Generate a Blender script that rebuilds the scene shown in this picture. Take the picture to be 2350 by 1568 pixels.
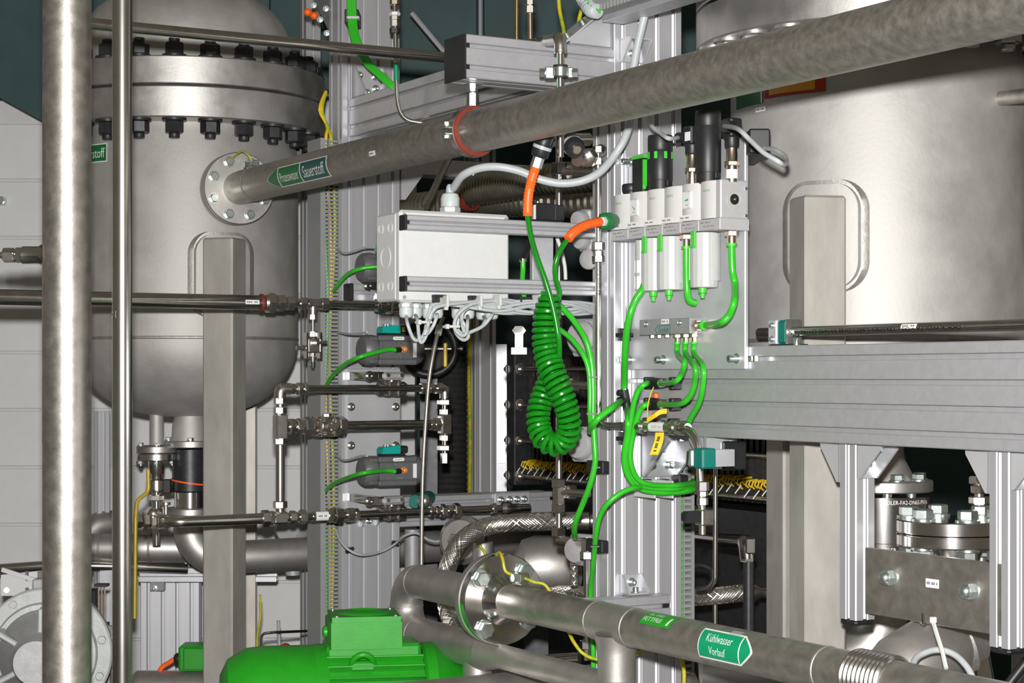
import bpy, bmesh, math, random
from mathutils import Vector, Matrix

for o in list(bpy.data.objects): bpy.data.objects.remove(o)
scene = bpy.context.scene
col = scene.collection
V = Vector
random.seed(4)

# ---------------------------------------------------------------- camera, light, exposure
F, CX, HY, CZ = 4200.0, 1175.0, 862.0, 1.5        # focal length (px of 2350x1568), principal x, horizon y, eye height
cd = bpy.data.cameras.new('camera'); cam = bpy.data.objects.new('camera', cd); col.objects.link(cam)
cam.location = (0, 0, CZ); cam.rotation_euler = (math.pi/2, 0, 0)
cd.sensor_fit = 'HORIZONTAL'; cd.sensor_width = 36.0; cd.lens = F/2350*36
cd.shift_y = (HY-784)/2350; cd.clip_start = 0.05
scene.camera = cam
world = bpy.data.worlds.new('world'); scene.world = world; world.use_nodes = True
bg = world.node_tree.nodes['Background']; bg.inputs[0].default_value = (1.0, 0.88, 0.68, 1); bg.inputs[1].default_value = 0.12
def lamp(name, kind, loc, target, power, size, colr, spot=None):
    ld = bpy.data.lights.new(name, kind); lo = bpy.data.objects.new(name, ld); col.objects.link(lo)
    lo.location = loc; lo.rotation_euler = (V(target)-V(loc)).to_track_quat('-Z', 'Y').to_euler()
    ld.energy = power; ld.color = colr
    if kind == 'AREA': ld.shape = 'DISK'; ld.size = size
    return lo
lamp('camera_flash_offscreen', 'AREA', (-0.012, 0.02, CZ+0.13), (0.0, 4.0, CZ+0.02), 172, 0.06, (1.0, 0.985, 0.96))
scene.view_settings.view_transform = 'Standard'; scene.view_settings.look = 'None'
scene.view_settings.exposure = 0.0; scene.view_settings.gamma = 1.0; scene.view_settings.use_curve_mapping = False

# ---------------------------------------------------------------- geometry of the place
UA = math.radians(30.0)                            # plant frame is turned 30 degrees to the view
U = V((math.sin(UA), -math.cos(UA), 0)); W_ = V((math.cos(UA), math.sin(UA), 0)); Z = V((0, 0, 1)); X = V((1,0,0)); Y = V((0,1,0))
def P(px, py, d): return V(((px-CX)/F*d, d, CZ+(HY-py)/F*d))          # pixel direction at a known distance
def on(px, py, O, D):                                                   # pixel direction met with an upright plane
    k = (px-CX)/F
    s = (k*O.y-O.x)/(D.x-k*D.y)
    q = O+D*s
    return V((q.x, q.y, CZ+(HY-py)/F*q.y))
def m(px, d): return px*d/F
PRO = V((.1988, 3.554, 0)); PLO = V((-.4207, 4.53, 0)); BO = V((.2334, 3.574, 0)); WO = V((-.7601, 4.12, 0))
def PR(px, py, off=0): return on(px, py, PRO+U*off, W_)       # front of the tall post on the right
def PL(px, py, off=0): return on(px, py, PLO+U*off, W_)       # front of the tall post on the left
def BF(px, py, off=0): return on(px, py, BO-W_*off, U)        # side of the heavy beam
def WP(px, py, off=0): return on(px, py, WO+U*off, W_)        # plane of the valve pipework

# ---------------------------------------------------------------- mesh builder
def frame(d, up=None):
    d = d.normalized(); up = up or (Z if abs(d.z) < .9 else Y)
    a = up.cross(d)
    if a.length < 1e-6: a = X.cross(d)
    a.normalize(); b = d.cross(a).normalized()
    return a, b, d
class MB:
    def __init__(s): s.v = []; s.f = []
    def add(s, vs, fs):
        n = len(s.v); s.v += [V(q) for q in vs]; s.f += [[i+n for i in f] for f in fs]; return s
    def box(s, c, ex, ey, ez, sx, sy, sz, ch=0.0):
        h = (sx/2, sy/2, sz/2); ax = (ex, ey, ez)
        if ch <= 0:
            vs = [c+ex*(h[0]*i)+ey*(h[1]*j)+ez*(h[2]*k) for i in (-1,1) for j in (-1,1) for k in (-1,1)]
            return s.add(vs, [(0,1,3,2),(4,6,7,5),(0,4,5,1),(2,3,7,6),(0,2,6,4),(1,5,7,3)])
        ch = min(ch, .45*min(sx, sy, sz)); vs = []; idx = {}
        for i in (-1,1):
            for j in (-1,1):
                for k in (-1,1):
                    for a in range(3):
                        g = (i, j, k); q = V(c)
                        for t in range(3): q = q+ax[t]*(g[t]*(h[t] if t == a else h[t]-ch))
                        idx[(i,j,k,a)] = len(vs); vs.append(q)
        fs = []
        for a in range(3):
            b, d = (a+1) % 3, (a+2) % 3
            for sg in (-1,1):
                L = []
                for (p_, q_) in ((-1,-1),(1,-1),(1,1),(-1,1)):
                    g = [0,0,0]; g[a] = sg; g[b] = p_; g[d] = q_; L.append(idx[(*g, a)])
                fs.append(L if sg > 0 else L[::-1])
            for p_ in (-1,1):
                for q_ in (-1,1):
                    g0 = [0,0,0]; g1 = [0,0,0]; g0[a] = -1; g1[a] = 1
                    for g in (g0, g1): g[b] = p_; g[d] = q_
                    L = [idx[(*g0, b)], idx[(*g1, b)], idx[(*g1, d)], idx[(*g0, d)]]
                    fs.append(L if p_*q_ > 0 else L[::-1])
        for i in (-1,1):
            for j in (-1,1):
                for k in (-1,1):
                    L = [idx[(i,j,k,0)], idx[(i,j,k,1)], idx[(i,j,k,2)]]
                    fs.append(L if i*j*k > 0 else L[::-1])
        return s.add(vs, fs)
    def lathe(s, p, d, prof, n=32, up=None, a0=0.0, close=True):
        a, b, d = frame(d, up); vs = []; fs = []
        for (r, h) in prof:
            for i in range(n):
                t = a0+2*math.pi*i/n
                vs.append(p+d*h+(a*math.cos(t)+b*math.sin(t))*max(r, 1e-5))
        for k in range(len(prof)-1):
            for i in range(n):
                j = (i+1) % n
                fs.append((k*n+i, k*n+j, (k+1)*n+j, (k+1)*n+i))
        if close:
            fs.append(list(range(n))[::-1]); L = (len(prof)-1)*n; fs.append([L+i for i in range(n)])
        return s.add(vs, fs)
    def cyl(s, p0, p1, r, r1=None, n=24, up=None, a0=0.0, ch=0.0):
        r1 = r if r1 is None else r1; L = (p1-p0).length
        pr = [(r,0),(r1,L)] if ch <= 0 else [(r-ch,0),(r,ch),(r1,L-ch),(r1-ch,L)]
        return s.lathe(p0, p1-p0, pr, n, up, a0)
    def hexa(s, p, d, af, h, up=None, a0=0.0):
        r = af/math.sqrt(3); c = af*.07
        return s.lathe(p, d, [(r-c,0),(r,c),(r,h-c),(r-c,h)], 6, up, a0)
    def sphere(s, c, r, n=16, k=10, sz=1.0, d=Z):
        pr = [(r*math.sin(math.pi*i/k), -r*sz*math.cos(math.pi*i/k)) for i in range(k+1)]
        return s.lathe(c, d, pr, n)
    def tube(s, pts, r, n=12, cap=True, rad=None):
        m_ = len(pts); vs = []; fs = []
        t = [(pts[min(i+1, m_-1)]-pts[max(i-1, 0)]).normalized() for i in range(m_)]
        a, b, _ = frame(t[0])
        for i in range(m_):
            if i:
                ax = t[i-1].cross(t[i])
                if ax.length > 1e-7:
                    R = Matrix.Rotation(t[i-1].angle(t[i]), 3, ax.normalized()); a = R @ a
                a = (a-t[i]*a.dot(t[i])).normalized()
            b = t[i].cross(a); rr = rad[i] if rad else r
            for k in range(n):
                q = 2*math.pi*k/n; vs.append(pts[i]+(a*math.cos(q)+b*math.sin(q))*rr)
        for i in range(m_-1):
            for k in range(n):
                j = (k+1) % n; fs.append((i*n+k, i*n+j, (i+1)*n+j, (i+1)*n+k))
        if cap: fs.append(list(range(n))[::-1]); fs.append([(m_-1)*n+k for k in range(n)])
        return s.add(vs, fs)
    def prism(s, poly, o, ex, ey, ez, h):
        n = len(poly); A = sum(poly[i][0]*poly[(i+1) % n][1]-poly[(i+1) % n][0]*poly[i][1] for i in range(n))
        if (A > 0) != (ex.cross(ey).dot(ez)*h > 0): poly = poly[::-1]
        vs = [o+ex*x+ey*y for x, y in poly]+[o+ex*x+ey*y+ez*h for x, y in poly]
        fs = [list(range(n))[::-1], list(range(n, 2*n))]+[(i, (i+1) % n, (i+1) % n+n, i+n) for i in range(n)]
        return s.add(vs, fs)
    def ring(s, p, d, ro, ri, h, n=32):
        return s.lathe(p, d, [(ri,0),(ro,0),(ro,h),(ri,h),(ri,0)], n, close=False)
    def mesh(s, name, o=V((0,0,0)), ang=40):
        me = bpy.data.meshes.new(name); me.from_pydata([tuple(q-o) for q in s.v], [], s.f); me.update()
        me.shade_smooth(); me.set_sharp_from_angle(angle=math.radians(ang)); return me
def rp(pts, rad, k=7):
    out = [pts[0]]
    for i in range(1, len(pts)-1):
        p, a, b = pts[i], (pts[i-1]-pts[i]), (pts[i+1]-pts[i]); la, lb = a.length, b.length; a.normalize(); b.normalize()
        r = rad if not isinstance(rad, (list, tuple)) else rad[i-1]
        an = a.angle(b); t = min(r/math.tan(an/2), .49*la, .49*lb)
        for j in range(k+1):
            q = j/k; out.append((p+a*t)*(1-q)**2+p*2*q*(1-q)*.92+ (p+(a+b)*t*.5)*2*q*(1-q)*.08+(p+b*t)*q*q)
    out.append(pts[-1]); return out
def spl(pts, k=8):
    out = []; n = len(pts)
    for i in range(n-1):
        p0, p1, p2, p3 = pts[max(i-1,0)], pts[i], pts[i+1], pts[min(i+2, n-1)]
        for j in range(k):
            t = j/k
            out.append(.5*((2*p1)+(p2-p0)*t+(2*p0-5*p1+4*p2-p3)*t*t+(3*p1-p0-3*p2+p3)*t**3))
    out.append(pts[-1]); return out

# ---------------------------------------------------------------- objects
def setp(o, label=None, cat=None, group=None, kind=None):
    if label: o['label'] = label
    if cat: o['category'] = cat
    if group: o['group'] = group
    if kind: o['kind'] = kind
    return o
class T:                                            # a thing: an Empty at its base with parts
    def __init__(s, name, label, cat, loc, group=None, kind=None):
        s.o = bpy.data.objects.new(name, None); col.objects.link(s.o); s.loc = V(loc); s.o.location = s.loc
        s.o.empty_display_size = .05; setp(s.o, label, cat, group, kind)
    def part(s, name, mb, mat, parent=None, label=None, ang=40, kind=None):
        me = mb.mesh(name, s.loc, ang); me.materials.append(M[mat])
        o = bpy.data.objects.new(name, me); col.objects.link(o); o.parent = parent or s.o; setp(o, label, None, None, kind); return o
    def inst(s, name, me, p, R=None, parent=None):
        o = bpy.data.objects.new(name, me); col.objects.link(o); o.parent = parent or s.o
        o.matrix_local = Matrix.Translation(p-s.loc) @ (R.to_4x4() if R else Matrix.Identity(4)); return o
def solo(name, mb, mat, label, cat, group=None, kind=None, ang=40):
    xs = [q.x for q in mb.v]; ys = [q.y for q in mb.v]; zs = [q.z for q in mb.v]
    o_ = V(((min(xs)+max(xs))/2, (min(ys)+max(ys))/2, min(zs)))
    me = mb.mesh(name, o_, ang); me.materials.append(M[mat]); o = bpy.data.objects.new(name, me); col.objects.link(o); o.location = o_
    return setp(o, label, cat, group, kind)
def rot(d, up=None):
    a, b, d = frame(d, up); return Matrix((a, b, d)).transposed()
LIB = {}
def lib(key, mat, fn):
    if key not in LIB:
        mb = MB(); fn(mb); me = mb.mesh(key); me.materials.append(M[mat]); LIB[key] = me
    return LIB[key]
O0 = V((0,0,0))
def bolt_mesh(af, h, mat='zinc'):
    return lib(f'bolt{af:.4f}{h:.4f}{mat}', mat, lambda b: (b.cyl(O0, Z*h*.18, af*.70, n=20), b.hexa(Z*h*.18, Z, af, h*.82)))
def nut_mesh(af, h, st, mat='zinc'):
    return lib(f'nut{af:.4f}{h:.4f}{st:.4f}{mat}', mat, lambda b: (b.cyl(O0, Z*h*.16, af*.70, n=20), b.hexa(Z*h*.16, Z, af, h*.84), b.cyl(Z*h, Z*(h+st), af*.32, n=14, ch=af*.05)))
def sock_mesh(r, h, mat='zinc'):
    return lib(f'sock{r:.4f}{h:.4f}{mat}', mat, lambda b: (b.cyl(O0, Z*h*.12, r*1.5, n=18), b.lathe(Z*h*.1, Z, [(r,0),(r,h*.85),(r*.9,h*.9),(r*.5,h*.9),(r*.5,h*.4)], 18)))
def nuts(t, p, d, af, h, mat='chrome', name='nut', parent=None):
    return t.part(name, MB().hexa(p, d, af, h), mat, parent)
# ---------------------------------------------------------------- materials
M = {}
def mat(name, c, metal=0.0, rough=0.5, var=0.0, vs=30.0, bump=0.0, bs=200.0, spec=0.5, stretch=None, c2=None, trans=0.0, rv=0.0):
    ma = bpy.data.materials.new(name); ma.use_nodes = True; nt = ma.node_tree; b = nt.nodes['Principled BSDF']; L = nt.links
    b.inputs['Base Color'].default_value = (*c, 1); b.inputs['Metallic'].default_value = metal; b.inputs['Roughness'].default_value = rough
    b.inputs['Specular IOR Level'].default_value = spec
    if trans: b.inputs['Transmission Weight'].default_value = trans
    tc = nt.nodes.new('ShaderNodeTexCoord'); mp = nt.nodes.new('ShaderNodeMapping'); L.new(tc.outputs['Object'], mp.inputs[0])
    if stretch: mp.inputs['Scale'].default_value = stretch
    if var > 0 or c2:
        n = nt.nodes.new('ShaderNodeTexNoise'); n.inputs['Scale'].default_value = vs; n.inputs['Detail'].default_value = 5; n.inputs['Roughness'].default_value = .6
        L.new(mp.outputs[0], n.inputs['Vector'])
        r = nt.nodes.new('ShaderNodeValToRGB'); r.color_ramp.elements[0].position = .33; r.color_ramp.elements[1].position = .67
        d = c2 if c2 else tuple(max(0, q*(1-var)) for q in c); e = c if c2 else tuple(min(1, q*(1+var)) for q in c)
        r.color_ramp.elements[0].color = (*d, 1); r.color_ramp.elements[1].color = (*e, 1)
        L.new(n.outputs['Fac'], r.inputs[0]); L.new(r.outputs[0], b.inputs['Base Color'])
        if rv:
            mr = nt.nodes.new('ShaderNodeMapRange'); mr.inputs['To Min'].default_value = rough-rv; mr.inputs['To Max'].default_value = rough+rv
            mr.inputs['From Min'].default_value = .3; mr.inputs['From Max'].default_value = .7
            L.new(n.outputs['Fac'], mr.inputs['Value']); L.new(mr.outputs[0], b.inputs['Roughness'])
    if bump > 0:
        n2 = nt.nodes.new('ShaderNodeTexNoise'); n2.inputs['Scale'].default_value = bs; n2.inputs['Detail'].default_value = 3
        L.new(mp.outputs[0], n2.inputs['Vector'])
        bp = nt.nodes.new('ShaderNodeBump'); bp.inputs['Strength'].default_value = bump; bp.inputs['Distance'].default_value = .001
        L.new(n2.outputs['Fac'], bp.inputs['Height']); L.new(bp.outputs[0], b.inputs['Normal'])
    M[name] = ma; return ma
mat('vessel', (.49,.475,.455), .62, .64, .12, 9, .25, 120, rv=.05)
mat('forged', (.48,.465,.445), .9, .46, .14, 14, .12, 150, rv=.05)
mat('pipe', (.43,.40,.36), .92, .49, .13, 70, .18, 220, rv=.06)
mat('pipe2', (.48,.45,.41), .92, .46, .12, 40, .15, 220, rv=.06)
mat('elbow', (.50,.475,.45), .85, .50, .12, 18, .15, 150)
mat('tubing', (.62,.60,.57), 1.0, .24, .06, 30)
mat('polished', (.70,.68,.66), 1.0, .17, .05, 40)
mat('drawn', (.52,.50,.47), 1.0, .20, .10, 40)
mat('chrome', (.66,.62,.58), 1.0, .28, .10, 60)
mat('brass_nickel', (.70,.58,.46), 1.0, .28, .08, 60)
mat('zinc', (.62,.68,.66), .95, .30, .12, 90)
mat('black_steel', (.045,.045,.048), .5, .42, .2, 60)
mat('braid', (.62,.60,.55), 1.0, .33, .1, 80)
mat('alu', (.60,.60,.628), .66, .46, .05, 60, .06, 300, stretch=(1,1,.05))
mat('alu2', (.60,.60,.628), .66, .46, .05, 60, .06, 300)
mat('alu3', (.60,.60,.628), .66, .46, .04, 60, .05, 300)
mat('alu_plate', (.60,.605,.63), .55, .48, .06, 12, .05, 250)
mat('leg_steel', (.46,.435,.40), .45, .55, .12, 20, .1, 160, stretch=(1,1,.35))
mat('cast', (.40,.40,.41), .35, .55, .1, 40, .3, 160)
mat('act_grey', (.135,.135,.14), .15, .45, .08, 60, .15, 300)
mat('head_grey', (.36,.355,.36), .1, .5, .05, 60, .1, 300)
mat('duct_grey', (.27,.275,.275), 0, .55, .03, 40)
mat('abs_grey', (.58,.585,.58), 0, .48, .02, 50, .08, 400)
mat('abs_side', (.58,.585,.58), 0, .48, .02, 50)
mat('gland', (.48,.53,.52), 0, .42, .02, 60)
mat('cable_grey', (.42,.445,.455), 0, .45, .04, 60)
mat('cable_dark', (.16,.165,.17), 0, .5, .05, 60)
mat('black', (.014,.015,.016), 0, .45, .2, 60)
mat('rubber', (.02,.02,.02), 0, .65, .2, 60)
mat('green_hose', (.035,.46,.022), 0, .30, .06, 40)
mat('coil_green', (.006,.20,.007), 0, .24, .06, 40)
mat('festo_green', (.06,.52,.04), 0, .38, .04, 50)
mat('motor_green', (.014,.29,.010), 0, .42, .08, 25, .12, 200)
mat('orange', (.95,.13,.012), 0, .42, .04, 60)
mat('red', (.42,.03,.015), 0, .6, .08, 60)
mat('silicone', (.20,.022,.010), 0, .6, .08, 60)
mat('yellow', (.78,.50,.015), 0, .45, .06, 60)
mat('yellow_green', (.70,.47,.015), 0, .42, c2=(.16,.40,.02), vs=60)
mat('teal_plastic', (.0,.36,.30), 0, .42, .05, 60)
mat('teal_clamp', (.0,.15,.12), 0, .5, .05, 60)
mat('white', (.80,.80,.79), 0, .45, .02, 60)
mat('unit_white', (.62,.62,.605), 0, .40, .02, 60)
mat('unit_grey', (.47,.47,.475), .15, .45, .03, 60)
mat('bowl', (.50,.505,.50), .05, .45, .03, 60)
mat('label_green', (.0,.30,.13), 0, .4, .03, 60)
mat('label_dgreen', (.006,.14,.035), 0, .4, .06, 60)
mat('label_blue', (.012,.085,.075), 0, .4, .05, 60)
mat('label_lime', (.02,.33,.02), 0, .35, .05, 60)
mat('label_orange', (.75,.33,.01), 0, .45, .05, 60)
mat('ink', (.012,.012,.014), 0, .6)
mat('ink_grey', (.12,.12,.13), 0, .6)
mat('print_white', (.78,.78,.76), 0, .5)
mat('print_dark_green', (.01,.06,.05), 0, .5)
mat('tie', (.55,.57,.54), 0, .4, .02, 60)
mat('block', (.70,.70,.695), 0, .75, .04, 6, .25, 60)
mat('mortar', (.64,.64,.635), 0, .85, .05, 12, .3, 90)
mat('cladding', (.022,.06,.062), .1, .55, .25, 3)
mat('floor', (.10,.105,.10), 0, .55, .15, 3)
mat('corrugated', (.42,.40,.33), 1.0, .38, .1, 40)
mat('cell', (.045,.04,.035), .3, .5, .3, 60)
mat('rod', (.62,.60,.55), 1.0, .28, .1, 60)
mat('yellow_black', (.50,.30,.01), 0, .5, c2=(.02,.016,.008), vs=60)
mat('mirror_steel', (.80,.79,.77), 1.0, .30, .04, 40)
mat('weld', (.42,.40,.375), .8, .55, .15, 60, .4, 200)
mat('brass_yellow', (.45,.32,.03), .2, .45, .1, 60)
mat('pale_orange', (.72,.26,.05), .1, .45, .1, 60)
mat('dark_polished', (.50,.49,.475), 1.0, .17, .08, 40)
mat('manifold_grey', (.29,.295,.30), .2, .5, .03, 60)
mat('label_sage', (.20,.28,.265), 0, .5, .03, 60)
mat('gold', (.62,.45,.20), 1.0, .3, .1, 60)
mat('screen', (.72,.74,.73), 0, .15, .02, 60)
mat('cover', (.82,.82,.80), 0, .5)
mat('pump_grey', (.42,.435,.43), .2, .5, .08, 30, .35, 120)
# ---------------------------------------------------------------- lettering and stickers
def text2d(s, w=None, h=None):
    cu = bpy.data.curves.new('t', 'FONT'); cu.body = s; cu.align_x = 'LEFT'; cu.resolution_u = 2
    ob = bpy.data.objects.new('t', cu); col.objects.link(ob)
    bpy.context.view_layer.update()
    me = bpy.data.meshes.new_from_object(ob.evaluated_get(bpy.context.evaluated_depsgraph_get()))
    bm = bmesh.new(); bm.from_mesh(me); ys = [q.co.y for q in bm.verts]; lo, hi = min(ys), max(ys)
    if h and h > .006:                               # slice the letters so that they can follow a curved pipe
        for i in range(1, 7): bmesh.ops.bisect_plane(bm, geom=bm.verts[:]+bm.edges[:]+bm.faces[:], plane_co=(0, lo+(hi-lo)*i/7, 0), plane_no=(0, 1, 0))
    bm.to_mesh(me); bm.free()
    vs = [(q.co.x, q.co.y) for q in me.vertices]; fs = [list(p.vertices) for p in me.polygons]
    bpy.data.objects.remove(ob); bpy.data.curves.remove(cu); bpy.data.meshes.remove(me)
    x0 = min(v[0] for v in vs); x1 = max(v[0] for v in vs); y0 = min(v[1] for v in vs); y1 = max(v[1] for v in vs)
    sx = w/(x1-x0) if w else None; sy = h/(y1-y0) if h else None
    sx = sx or sy*.8; sy = sy or sx
    return [((v[0]-(x0+x1)/2)*sx, (v[1]-(y0+y1)/2)*sy) for v in vs], fs
def flat(o, ex, ey):
    n = ex.cross(ey).normalized()
    return lambda x, y, e=0.0: o+ex*x+ey*y+n*e
def cylmap(p, d, nrm, r):                            # x runs along d, y round the pipe from the direction nrm
    d = d.normalized(); nrm = (nrm-d*nrm.dot(d)).normalized(); b = nrm.cross(d)
    if b.z < -1e-6: b = -b
    return lambda x, y, e=0.0: p+d*x+(nrm*math.cos(y/r)+b*math.sin(y/r))*(r+e)
def write(t, s, mp, cx, cy, w, h, mat_='print_white', e=.0009, parent=None, name='lettering'):
    vs, fs = text2d(s, w, h)
    return t.part(name, MB().add([mp(cx+x, cy+y, e) for x, y in vs], fs), mat_, parent)
def patch(t, mp, L, R, y0, y1, mat_, name='sticker', e=.0004, rows=8, parent=None, cols=1, label=None):
    vs = []; fs = []
    for i in range(rows+1):
        y = y0+(y1-y0)*i/rows; a = L(y) if callable(L) else L; b = R(y) if callable(R) else R
        for j in range(cols+1): vs.append(mp(a+(b-a)*j/cols, y, e))
    c = cols+1
    for i in range(rows):
        for j in range(cols): fs.append((i*c+j, i*c+j+1, (i+1)*c+j+1, (i+1)*c+j))
    return t.part(name, MB().add(vs, fs), mat_, parent, label)
def dashes(t, mp, cx, cy, w, h, n=6, mat_='ink_grey', parent=None, e=.0009):       # print too small to read
    mb = MB(); x = cx-w/2; q = w/n
    for i in range(n):
        if i % 4 == 3: continue
        x0 = cx-w/2+q*i; mb.add([mp(x0, cy-h/2, e), mp(x0+q*.72, cy-h/2, e), mp(x0+q*.72, cy+h/2, e), mp(x0, cy+h/2, e)], [(0,1,2,3)])
    return t.part('print', mb, mat_, parent)
def tagsticker(t, mp, cx, cy, w, h, n=7, parent=None, name='asset_sticker'):
    o = patch(t, mp, cx-w/2, cx+w/2, cy-h/2, cy+h/2, 'white', name, rows=4, parent=parent)
    dashes(t, mp, cx, cy, w*.8, h*.32, n, parent=o if parent is None else parent); return o

# ---------------------------------------------------------------- setting
def plain(name, mb, mat_, kind='structure', parent=None):
    o = solo(name, mb, mat_, None, None, kind=kind); return o
fl = plain('floor', MB().box(V((0,3.5,-.05)), X, Y, Z, 16, 16, .1), 'floor')
setp(fl, 'dark grey concrete floor of the plant hall', 'floor')
wb = plain('wall_back', MB().box(V((0,8.6,3)), X, Y, Z, 16, .1, 6), 'cladding')
setp(wb, 'dark teal wall at the back of the hall', 'wall')
WY = 5.45
t = T('wall_left', 'white painted block wall behind the left vessel', 'wall', (-1.6, WY, 0), kind='structure')
t.part('mortar_bed', MB().box(V((-1.6, WY+.06, 1.17)), X, Y, Z, 2.62, .10, 2.34), 'mortar')
bw, bh = .38, .171
blk = lib('block', 'block', lambda b: b.box(O0, X, Y, Z, bw-.006, .012, bh-.006, .003))
half = lib('halfblock', 'block', lambda b: b.box(O0, X, Y, Z, bw/2-.006, .012, bh-.006, .003))
for r in range(3, 13):
    z = .115+r*bh; x = -2.9+(bw/2 if r % 2 else 0)
    if r % 2: t.inst('block', half, V((-2.9+bw/4, WY+.006, z)))
    while x+bw <= -.28: t.inst('block', blk, V((x+bw/2, WY+.006, z))); x += bw
    if -.29-x > bw/2-.02: t.inst('block', half, V((x+bw/4, WY+.006, z)))
t.part('cap_rail', MB().cyl(V((-2.9,WY-.03,2.33)), V((-.3,WY-.03,2.33)), .016, n=12), 'black_steel')
cl = T('wall_upper', 'dark teal sheet cladding above the white block wall', 'wall', (-.4, WY+.35, 2.2), kind='structure')
clm = lib('clad', 'cladding', lambda b: b.box(O0, X, Y, Z, .985, .03, 1.9, .006))
for i in range(6): cl.inst('panel', clm, V((-2.6+i*1.0, WY+.35, 3.2)))
cl.part('brace_rail', MB().tube([P(945,30,5.4), P(1020,120,5.4)], .008, 8), 'alu2')
sb = solo('sloping_sheet', MB().prism([(0,0),(1.0,-.55),(1.0,.55),(0,.55)], P(-190,120,5.2), X, Z, Y, .02), 'cladding', 'dark teal sloping sheet with pale edge above the block wall', 'cladding')
rs = T('reflective_strip', 'bright polished metal strip on a bar beside the far grey post', 'strip', V((P(1150, 969, 6.6).x, 6.62, 0)))
rs.part('backing_bar', MB().box(V((P(1150,969,6.6).x, 6.63, P(1150,790,6.6).z/2)), X, Y, Z, m(26,6.6), .03, P(1150,790,6.6).z), 'alu2')
rs.part('strip', MB().box(P(1150, 969, 6.605), X, Y, Z, m(20,6.6), .012, m(188,6.6), .001), 'mirror_steel')
wl = T('steel_fitting', 'shiny hexagon headed steel fitting standing on the cell stack', 'fitting', P(1192, 815, 5.21))
def _fit():
    d = 5.21; c = lambda x, y: P(x, y, d)
    wl.part('foot', MB().box(c(1191,806), X, Y, Z, m(38,d), .03, m(18,d), .002), 'mirror_steel')
    wl.part('stem', MB().box(c(1186,782), X, Y, Z, m(9.5,d), .02, m(34,d), .001), 'mirror_steel')
    wl.part('stem', MB().box(c(1196,782), X, Y, Z, m(9.5,d), .02, m(34,d), .001), 'mirror_steel')
    wl.part('head', MB().prism([(-m(9,d),-m(8,d)),(m(9,d),-m(8,d)),(m(16,d),m(1,d)),(m(9,d),m(11,d)),(-m(9,d),m(11,d)),(-m(16,d),m(1,d))], c(1191,760)-Y*.012, X, Z, Y, .024), 'mirror_steel')
_fit()

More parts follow.
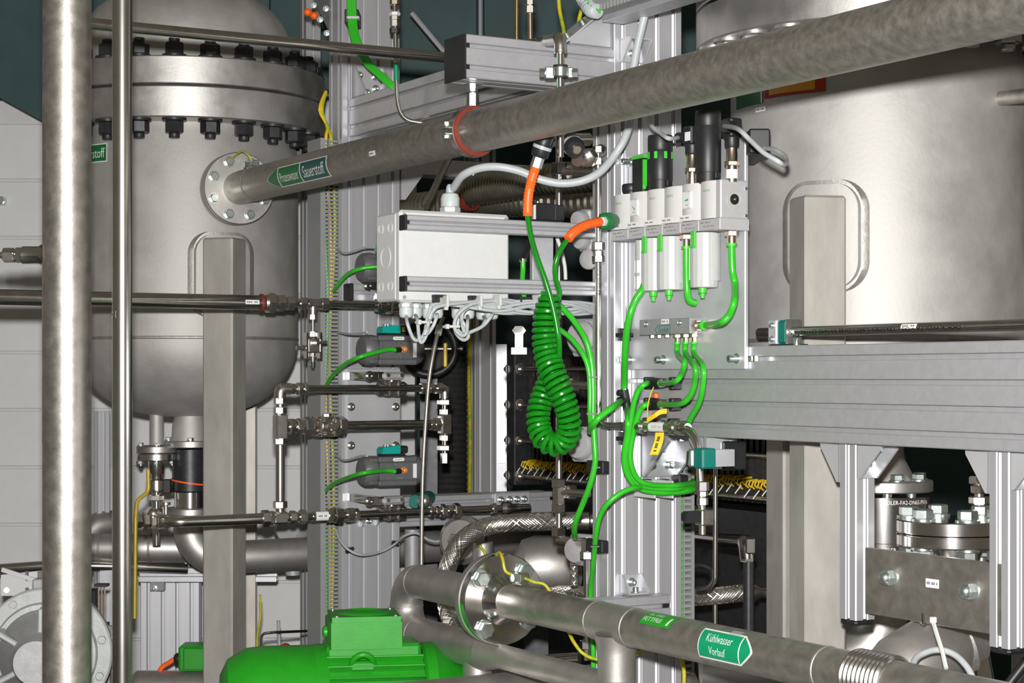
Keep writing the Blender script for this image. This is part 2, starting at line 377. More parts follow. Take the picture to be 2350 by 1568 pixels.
# ---------------------------------------------------------------- pressure vessels
def vessel(name, label, c, R, zg, zf0, zf1, seam, b, pads, legs, s=1.0, nmat='black_steel'):
    t = T(name, label, 'pressure vessel', (c.x, c.y, 0)); c = V((c.x, c.y, CZ)); fr = R*1.24
    t.part('shell', MB().lathe(c, Z, [(R*.97,seam-.002),(R,seam),(R,zf0-.055*s),(R*.97,zf0-.02*s),(R*.97,zf0)], 96, close=False), 'vessel', ang=30)
    k = 14; pr = [(R*math.cos(math.pi/2*i/k)**.8, -b*math.sin(math.pi/2*i/k)) for i in range(k+1)]
    t.part('bottom_head', MB().lathe(c+Z*seam, Z, pr, 96, close=False), 'vessel', ang=60)
    t.part('weld_seam', MB().lathe(c+Z*(seam-.004), Z, [(R*.998,0),(R*1.006,.003),(R*1.006,.006),(R*.998,.009)], 96, close=False), 'weld')
    gp = .003*s
    t.part('lower_flange', MB().lathe(c, Z, [(R*.9,zf0),(fr-.003,zf0),(fr,zf0+.003),(fr,zg-gp-.002),(fr-.002,zg-gp),(R*.9,zg-gp)], 128, close=False), 'forged', ang=30)
    t.part('upper_flange', MB().lathe(c, Z, [(R*.9,zg+gp),(fr-.002,zg+gp),(fr,zg+gp+.002),(fr,zf1-.003),(fr-.003,zf1),(R*.9,zf1)], 128, close=False), 'forged', ang=30)
    t.part('gasket', MB().lathe(c, Z, [(R*.9,zg-gp),(fr-.02,zg-gp),(fr-.02,zg+gp),(R*.9,zg+gp)], 64, close=False), 'rubber')
    hd = [(R*.98,zf1),(R*.955,zf1+.03*s),(R*.95,zf1+.055*s)]+[(R*.95*math.cos(math.pi/2*i/k)**.75, zf1+.055*s+R*.62*math.sin(math.pi/2*i/k)) for i in range(1, k+1)]
    t.part('top_head', MB().lathe(c, Z, hd, 96, close=False), 'vessel', ang=60)
    nm = nut_mesh(.041*s, .034*s, .012*s, nmat); n = 24
    rod = lib(f'stud{s}', 'zinc', lambda q: q.cyl(-Z*.012*s, Z*.012*s, .0095*s, n=10))
    for i in range(n):
        a = 2*math.pi*(i+.35)/n; q = c+V((math.cos(a), math.sin(a), 0))*R*1.135
        st = t.inst('stud_bolt', rod, q+Z*zg)
        for sg, zz in ((1, zf1), (-1, zf0)):
            o = bpy.data.objects.new('nut', nm); col.objects.link(o); o.parent = st
            o.matrix_local = Matrix.Translation(Z*(zz-zg)) @ Matrix.Rotation(a+.3*i, 4, 'Z') @ (Matrix.Identity(4) if sg > 0 else Matrix.Rotation(math.pi, 4, 'X'))
    for (az, zt, zb, wd, wall) in pads:                     # welded doubler plate with rounded corners
        vs = []; fs = []; rows = 30; cols_ = 14; cr = .045*s
        def edge(zz, g):
            hw = wd/2+g; dz = min(zt+g-zz, zz-zb+g); k = cr+g
            if dz < k: hw -= k-math.sqrt(max(0, k*k-(k-dz)**2))
            return hw
        for ring_ in range(2):
            e = .006*s if ring_ == 0 else .011*s; gr = 0 if ring_ else .008*s
            mb = MB(); vs = []; fs = []
            for i in range(rows+1):
                z2 = zb-gr+(zt-zb+2*gr)*(1-math.cos(math.pi*i/rows))/2; hw = edge(z2, gr)
                for j in range(cols_+1):
                    a = az+(-hw+2*hw*j/cols_)/R
                    ee = e if 0 < i < rows and 0 < j < cols_ else 0
                    vs.append(c+V((math.sin(a)*(R+ee), -math.cos(a)*(R+ee), z2)))
            for i in range(rows):
                for j in range(cols_): fs.append((i*(cols_+1)+j, i*(cols_+1)+j+1, (i+1)*(cols_+1)+j+1, (i+1)*(cols_+1)+j))
            t.part('weld_bead' if ring_ == 0 else 'doubler_plate', mb.add(vs, fs), 'weld' if ring_ == 0 else 'vessel', ang=30)
    for (p, ry, zt, w) in legs:
        ex = V((math.cos(ry), math.sin(ry), 0)); ey = V((-math.sin(ry), math.cos(ry), 0)); h = zt+CZ
        lg = t.part('leg', MB().box(V((p.x, p.y, h/2)), ex, ey, Z, w, w, h, w*.06), 'leg_steel')
        t.part('foot_plate', MB().box(V((p.x, p.y, .008)), ex, ey, Z, w*1.9, w*1.9, .016), 'leg_steel', lg)
    return t
LC = V((-.855, 4.80, 0)); RC = V((.717, 3.60, 0))
def lp(c, az, r): return V((c.x+math.sin(az)*r, c.y-math.cos(az)*r, 0))
rd = math.radians
VL = vessel('pressure_vessel', 'stainless pressure vessel behind the two upright pipes', LC, .2922, .707, .628, .778, .0936, .203,
    [(rd(28), .348, .151, .158, 0)], [(lp(LC, rd(27), .321), rd(-17), .338, .081), (V((-.751,5.08,0)), rd(12), .2, .080), (lp(LC, rd(270), .322), rd(10), .2, .081)], 1.04)
VR = vessel('pressure_vessel', 'stainless pressure vessel rising behind the heavy grey beam', RC, .285, .715, .640, .785, .066, .2,
    [(rd(-31), .350, .16, .155, 0)], [(lp(RC, rd(-31), .312), rd(13), .325, .080), (V((.585,3.83,0)), rd(20), -.118, .080), (lp(RC, rd(180), .31), rd(20), .2, .08), (lp(RC, rd(80), .31), rd(20), .2, .08)], 1.05, 'forged')
# signs on the vessels
def vmap(c, R, az): return lambda x, y, e=0.0: V((c.x+math.sin(az+x/R)*(R+e), c.y-math.cos(az+x/R)*(R+e), CZ+y))
# .. left vessel: green sign ending in "stoff"
kx = on(232, 349, V((-.85,4.545,0)), X); azs = math.asin(max(-1, min(1, (kx.x-LC.x)/.2932)))
mp = vmap(LC, .2932, azs); zc = kx.z-CZ
so = patch(VL, mp, -.125, .017, zc-.023, zc+.023, 'white', 'name_sign', cols=14, rows=2)
patch(VL, mp, -.122, .0145, zc-.0205, zc+.0205, 'label_dgreen', 'sign_field', e=.0008, cols=14, rows=2, parent=so)
write(VL, 'Wasserstoff', mp, -.053, zc, .125, .024, 'print_white', .0013, so)
# .. right vessel: green, yellow and red warning label under the big pipe
mp = vmap(RC, .286, rd(-80)); zz = .515
so = patch(VR, mp, 0, .105, zz, zz+.09, 'label_dgreen', 'warning_sign', cols=10, rows=2)
patch(VR, mp, .101, .106, zz, zz+.09, 'print_white', 'sign_border', e=.0008, parent=so)
patch(VR, mp, .112, .25, zz+.006, zz+.09, 'red', 'red_border', cols=10, e=.0006, parent=so)
patch(VR, mp, .125, .230, zz+.011, zz+.085, 'label_orange', 'sign_field', cols=10, e=.0011, parent=so)
tagsticker(VR, mp, .100, zz-.012, .030, .009)
# .. side nozzle stub of the right vessel
q0 = P(2245, 232, 3.42); q1 = P(2420, 212, 3.30)
VR.part('nozzle', MB().tube([q0+(q0-q1).normalized()*.08, q1], .0135, 20), 'pipe2'); VR.part('weld_collar', MB().sphere(q0+(q1-q0).normalized()*.005, .021, 16, 8, .55, (q1-q0).normalized()), 'vessel')
# .. bottom nozzles of the left vessel
def flange(t, p, d, R, th, nb, rb, af=.018, mat_='forged', a0=.2, parent=None, hd=True, up=None, bm='zinc', both=False):
    f = t.part('flange', MB().lathe(p, d, [(R*.2,0),(R-.002,0),(R,.002),(R,th-.002),(R-.002,th),(R*.2,th)], 64), mat_, parent, ang=30)
    a, b, dn = frame(d, up); me = bolt_mesh(af, af*.62, bm); mn = nut_mesh(af, af*.75, af*.35, bm)
    for i in range(nb):
        g = a0+2*math.pi*i/nb; q = p+(a*math.cos(g)+b*math.sin(g))*rb
        if hd: t.inst('bolt', me, q+dn*th, rot(dn), f)
        if both: t.inst('bolt', mn, q, rot(-dn), f)
    return f
n1 = V((-.921, 4.742, CZ)); n2 = V((-.838, 4.763, CZ))
VL.part('drain_nozzle', MB().lathe(n1, Z, [(.018,-.18),(.018,-.06)], 24), 'vessel')
flange(VL, n1-Z*.20, Z, .052, .018, 4, .040, .013, both=False)
VL.part('outlet_nozzle', MB().lathe(n2, Z, [(.048,-.17),(.046,-.13),(.040,-.11),(.040,-.06)], 32), 'vessel')
flange(VL, n2-Z*.187, Z, .066, .018, 4, .055, .014)
# ---------------------------------------------------------------- slotted aluminium profiles
def slot_side(p, q, n, pitch, out):
    L = (q-p).length; d = (q-p)/L; nrm = V((-d.y, d.x))           # inward for a counter-clockwise outline
    pts = [p]; a, w, d1, d2 = .0041, .0085, .0045, .0125
    for i in range(n):
        c = p+d*(L/2+(i-(n-1)/2)*pitch)
        for x, y in ((-a-.0012,0),(-a,.0012),(-a,d1),(-w,d1),(-w,d2-.004),(-.004,d2),(.004,d2),(w,d2-.004),(w,d1),(a,d1),(a,.0012),(a+.0012,0)):
            pts.append(c+d*x+nrm*y)
    out += pts
def prof(w, h, nx, ny, pitch=.04):
    c = .0018; out = []; V2 = lambda x, y: Vector((x, y))
    slot_side(V2(c,0), V2(w-c,0), nx, pitch, out); out.append(V2(w-c,0))
    slot_side(V2(w,c), V2(w,h-c), ny, pitch, out); out.append(V2(w,h-c))
    slot_side(V2(w-c,h), V2(c,h), nx, pitch, out); out.append(V2(c,h))
    slot_side(V2(0,h-c), V2(0,c), ny, pitch, out); out.append(V2(0,c))
    return [(q.x, q.y) for q in out]
def profile(name, label, o, ex, ey, ez, w, h, L, nx, ny, pitch=.04, mat_='alu', group=None, cap=None):
    t = T(name, label, 'profile', o if abs(ez.z) > .5 else o+ez*L/2, group)
    b = t.part('extrusion', MB().prism(prof(w, h, nx, ny, pitch), o, ex, ey, ez, L), mat_, ang=20)
    return t
B_ = -U                                                 # away from the camera, into the plant
at0 = lambda q, z: V((q.x, q.y, z))
PRt = profile('profile_post', 'broad slotted aluminium post carrying the white air units', at0(PRO, 0), W_, B_, Z, .16, .08, 2.75, 4, 2)
PLt = profile('profile_post', 'broad slotted aluminium post with cable duct on its flank', at0(PLO, 0), W_, B_, Z, .16, .08, 3.0, 4, 2)
# heavy beam running from the right post towards the viewer
bt = profile('heavy_beam', 'heavy four-slot grey beam in front of the right vessel', at0(BO+U*.002, CZ-.113), W_, Z, U, .08, .165, 1.55, 2, 4, .04, 'alu2')
ab = T('arm_beam', 'short square aluminium arm with black end cap above the big pipe', 'profile', at0(PRO-W_*.17, CZ+.552))
def arm(t, o, L, w, h, n, capname='end_cap', mat_='alu3', lay=.003):
    # o: front lower corner at the post; runs along -W_
    t.part('extrusion', MB().prism(prof(w, h, n, n), o, B_, Z, -W_, L), mat_, ang=20)
    c = o-W_*(L+lay/2)+B_*w/2+Z*h/2
    k = t.part(capname, MB().box(c, W_, B_, Z, lay, w+.002, h+.002, .001), 'black')
    for i in range(n):
        zz = h/2+(i-(n-1)/2)*.04
        t.part('cap_lug', MB().box(o-W_*(L-.003)+B_*.004+Z*zz, W_, B_, Z, .008, .007, .0085), 'black', k)
arm(ab, at0(PRO, CZ+.552), .327, .0815, .0815, 2)
# two light rails that carry the junction box
RO = PRO+B_*.052
def RF(px, py, off=0): return on(px, py, RO+U*off, W_)
for yy, lab in ((510, 'slim upper aluminium rail across the white junction box'), (651, 'slim lower aluminium rail above the grey cable bundle')):
    q = RF(935, yy); z = q.z-.0135; L = (V((q.x,q.y,0))-RO).length
    t = T('mounting_rail', lab, 'rail', at0(RO-W_*L/2, z), None)
    t.part('extrusion', MB().prism(prof(.0275, .0275, 1, 1), at0(RO, z), B_, Z, -W_, L), 'alu3', ang=20)
    t.part('end_cap', MB().box(at0(RO-W_*(L+.002), z+.0138)+B_*.0138, W_, B_, Z, .004, .0285, .0285, .0015), 'black')
    t.part('cap_lug', MB().box(at0(RO-W_*(L-.002), z+.0138)+B_*.002, W_, B_, Z, .005, .004, .006), 'black')
# receding upper beam from the left post
q = PL(800, 300); D0 = V((q.x, q.y, 0))
profile('upper_beam', 'slotted beam receding from the duct-side post behind the big pipe', at0(D0+U*.003, CZ+.592), W_, Z, U, .08, .093, 1.0, 2, 2, .045, 'alu2')
# cross beam low down between the posts
e0 = PLO+W_*.162+B_*.005
cb = T('cross_beam', 'low aluminium cross beam with splice plate and screws', 'profile', at0(e0+W_*.37, CZ-.383))
zb = PL(1000, 1137, 0).z; zb0 = CZ-.383
cb.part('extrusion', MB().prism(prof(.076, .076, 1, 2, .04), at0(e0, zb0), B_, Z, W_, .45), 'alu2', ang=20)
sp = on(1175, 1148, e0+U*.005, W_)
cb.part('splice_plate', MB().box(sp, W_, U, Z, .105, .008, .040, .002), 'alu_plate')
for dx in (-.036,-.010,.012,.034): cb.inst('screw', sock_mesh(.006, .009), sp+W_*dx+U*.004+Z*.002, rot(U))
# far post with earth wire and far left post
profile('far_post', 'far narrow aluminium post beside the polished metal strip', at0(on(1090, 800, V((0,6.0,0)), X), 0), W_, B_, Z, .08, .08, 3.4, 2, 2, .04)
solo('earth_wire', MB().tube(spl([P(1077,-20,5.93), P(1078,60,5.93), P(1077,300,5.93), P(1078,760,5.93), P(1076,860,5.93), P(1079,1000,5.93), P(1077,1160,5.93)]), .0062, 8), 'yellow_green', 'yellow green earth wire running up the far post', 'wire')
profile('far_post', 'far aluminium post behind the top of the left vessel', at0(on(703, 60, V((0,5.15,0)), X), 0), W_, B_, Z, .045, .045, 3.2, 1, 1, .04)
# posts hanging under the heavy beam with caps, and gusset brackets
def gusset(name, label, o, ex, ey, ez, wx, ly, lz, th=.004, mat_='alu_plate', bolts=True, web=True, group=None, bs=.0055):
    """corner at o; plate along ey and plate along ez, width wx along ex (centred)"""
    t = T(name, label, 'bracket', o, group)
    t.part('base_plate', MB().box(o+ey*ly/2+ez*th/2, ex, ey, ez, wx, ly, th, .0008), mat_)
    t.part('back_plate', MB().box(o+ez*lz/2+ey*th/2, ex, ey, ez, wx, th, lz, .0008), mat_)
    if web:
        for s in (-1, 1): t.part('web', MB().prism([(0,0),(ly,0),(ly,th*2),(th*2,lz),(0,lz)], o+ex*(s*(wx/2-th*.5)-th*.5), ey, ez, ex, th), mat_)
    if bolts:
        t.inst('screw', sock_mesh(bs, bs*1.7), o+ey*ly*.58+ez*th, rot(ez)); t.inst('screw', sock_mesh(bs, bs*1.7), o+ez*lz*.58+ey*th, rot(ey))
    return t
def drop(px, yb, lab, glab1, glab2):
    c = on(px, 1000, BO+W_*.02, U); s0 = c-U*.020; z0 = P(px, yb, c.y).z; zt = CZ-.113
    t = T('drop_post', lab, 'profile', at0(c, z0))
    t.part('extrusion', MB().prism(prof(.042, .042, 1, 1), at0(s0, z0), W_, U, Z, zt-z0), 'alu', ang=20)
    cc = at0(s0+W_*.021+U*.021, z0-.004)
    t.part('end_cap', MB().box(cc, W_, U, Z, .042, .042, .010, .004), 'black')
    gusset('gusset_bracket', glab1, at0(s0+U*.0425+W_*.021, zt), W_, U, -Z, .040, .058, .058)
    gusset('gusset_bracket', glab2, at0(s0-U*.0005+W_*.021, zt), W_, -U, -Z, .040, .05, .066, mat_='alu_plate')
    return s0, z0
dA, zA = drop(1944, 1422, 'short capped aluminium post hanging beside the vessel leg', 'grey gusset at the viewer side of the post hanging by the vessel leg', 'grey gusset at the vessel-leg side of its hanging post')
dB, zB = drop(2291, 1487, 'short capped aluminium post hanging at the far end of the stainless plate', 'grey gusset at the free side of the post holding the plate end', 'grey gusset between the plate-end post and the beam')
# stainless plate bolted between the two hanging posts
pt = T('tie_plate', 'thick stainless plate with two domed bolts and a white sticker', 'plate', at0((dA+dB)/2, CZ-.42))
f0 = BO+W_*.014
def TF(px, py, off=0): return on(px, py, f0-W_*off+W_*.012, U)
c1 = TF(2004, 1340); c2 = TF(2300, 1390); zc = (TF(2130,1352)).z; hh = .058*2
L = V((c2.x-c1.x, c2.y-c1.y, 0)); ld = L.normalized()
pt.part('plate', MB().box(at0((c1+c2)/2, zc), ld, W_, Z, L.length+.03, .010, .108, .001), 'pipe2')
pn = ld.cross(Z); pn = pn if pn.dot(W_) < 0 else -pn
for px, py in ((2051,1325), (2236,1356)):
    q = at0(TF(px, py), TF(px, py).z)+pn*.005
    o = pt.inst('domed_nut', lib('dome', 'zinc', lambda b: (b.cyl(O0, Z*.002, .0155, n=24), b.hexa(Z*.002, Z, .024, .012), b.lathe(Z*.013, Z, [(.0115,0),(.0105,.005),(.006,.009),(.001,.0105)], 20))), q, rot(pn))
mp = flat(TF(2146, 1339)+pn*.0055, ld, Z); tagsticker(pt, mp, 0, 0, .030, .014, 9)
# gussets on the right post
q = PR(1447, 85); gusset('gusset_bracket', 'small folded bracket high on the broad post under the cable trunking', at0(q, CZ+.655)+U*.001, W_, U, -Z, .052, .035, .045, bs=.006)
q = PR(1446, 1362); gusset('gusset_bracket', 'small folded bracket standing on the stub rail low on the broad post', at0(q, q.z)+U*.001, W_, U, Z, .050, .032, .038, bs=.006)
g0 = PR(1509, 1008); gb = gusset('gusset_bracket', 'large triangular gusset under the start of the heavy beam', at0(g0, CZ-.114)+U*.001, W_, U, -Z, .082, .095, .085, .006, bolts=False, mat_='alu2')
for dx in (-.022,.022):
    gb.inst('screw', sock_mesh(.0075, .012), at0(g0, CZ-.114)+W_*dx-Z*.062+U*.007, rot(U))
    gb.inst('screw', bolt_mesh(.013, .009), at0(g0, CZ-.114)+W_*dx+U*.05-Z*.006, rot(-Z))
gb.inst('screw', sock_mesh(.0085, .012), at0(g0, CZ-.114)+U*.007-Z*.030, rot(U))
g1 = on(1655, 1000, BO+W_*.04, U)
gusset('gusset_bracket', 'bright angled gusset hanging under the beam above the black end cap', at0(g1, CZ-.112), W_, -U, -Z, .075, .05, .055, bs=.006)
# gusset between arm and post, upper right
q = at0(PRO-W_*.002, CZ+.634)+B_*.04
gt = gusset('arm_gusset', 'pale triangular gusset between the arm and the broad post', q, B_, -W_, Z, .070, .095, .075, .005, bolts=False)
gt.part('slant_plate', MB().box(q-W_*.055+Z*.044, (W_*.78+Z*.62).normalized(), B_, (Z*.78-W_*.62).normalized(), .125, .066, .004), 'alu_plate')
for k in (-.045, .0, .045): gt.inst('screw', sock_mesh(.006, .009), q-W_*.055+Z*.044+(W_*.78+Z*.62).normalized()*k-(Z*.78-W_*.62).normalized()*-.003+U*.02, rot((Z*.78-W_*.62)))
# stub rail low on the right post
q0 = PR(1539, 1364, .0435); q0 = at0(q0, PR(1539, 1414, .04).z)
t = T('stub_rail', 'short horizontal aluminium rail across the foot of the broad post', 'profile', at0(q0-W_*.16, q0.z))
t.part('extrusion', MB().prism(prof(.042, .042, 1, 1), q0, B_, Z, -W_, .215), 'alu2', ang=20)
t.part('end_cap', MB().box(q0+W_*.0015+B_*.021+Z*.021, W_, B_, Z, .003, .041, .041, .001), 'alu2'); t.part('slot_nut', MB().box(q0-W_*.010+B_*.003+Z*.021, W_, B_, Z, .014, .004, .009), 'black')
# gussets on left post
q = PL(850, 228); zt = CZ+.686
gl = gusset('gusset_bracket', 'wide grey gusset with bright screws on top of the receding beam', at0(PL(843, 228), zt)+U*.001, W_, U, Z, .085, .075, .085, .005, bolts=False)
for dx, dz in ((-.025,.06),(.018,.06),(.02,.03),(-.004,.018)): gl.inst('screw', sock_mesh(.0065, .009), at0(PL(843,228), zt)+W_*dx+Z*dz+U*.006, rot(U))
gusset('gusset_bracket', 'folded bracket under the capped stub next to the junction box', PL(833, 700, .0)+Z*.016, W_, U, -Z, .040, .03, .03)
gusset('gusset_bracket', 'folded bracket below the lowest ball valve on the duct-side post', PL(845, 1180, 0)+Z*.0, W_, U, -Z, .045, .03, .030)
# stub with black cap beside the junction box
q = PL(800, 688, .04)
t = T('stub_rail', 'short capped stub rail holding a valve bracket beside the junction box', 'profile', PL(850, 688, .02))
z0 = PL(800, 690, .04).z
t.part('extrusion', MB().prism(prof(.042,.042,1,1), at0(PLO+W_*.012+U*.042, z0), B_, Z, W_, .16), 'alu2', ang=20)
t.part('end_cap', MB().box(at0(PLO+W_*.008+U*.021, z0+.021), W_, B_, Z, .010, .044, .044, .003), 'black')

# ---------------------------------------------------------------- cable ducts
def duct(name, label, o, ex, ey, wx, wy, z0, z1, pitch=.0097, fx0=.006, wires=True, slots=True):
    """o front right lower corner; slotted wall along ex, plain cover along ey at its far end"""
    t = T(name, label, 'cable duct', at0(o+ex*wx/2+ey*wy/2, z0)); L = z1-z0
    t.part('cover', MB().box(at0(o+ex*(wx-.0012)+ey*wy/2, (z0+z1)/2), ex, ey, Z, .0024, wy, L, .0008), 'duct_grey')
    t.part('rear_wall', MB().box(at0(o+ex*wx/2+ey*(wy-.001), (z0+z1)/2), ex, ey, Z, wx-.004, .002, L), 'duct_grey')
    t.part('base', MB().box(at0(o+ex*.001+ey*wy/2, (z0+z1)/2), ex, ey, Z, .002, wy, L), 'duct_grey')
    mb = MB()
    n = int(L/pitch)
    for i in range(n):
        zz = z0+(i+.5)*pitch
        mb.box(at0(o+ex*(wx*.36)+ey*.001, zz), ex, ey, Z, wx*.42, .0018, pitch*.52)
        mb.box(at0(o+ex*(wx*.72)+ey*.001, zz), ex, ey, Z, wx*.10, .0018, pitch*.52)
    for xx, ww in ((.085,.17),(.60,.07),(.885,.23)): mb.box(at0(o+ex*wx*xx+ey*.001, (z0+z1)/2), ex, ey, Z, wx*ww, .0018, L)
    t.part('slotted_wall', mb, 'duct_grey', kind='stuff')
    return t
dz0 = .55; dz1 = PL(760, 318).z
dt = duct('cable_duct', 'tall slotted grey cable duct full of green and yellow wires', PLO+U*.002-W_*.001, -W_, B_, .058, .080, dz0, dz1)
for k, (x_, y_, mm, r) in enumerate(((.018,.020,'yellow_green',.0045),(.027,.022,'yellow',.004),(.038,.018,'green_hose',.0045),(.046,.024,'green_hose',.0045),(.033,.034,'black',.006))):
    pts = [at0(PLO-W_*(x_+.006*math.sin(i*.9+k))+B_*(y_+.004*math.cos(i*1.3+k)), dz0+(dz1-dz0)*i/14) for i in range(15)]
    if k < 2: pts = pts+[at0(PLO-W_*.035+B_*.01, dz1+.03), at0(PLO-W_*(.050+.006*k)+B_*.01, dz1+.07), at0(PLO-W_*.030+B_*.03, dz1+.12)]
    solo('duct_wire', MB().tube(spl(pts, 4), r, 6), mm, ['yellow green wire bulging out at the top of the tall duct','yellow wire bulging out at the top of the tall duct','bright green tube inside the tall duct nearest the slots','bright green tube inside the tall duct beside another','black cable deep inside the tall duct'][k], 'wire')
# small duct behind the right post with green tube
duct('cable_duct', 'narrow slotted duct on the far flank of the broad post', PRO+W_*.205+B_*.02, -W_, B_, .042, .05, .9, CZ-.13, .012)
solo('duct_wire', MB().tube([at0(PRO+W_*.182+B_*.034, .9+.03*i) for i in range(13)], .005, 8), 'green_hose', 'green tube inside the narrow duct beside the broad post', 'wire')
# cable trunking at the top right
q = P(1392, 26, 3.46); tz = q.z
t = T('cable_trunking', 'grey plastic cable trunking at the head of the broad post', 'cable duct', at0(q, tz))
t.part('trough', MB().box(at0(q, tz)+U*.15+Z*.04+W_*.035, U, W_, Z, .38, .10, .08, .002), 'duct_grey')
mb = MB()
for i in range(30): mb.box(at0(q, tz)+U*(-.02+i*.0115)-W_*.0158+Z*.006, U, W_, Z, .006, .003, .012)
t.part('slot_teeth', mb, 'duct_grey', kind='stuff')
t.part('under_strip', MB().box(at0(q, tz)+U*.15-Z*.006+W_*.04, U, W_, Z, .38, .05, .012, .001), 'alu2')
t2 = T('flex_conduit', 'grey ribbed conduit with green tubes entering the trunking', 'conduit', P(1350, 25, 3.5))
c = spl([P(1325,-30,3.52), P(1340,0,3.50), P(1356,22,3.47), P(1372,26,3.45)], 8)
mb = MB(); rr = [.013+(.0015 if i % 2 else -.0005) for i in range(len(c))]; mb.tube(c, .01, 14, rad=rr); t2.part('sleeve', mb, 'cable_grey')
for k in range(4): t2.part('tube_loop', MB().tube(spl([c[8+3*k]+V((-.003,-.013,.006)), c[9+3*k]+V((.006,-.016,.0)), c[10+3*k]+V((.012,-.012,-.006))], 4), .0022, 6), 'green_hose')
# ---------------------------------------------------------------- large pipes
def band(t, p, d, r, w, th=.0016, mat_='zinc', name='band'): return t.part(name, MB().lathe(p-d*w/2, d, [(r,0),(r+th,0),(r+th,w),(r,w)], 40, close=False), mat_)
def wring(t, p, d, r, parent=None): return t.part('weld_ring', MB().lathe(p-d*.003, d, [(r-.0004,0),(r+.0011,.0015),(r+.0011,.0045),(r-.0004,.006)], 40, close=False), 'weld', parent)
def hexfit(t, p, d, r, L, k=1.0, mat_='chrome'):
    """compression union along a tube: nut, body, nut"""
    d = d.normalized(); af = r*2*1.62*k
    t.part('nut', MB().hexa(p-d*L*.5, d, af, L*.30), mat_)
    t.part('fitting_body', MB().lathe(p-d*L*.22, d, [(r*1.15,0),(r*1.25,L*.05),(r*1.25,L*.39),(r*1.15,L*.44)], 20), mat_)
    t.part('hexagon', MB().hexa(p-d*L*.10, d, af*.92, L*.20, a0=.4), mat_)
    t.part('nut', MB().hexa(p+d*L*.20, d, af, L*.30, a0=.2), mat_)
def tosee(p, d): n = (V((0,0,CZ))-p); return (n-d*n.dot(d)).normalized()

# --- big sloping process pipe
r = .0408; zp = CZ+.4607; A0 = V((-.6465, 4.450, zp)); nd = V((math.sin(rd(25)), -math.cos(rd(25)), 0))
t = T('process_pipe', 'long stainless process pipe crossing in front of both posts', 'pipe', A0)
path = rp([A0-nd*.10, A0, A0+U*.12], .055, 10)+[A0+U*(.2+.2*i) for i in range(15)]
t.part('pipe', MB().tube(path, r, 48), 'pipe', ang=50)
fl_ = flange(t, A0-nd*.075, nd, .089, .018, 8, .0695, .019, a0=math.pi/8); wring(t, A0+U*.065, U, r)
t.part('counter_flange', MB().lathe(A0-nd*.098, nd, [(.02,0),(.087,0),(.089,.002),(.089,.018),(.087,.020),(.02,.020)], 64), 'forged', ang=30)
t.part('vessel_neck', MB().cyl(A0-nd*.16, A0-nd*.09, r), 'pipe2')
# arrow label
sx = lambda px: (lambda k: (k*A0.y-A0.x)/(U.x-k*U.y))((px-CX)/F)           # distance along the pipe seen at px
s0, s1, s2, s3 = sx(650), sx(676), sx(726), sx(789)
pc = A0+U*s2; nn = tosee(pc, U)
mp = cylmap(A0, U, (nn+Z*.02), r)
so = patch(t, mp, lambda y: s1-(s1-s0)*max(.06, 1-(abs(y)/.023)**1.6), s3, -.024, .024, 'print_white', 'flow_label', rows=12)
patch(t, mp, lambda y: s1-.004-(s1-s0-.008)*max(.04, 1-(abs(y)/.0215)**1.6), s1-.004, -.0215, .0215, 'label_dgreen', 'arrow_tip', e=.0008, rows=12, parent=so)
patch(t, mp, s1+.001, s2-.002, -.0215, .0215, 'label_dgreen', 'green_field', e=.0008, rows=12, parent=so)
patch(t, mp, s2+.003, s3-.004, -.0215, .0215, 'label_blue', 'blue_field', e=.0008, rows=12, parent=so)
write(t, 'Prozesswasser', mp, (s1+s2)/2, -.001, (s2-s1)*.84, .021, 'print_white', .0013, so)
write(t, 'Sauerstoff', mp, (s2+s3)/2, 0, (s3-s2)*.78, .026, 'print_white', .0013, so)
tagsticker(t, mp, sx(895), .004, .030, .010, 4)
# earth clamp and wire on the elbow
e0 = A0+U*.045+Z*.040-W_*.0
t.part('earth_clamp', MB().box(e0, U, W_, Z, .030, .014, .006, .001).box(e0+U*.012+Z*.010, U, W_, Z, .012, .018, .016, .002), 'zinc'); t.inst('screw', bolt_mesh(.014, .012), e0+U*.002+Z*.006-W_*.012, rot(-W_))
t.part('earth_wire', MB().tube(spl([e0+Z*.008, e0+Z*.030-W_*.012, e0+Z*.042-W_*.018+B_*.03, e0+Z*.030-W_*.022+B_*.08]), .0026, 8), 'yellow_green')
# red lined pipe hanger
kh = sx(1085); c = A0+U*kh
h = T('pipe_hanger', 'red rubber lined steel hanger clamping the process pipe', 'pipe clamp', c+Z*(r+.002))
h.part('rubber_lining', MB().lathe(c-U*.014, U, [(r,0),(r+.006,0),(r+.006,.028),(r,.028)], 48, close=False), 'silicone', label='brick red rubber lining')
h.part('steel_band', MB().lathe(c-U*.009, U, [(r+.0055,0),(r+.008,0),(r+.008,.018),(r+.0055,.018)], 48, close=False), 'chrome')
ct = c-W_*(r+.012)-Z*.002
h.part('band_lug', MB().box(ct+Z*.006, W_, U, Z, .022, .018, .003, .001).box(ct-Z*.006, W_, U, Z, .022, .018, .003, .001), 'zinc')
h.inst('screw', bolt_mesh(.012, .009), ct-W_*.003+Z*.008, rot(Z)); h.inst('screw', bolt_mesh(.012, .007), ct-W_*.003-Z*.008, rot(-Z))
zt = CZ+.552
h.part('boss_nut', MB().hexa(c+Z*(r+.006), Z, .020, .026), 'chrome'); h.part('threaded_rod', MB().cyl(c+Z*(r+.03), at0(c, zt), .0048, n=12), 'zinc')
h.part('lock_nut', MB().hexa(c+Z*(r+.034), Z, .016, .008), 'zinc'); h.part('lock_nut', MB().hexa(at0(c, zt-.012), Z, .018, .012), 'zinc')
h.part('foot_plate', MB().box(at0(c, zt-.0005), W_, B_, Z, .03, .028, .003), 'zinc')

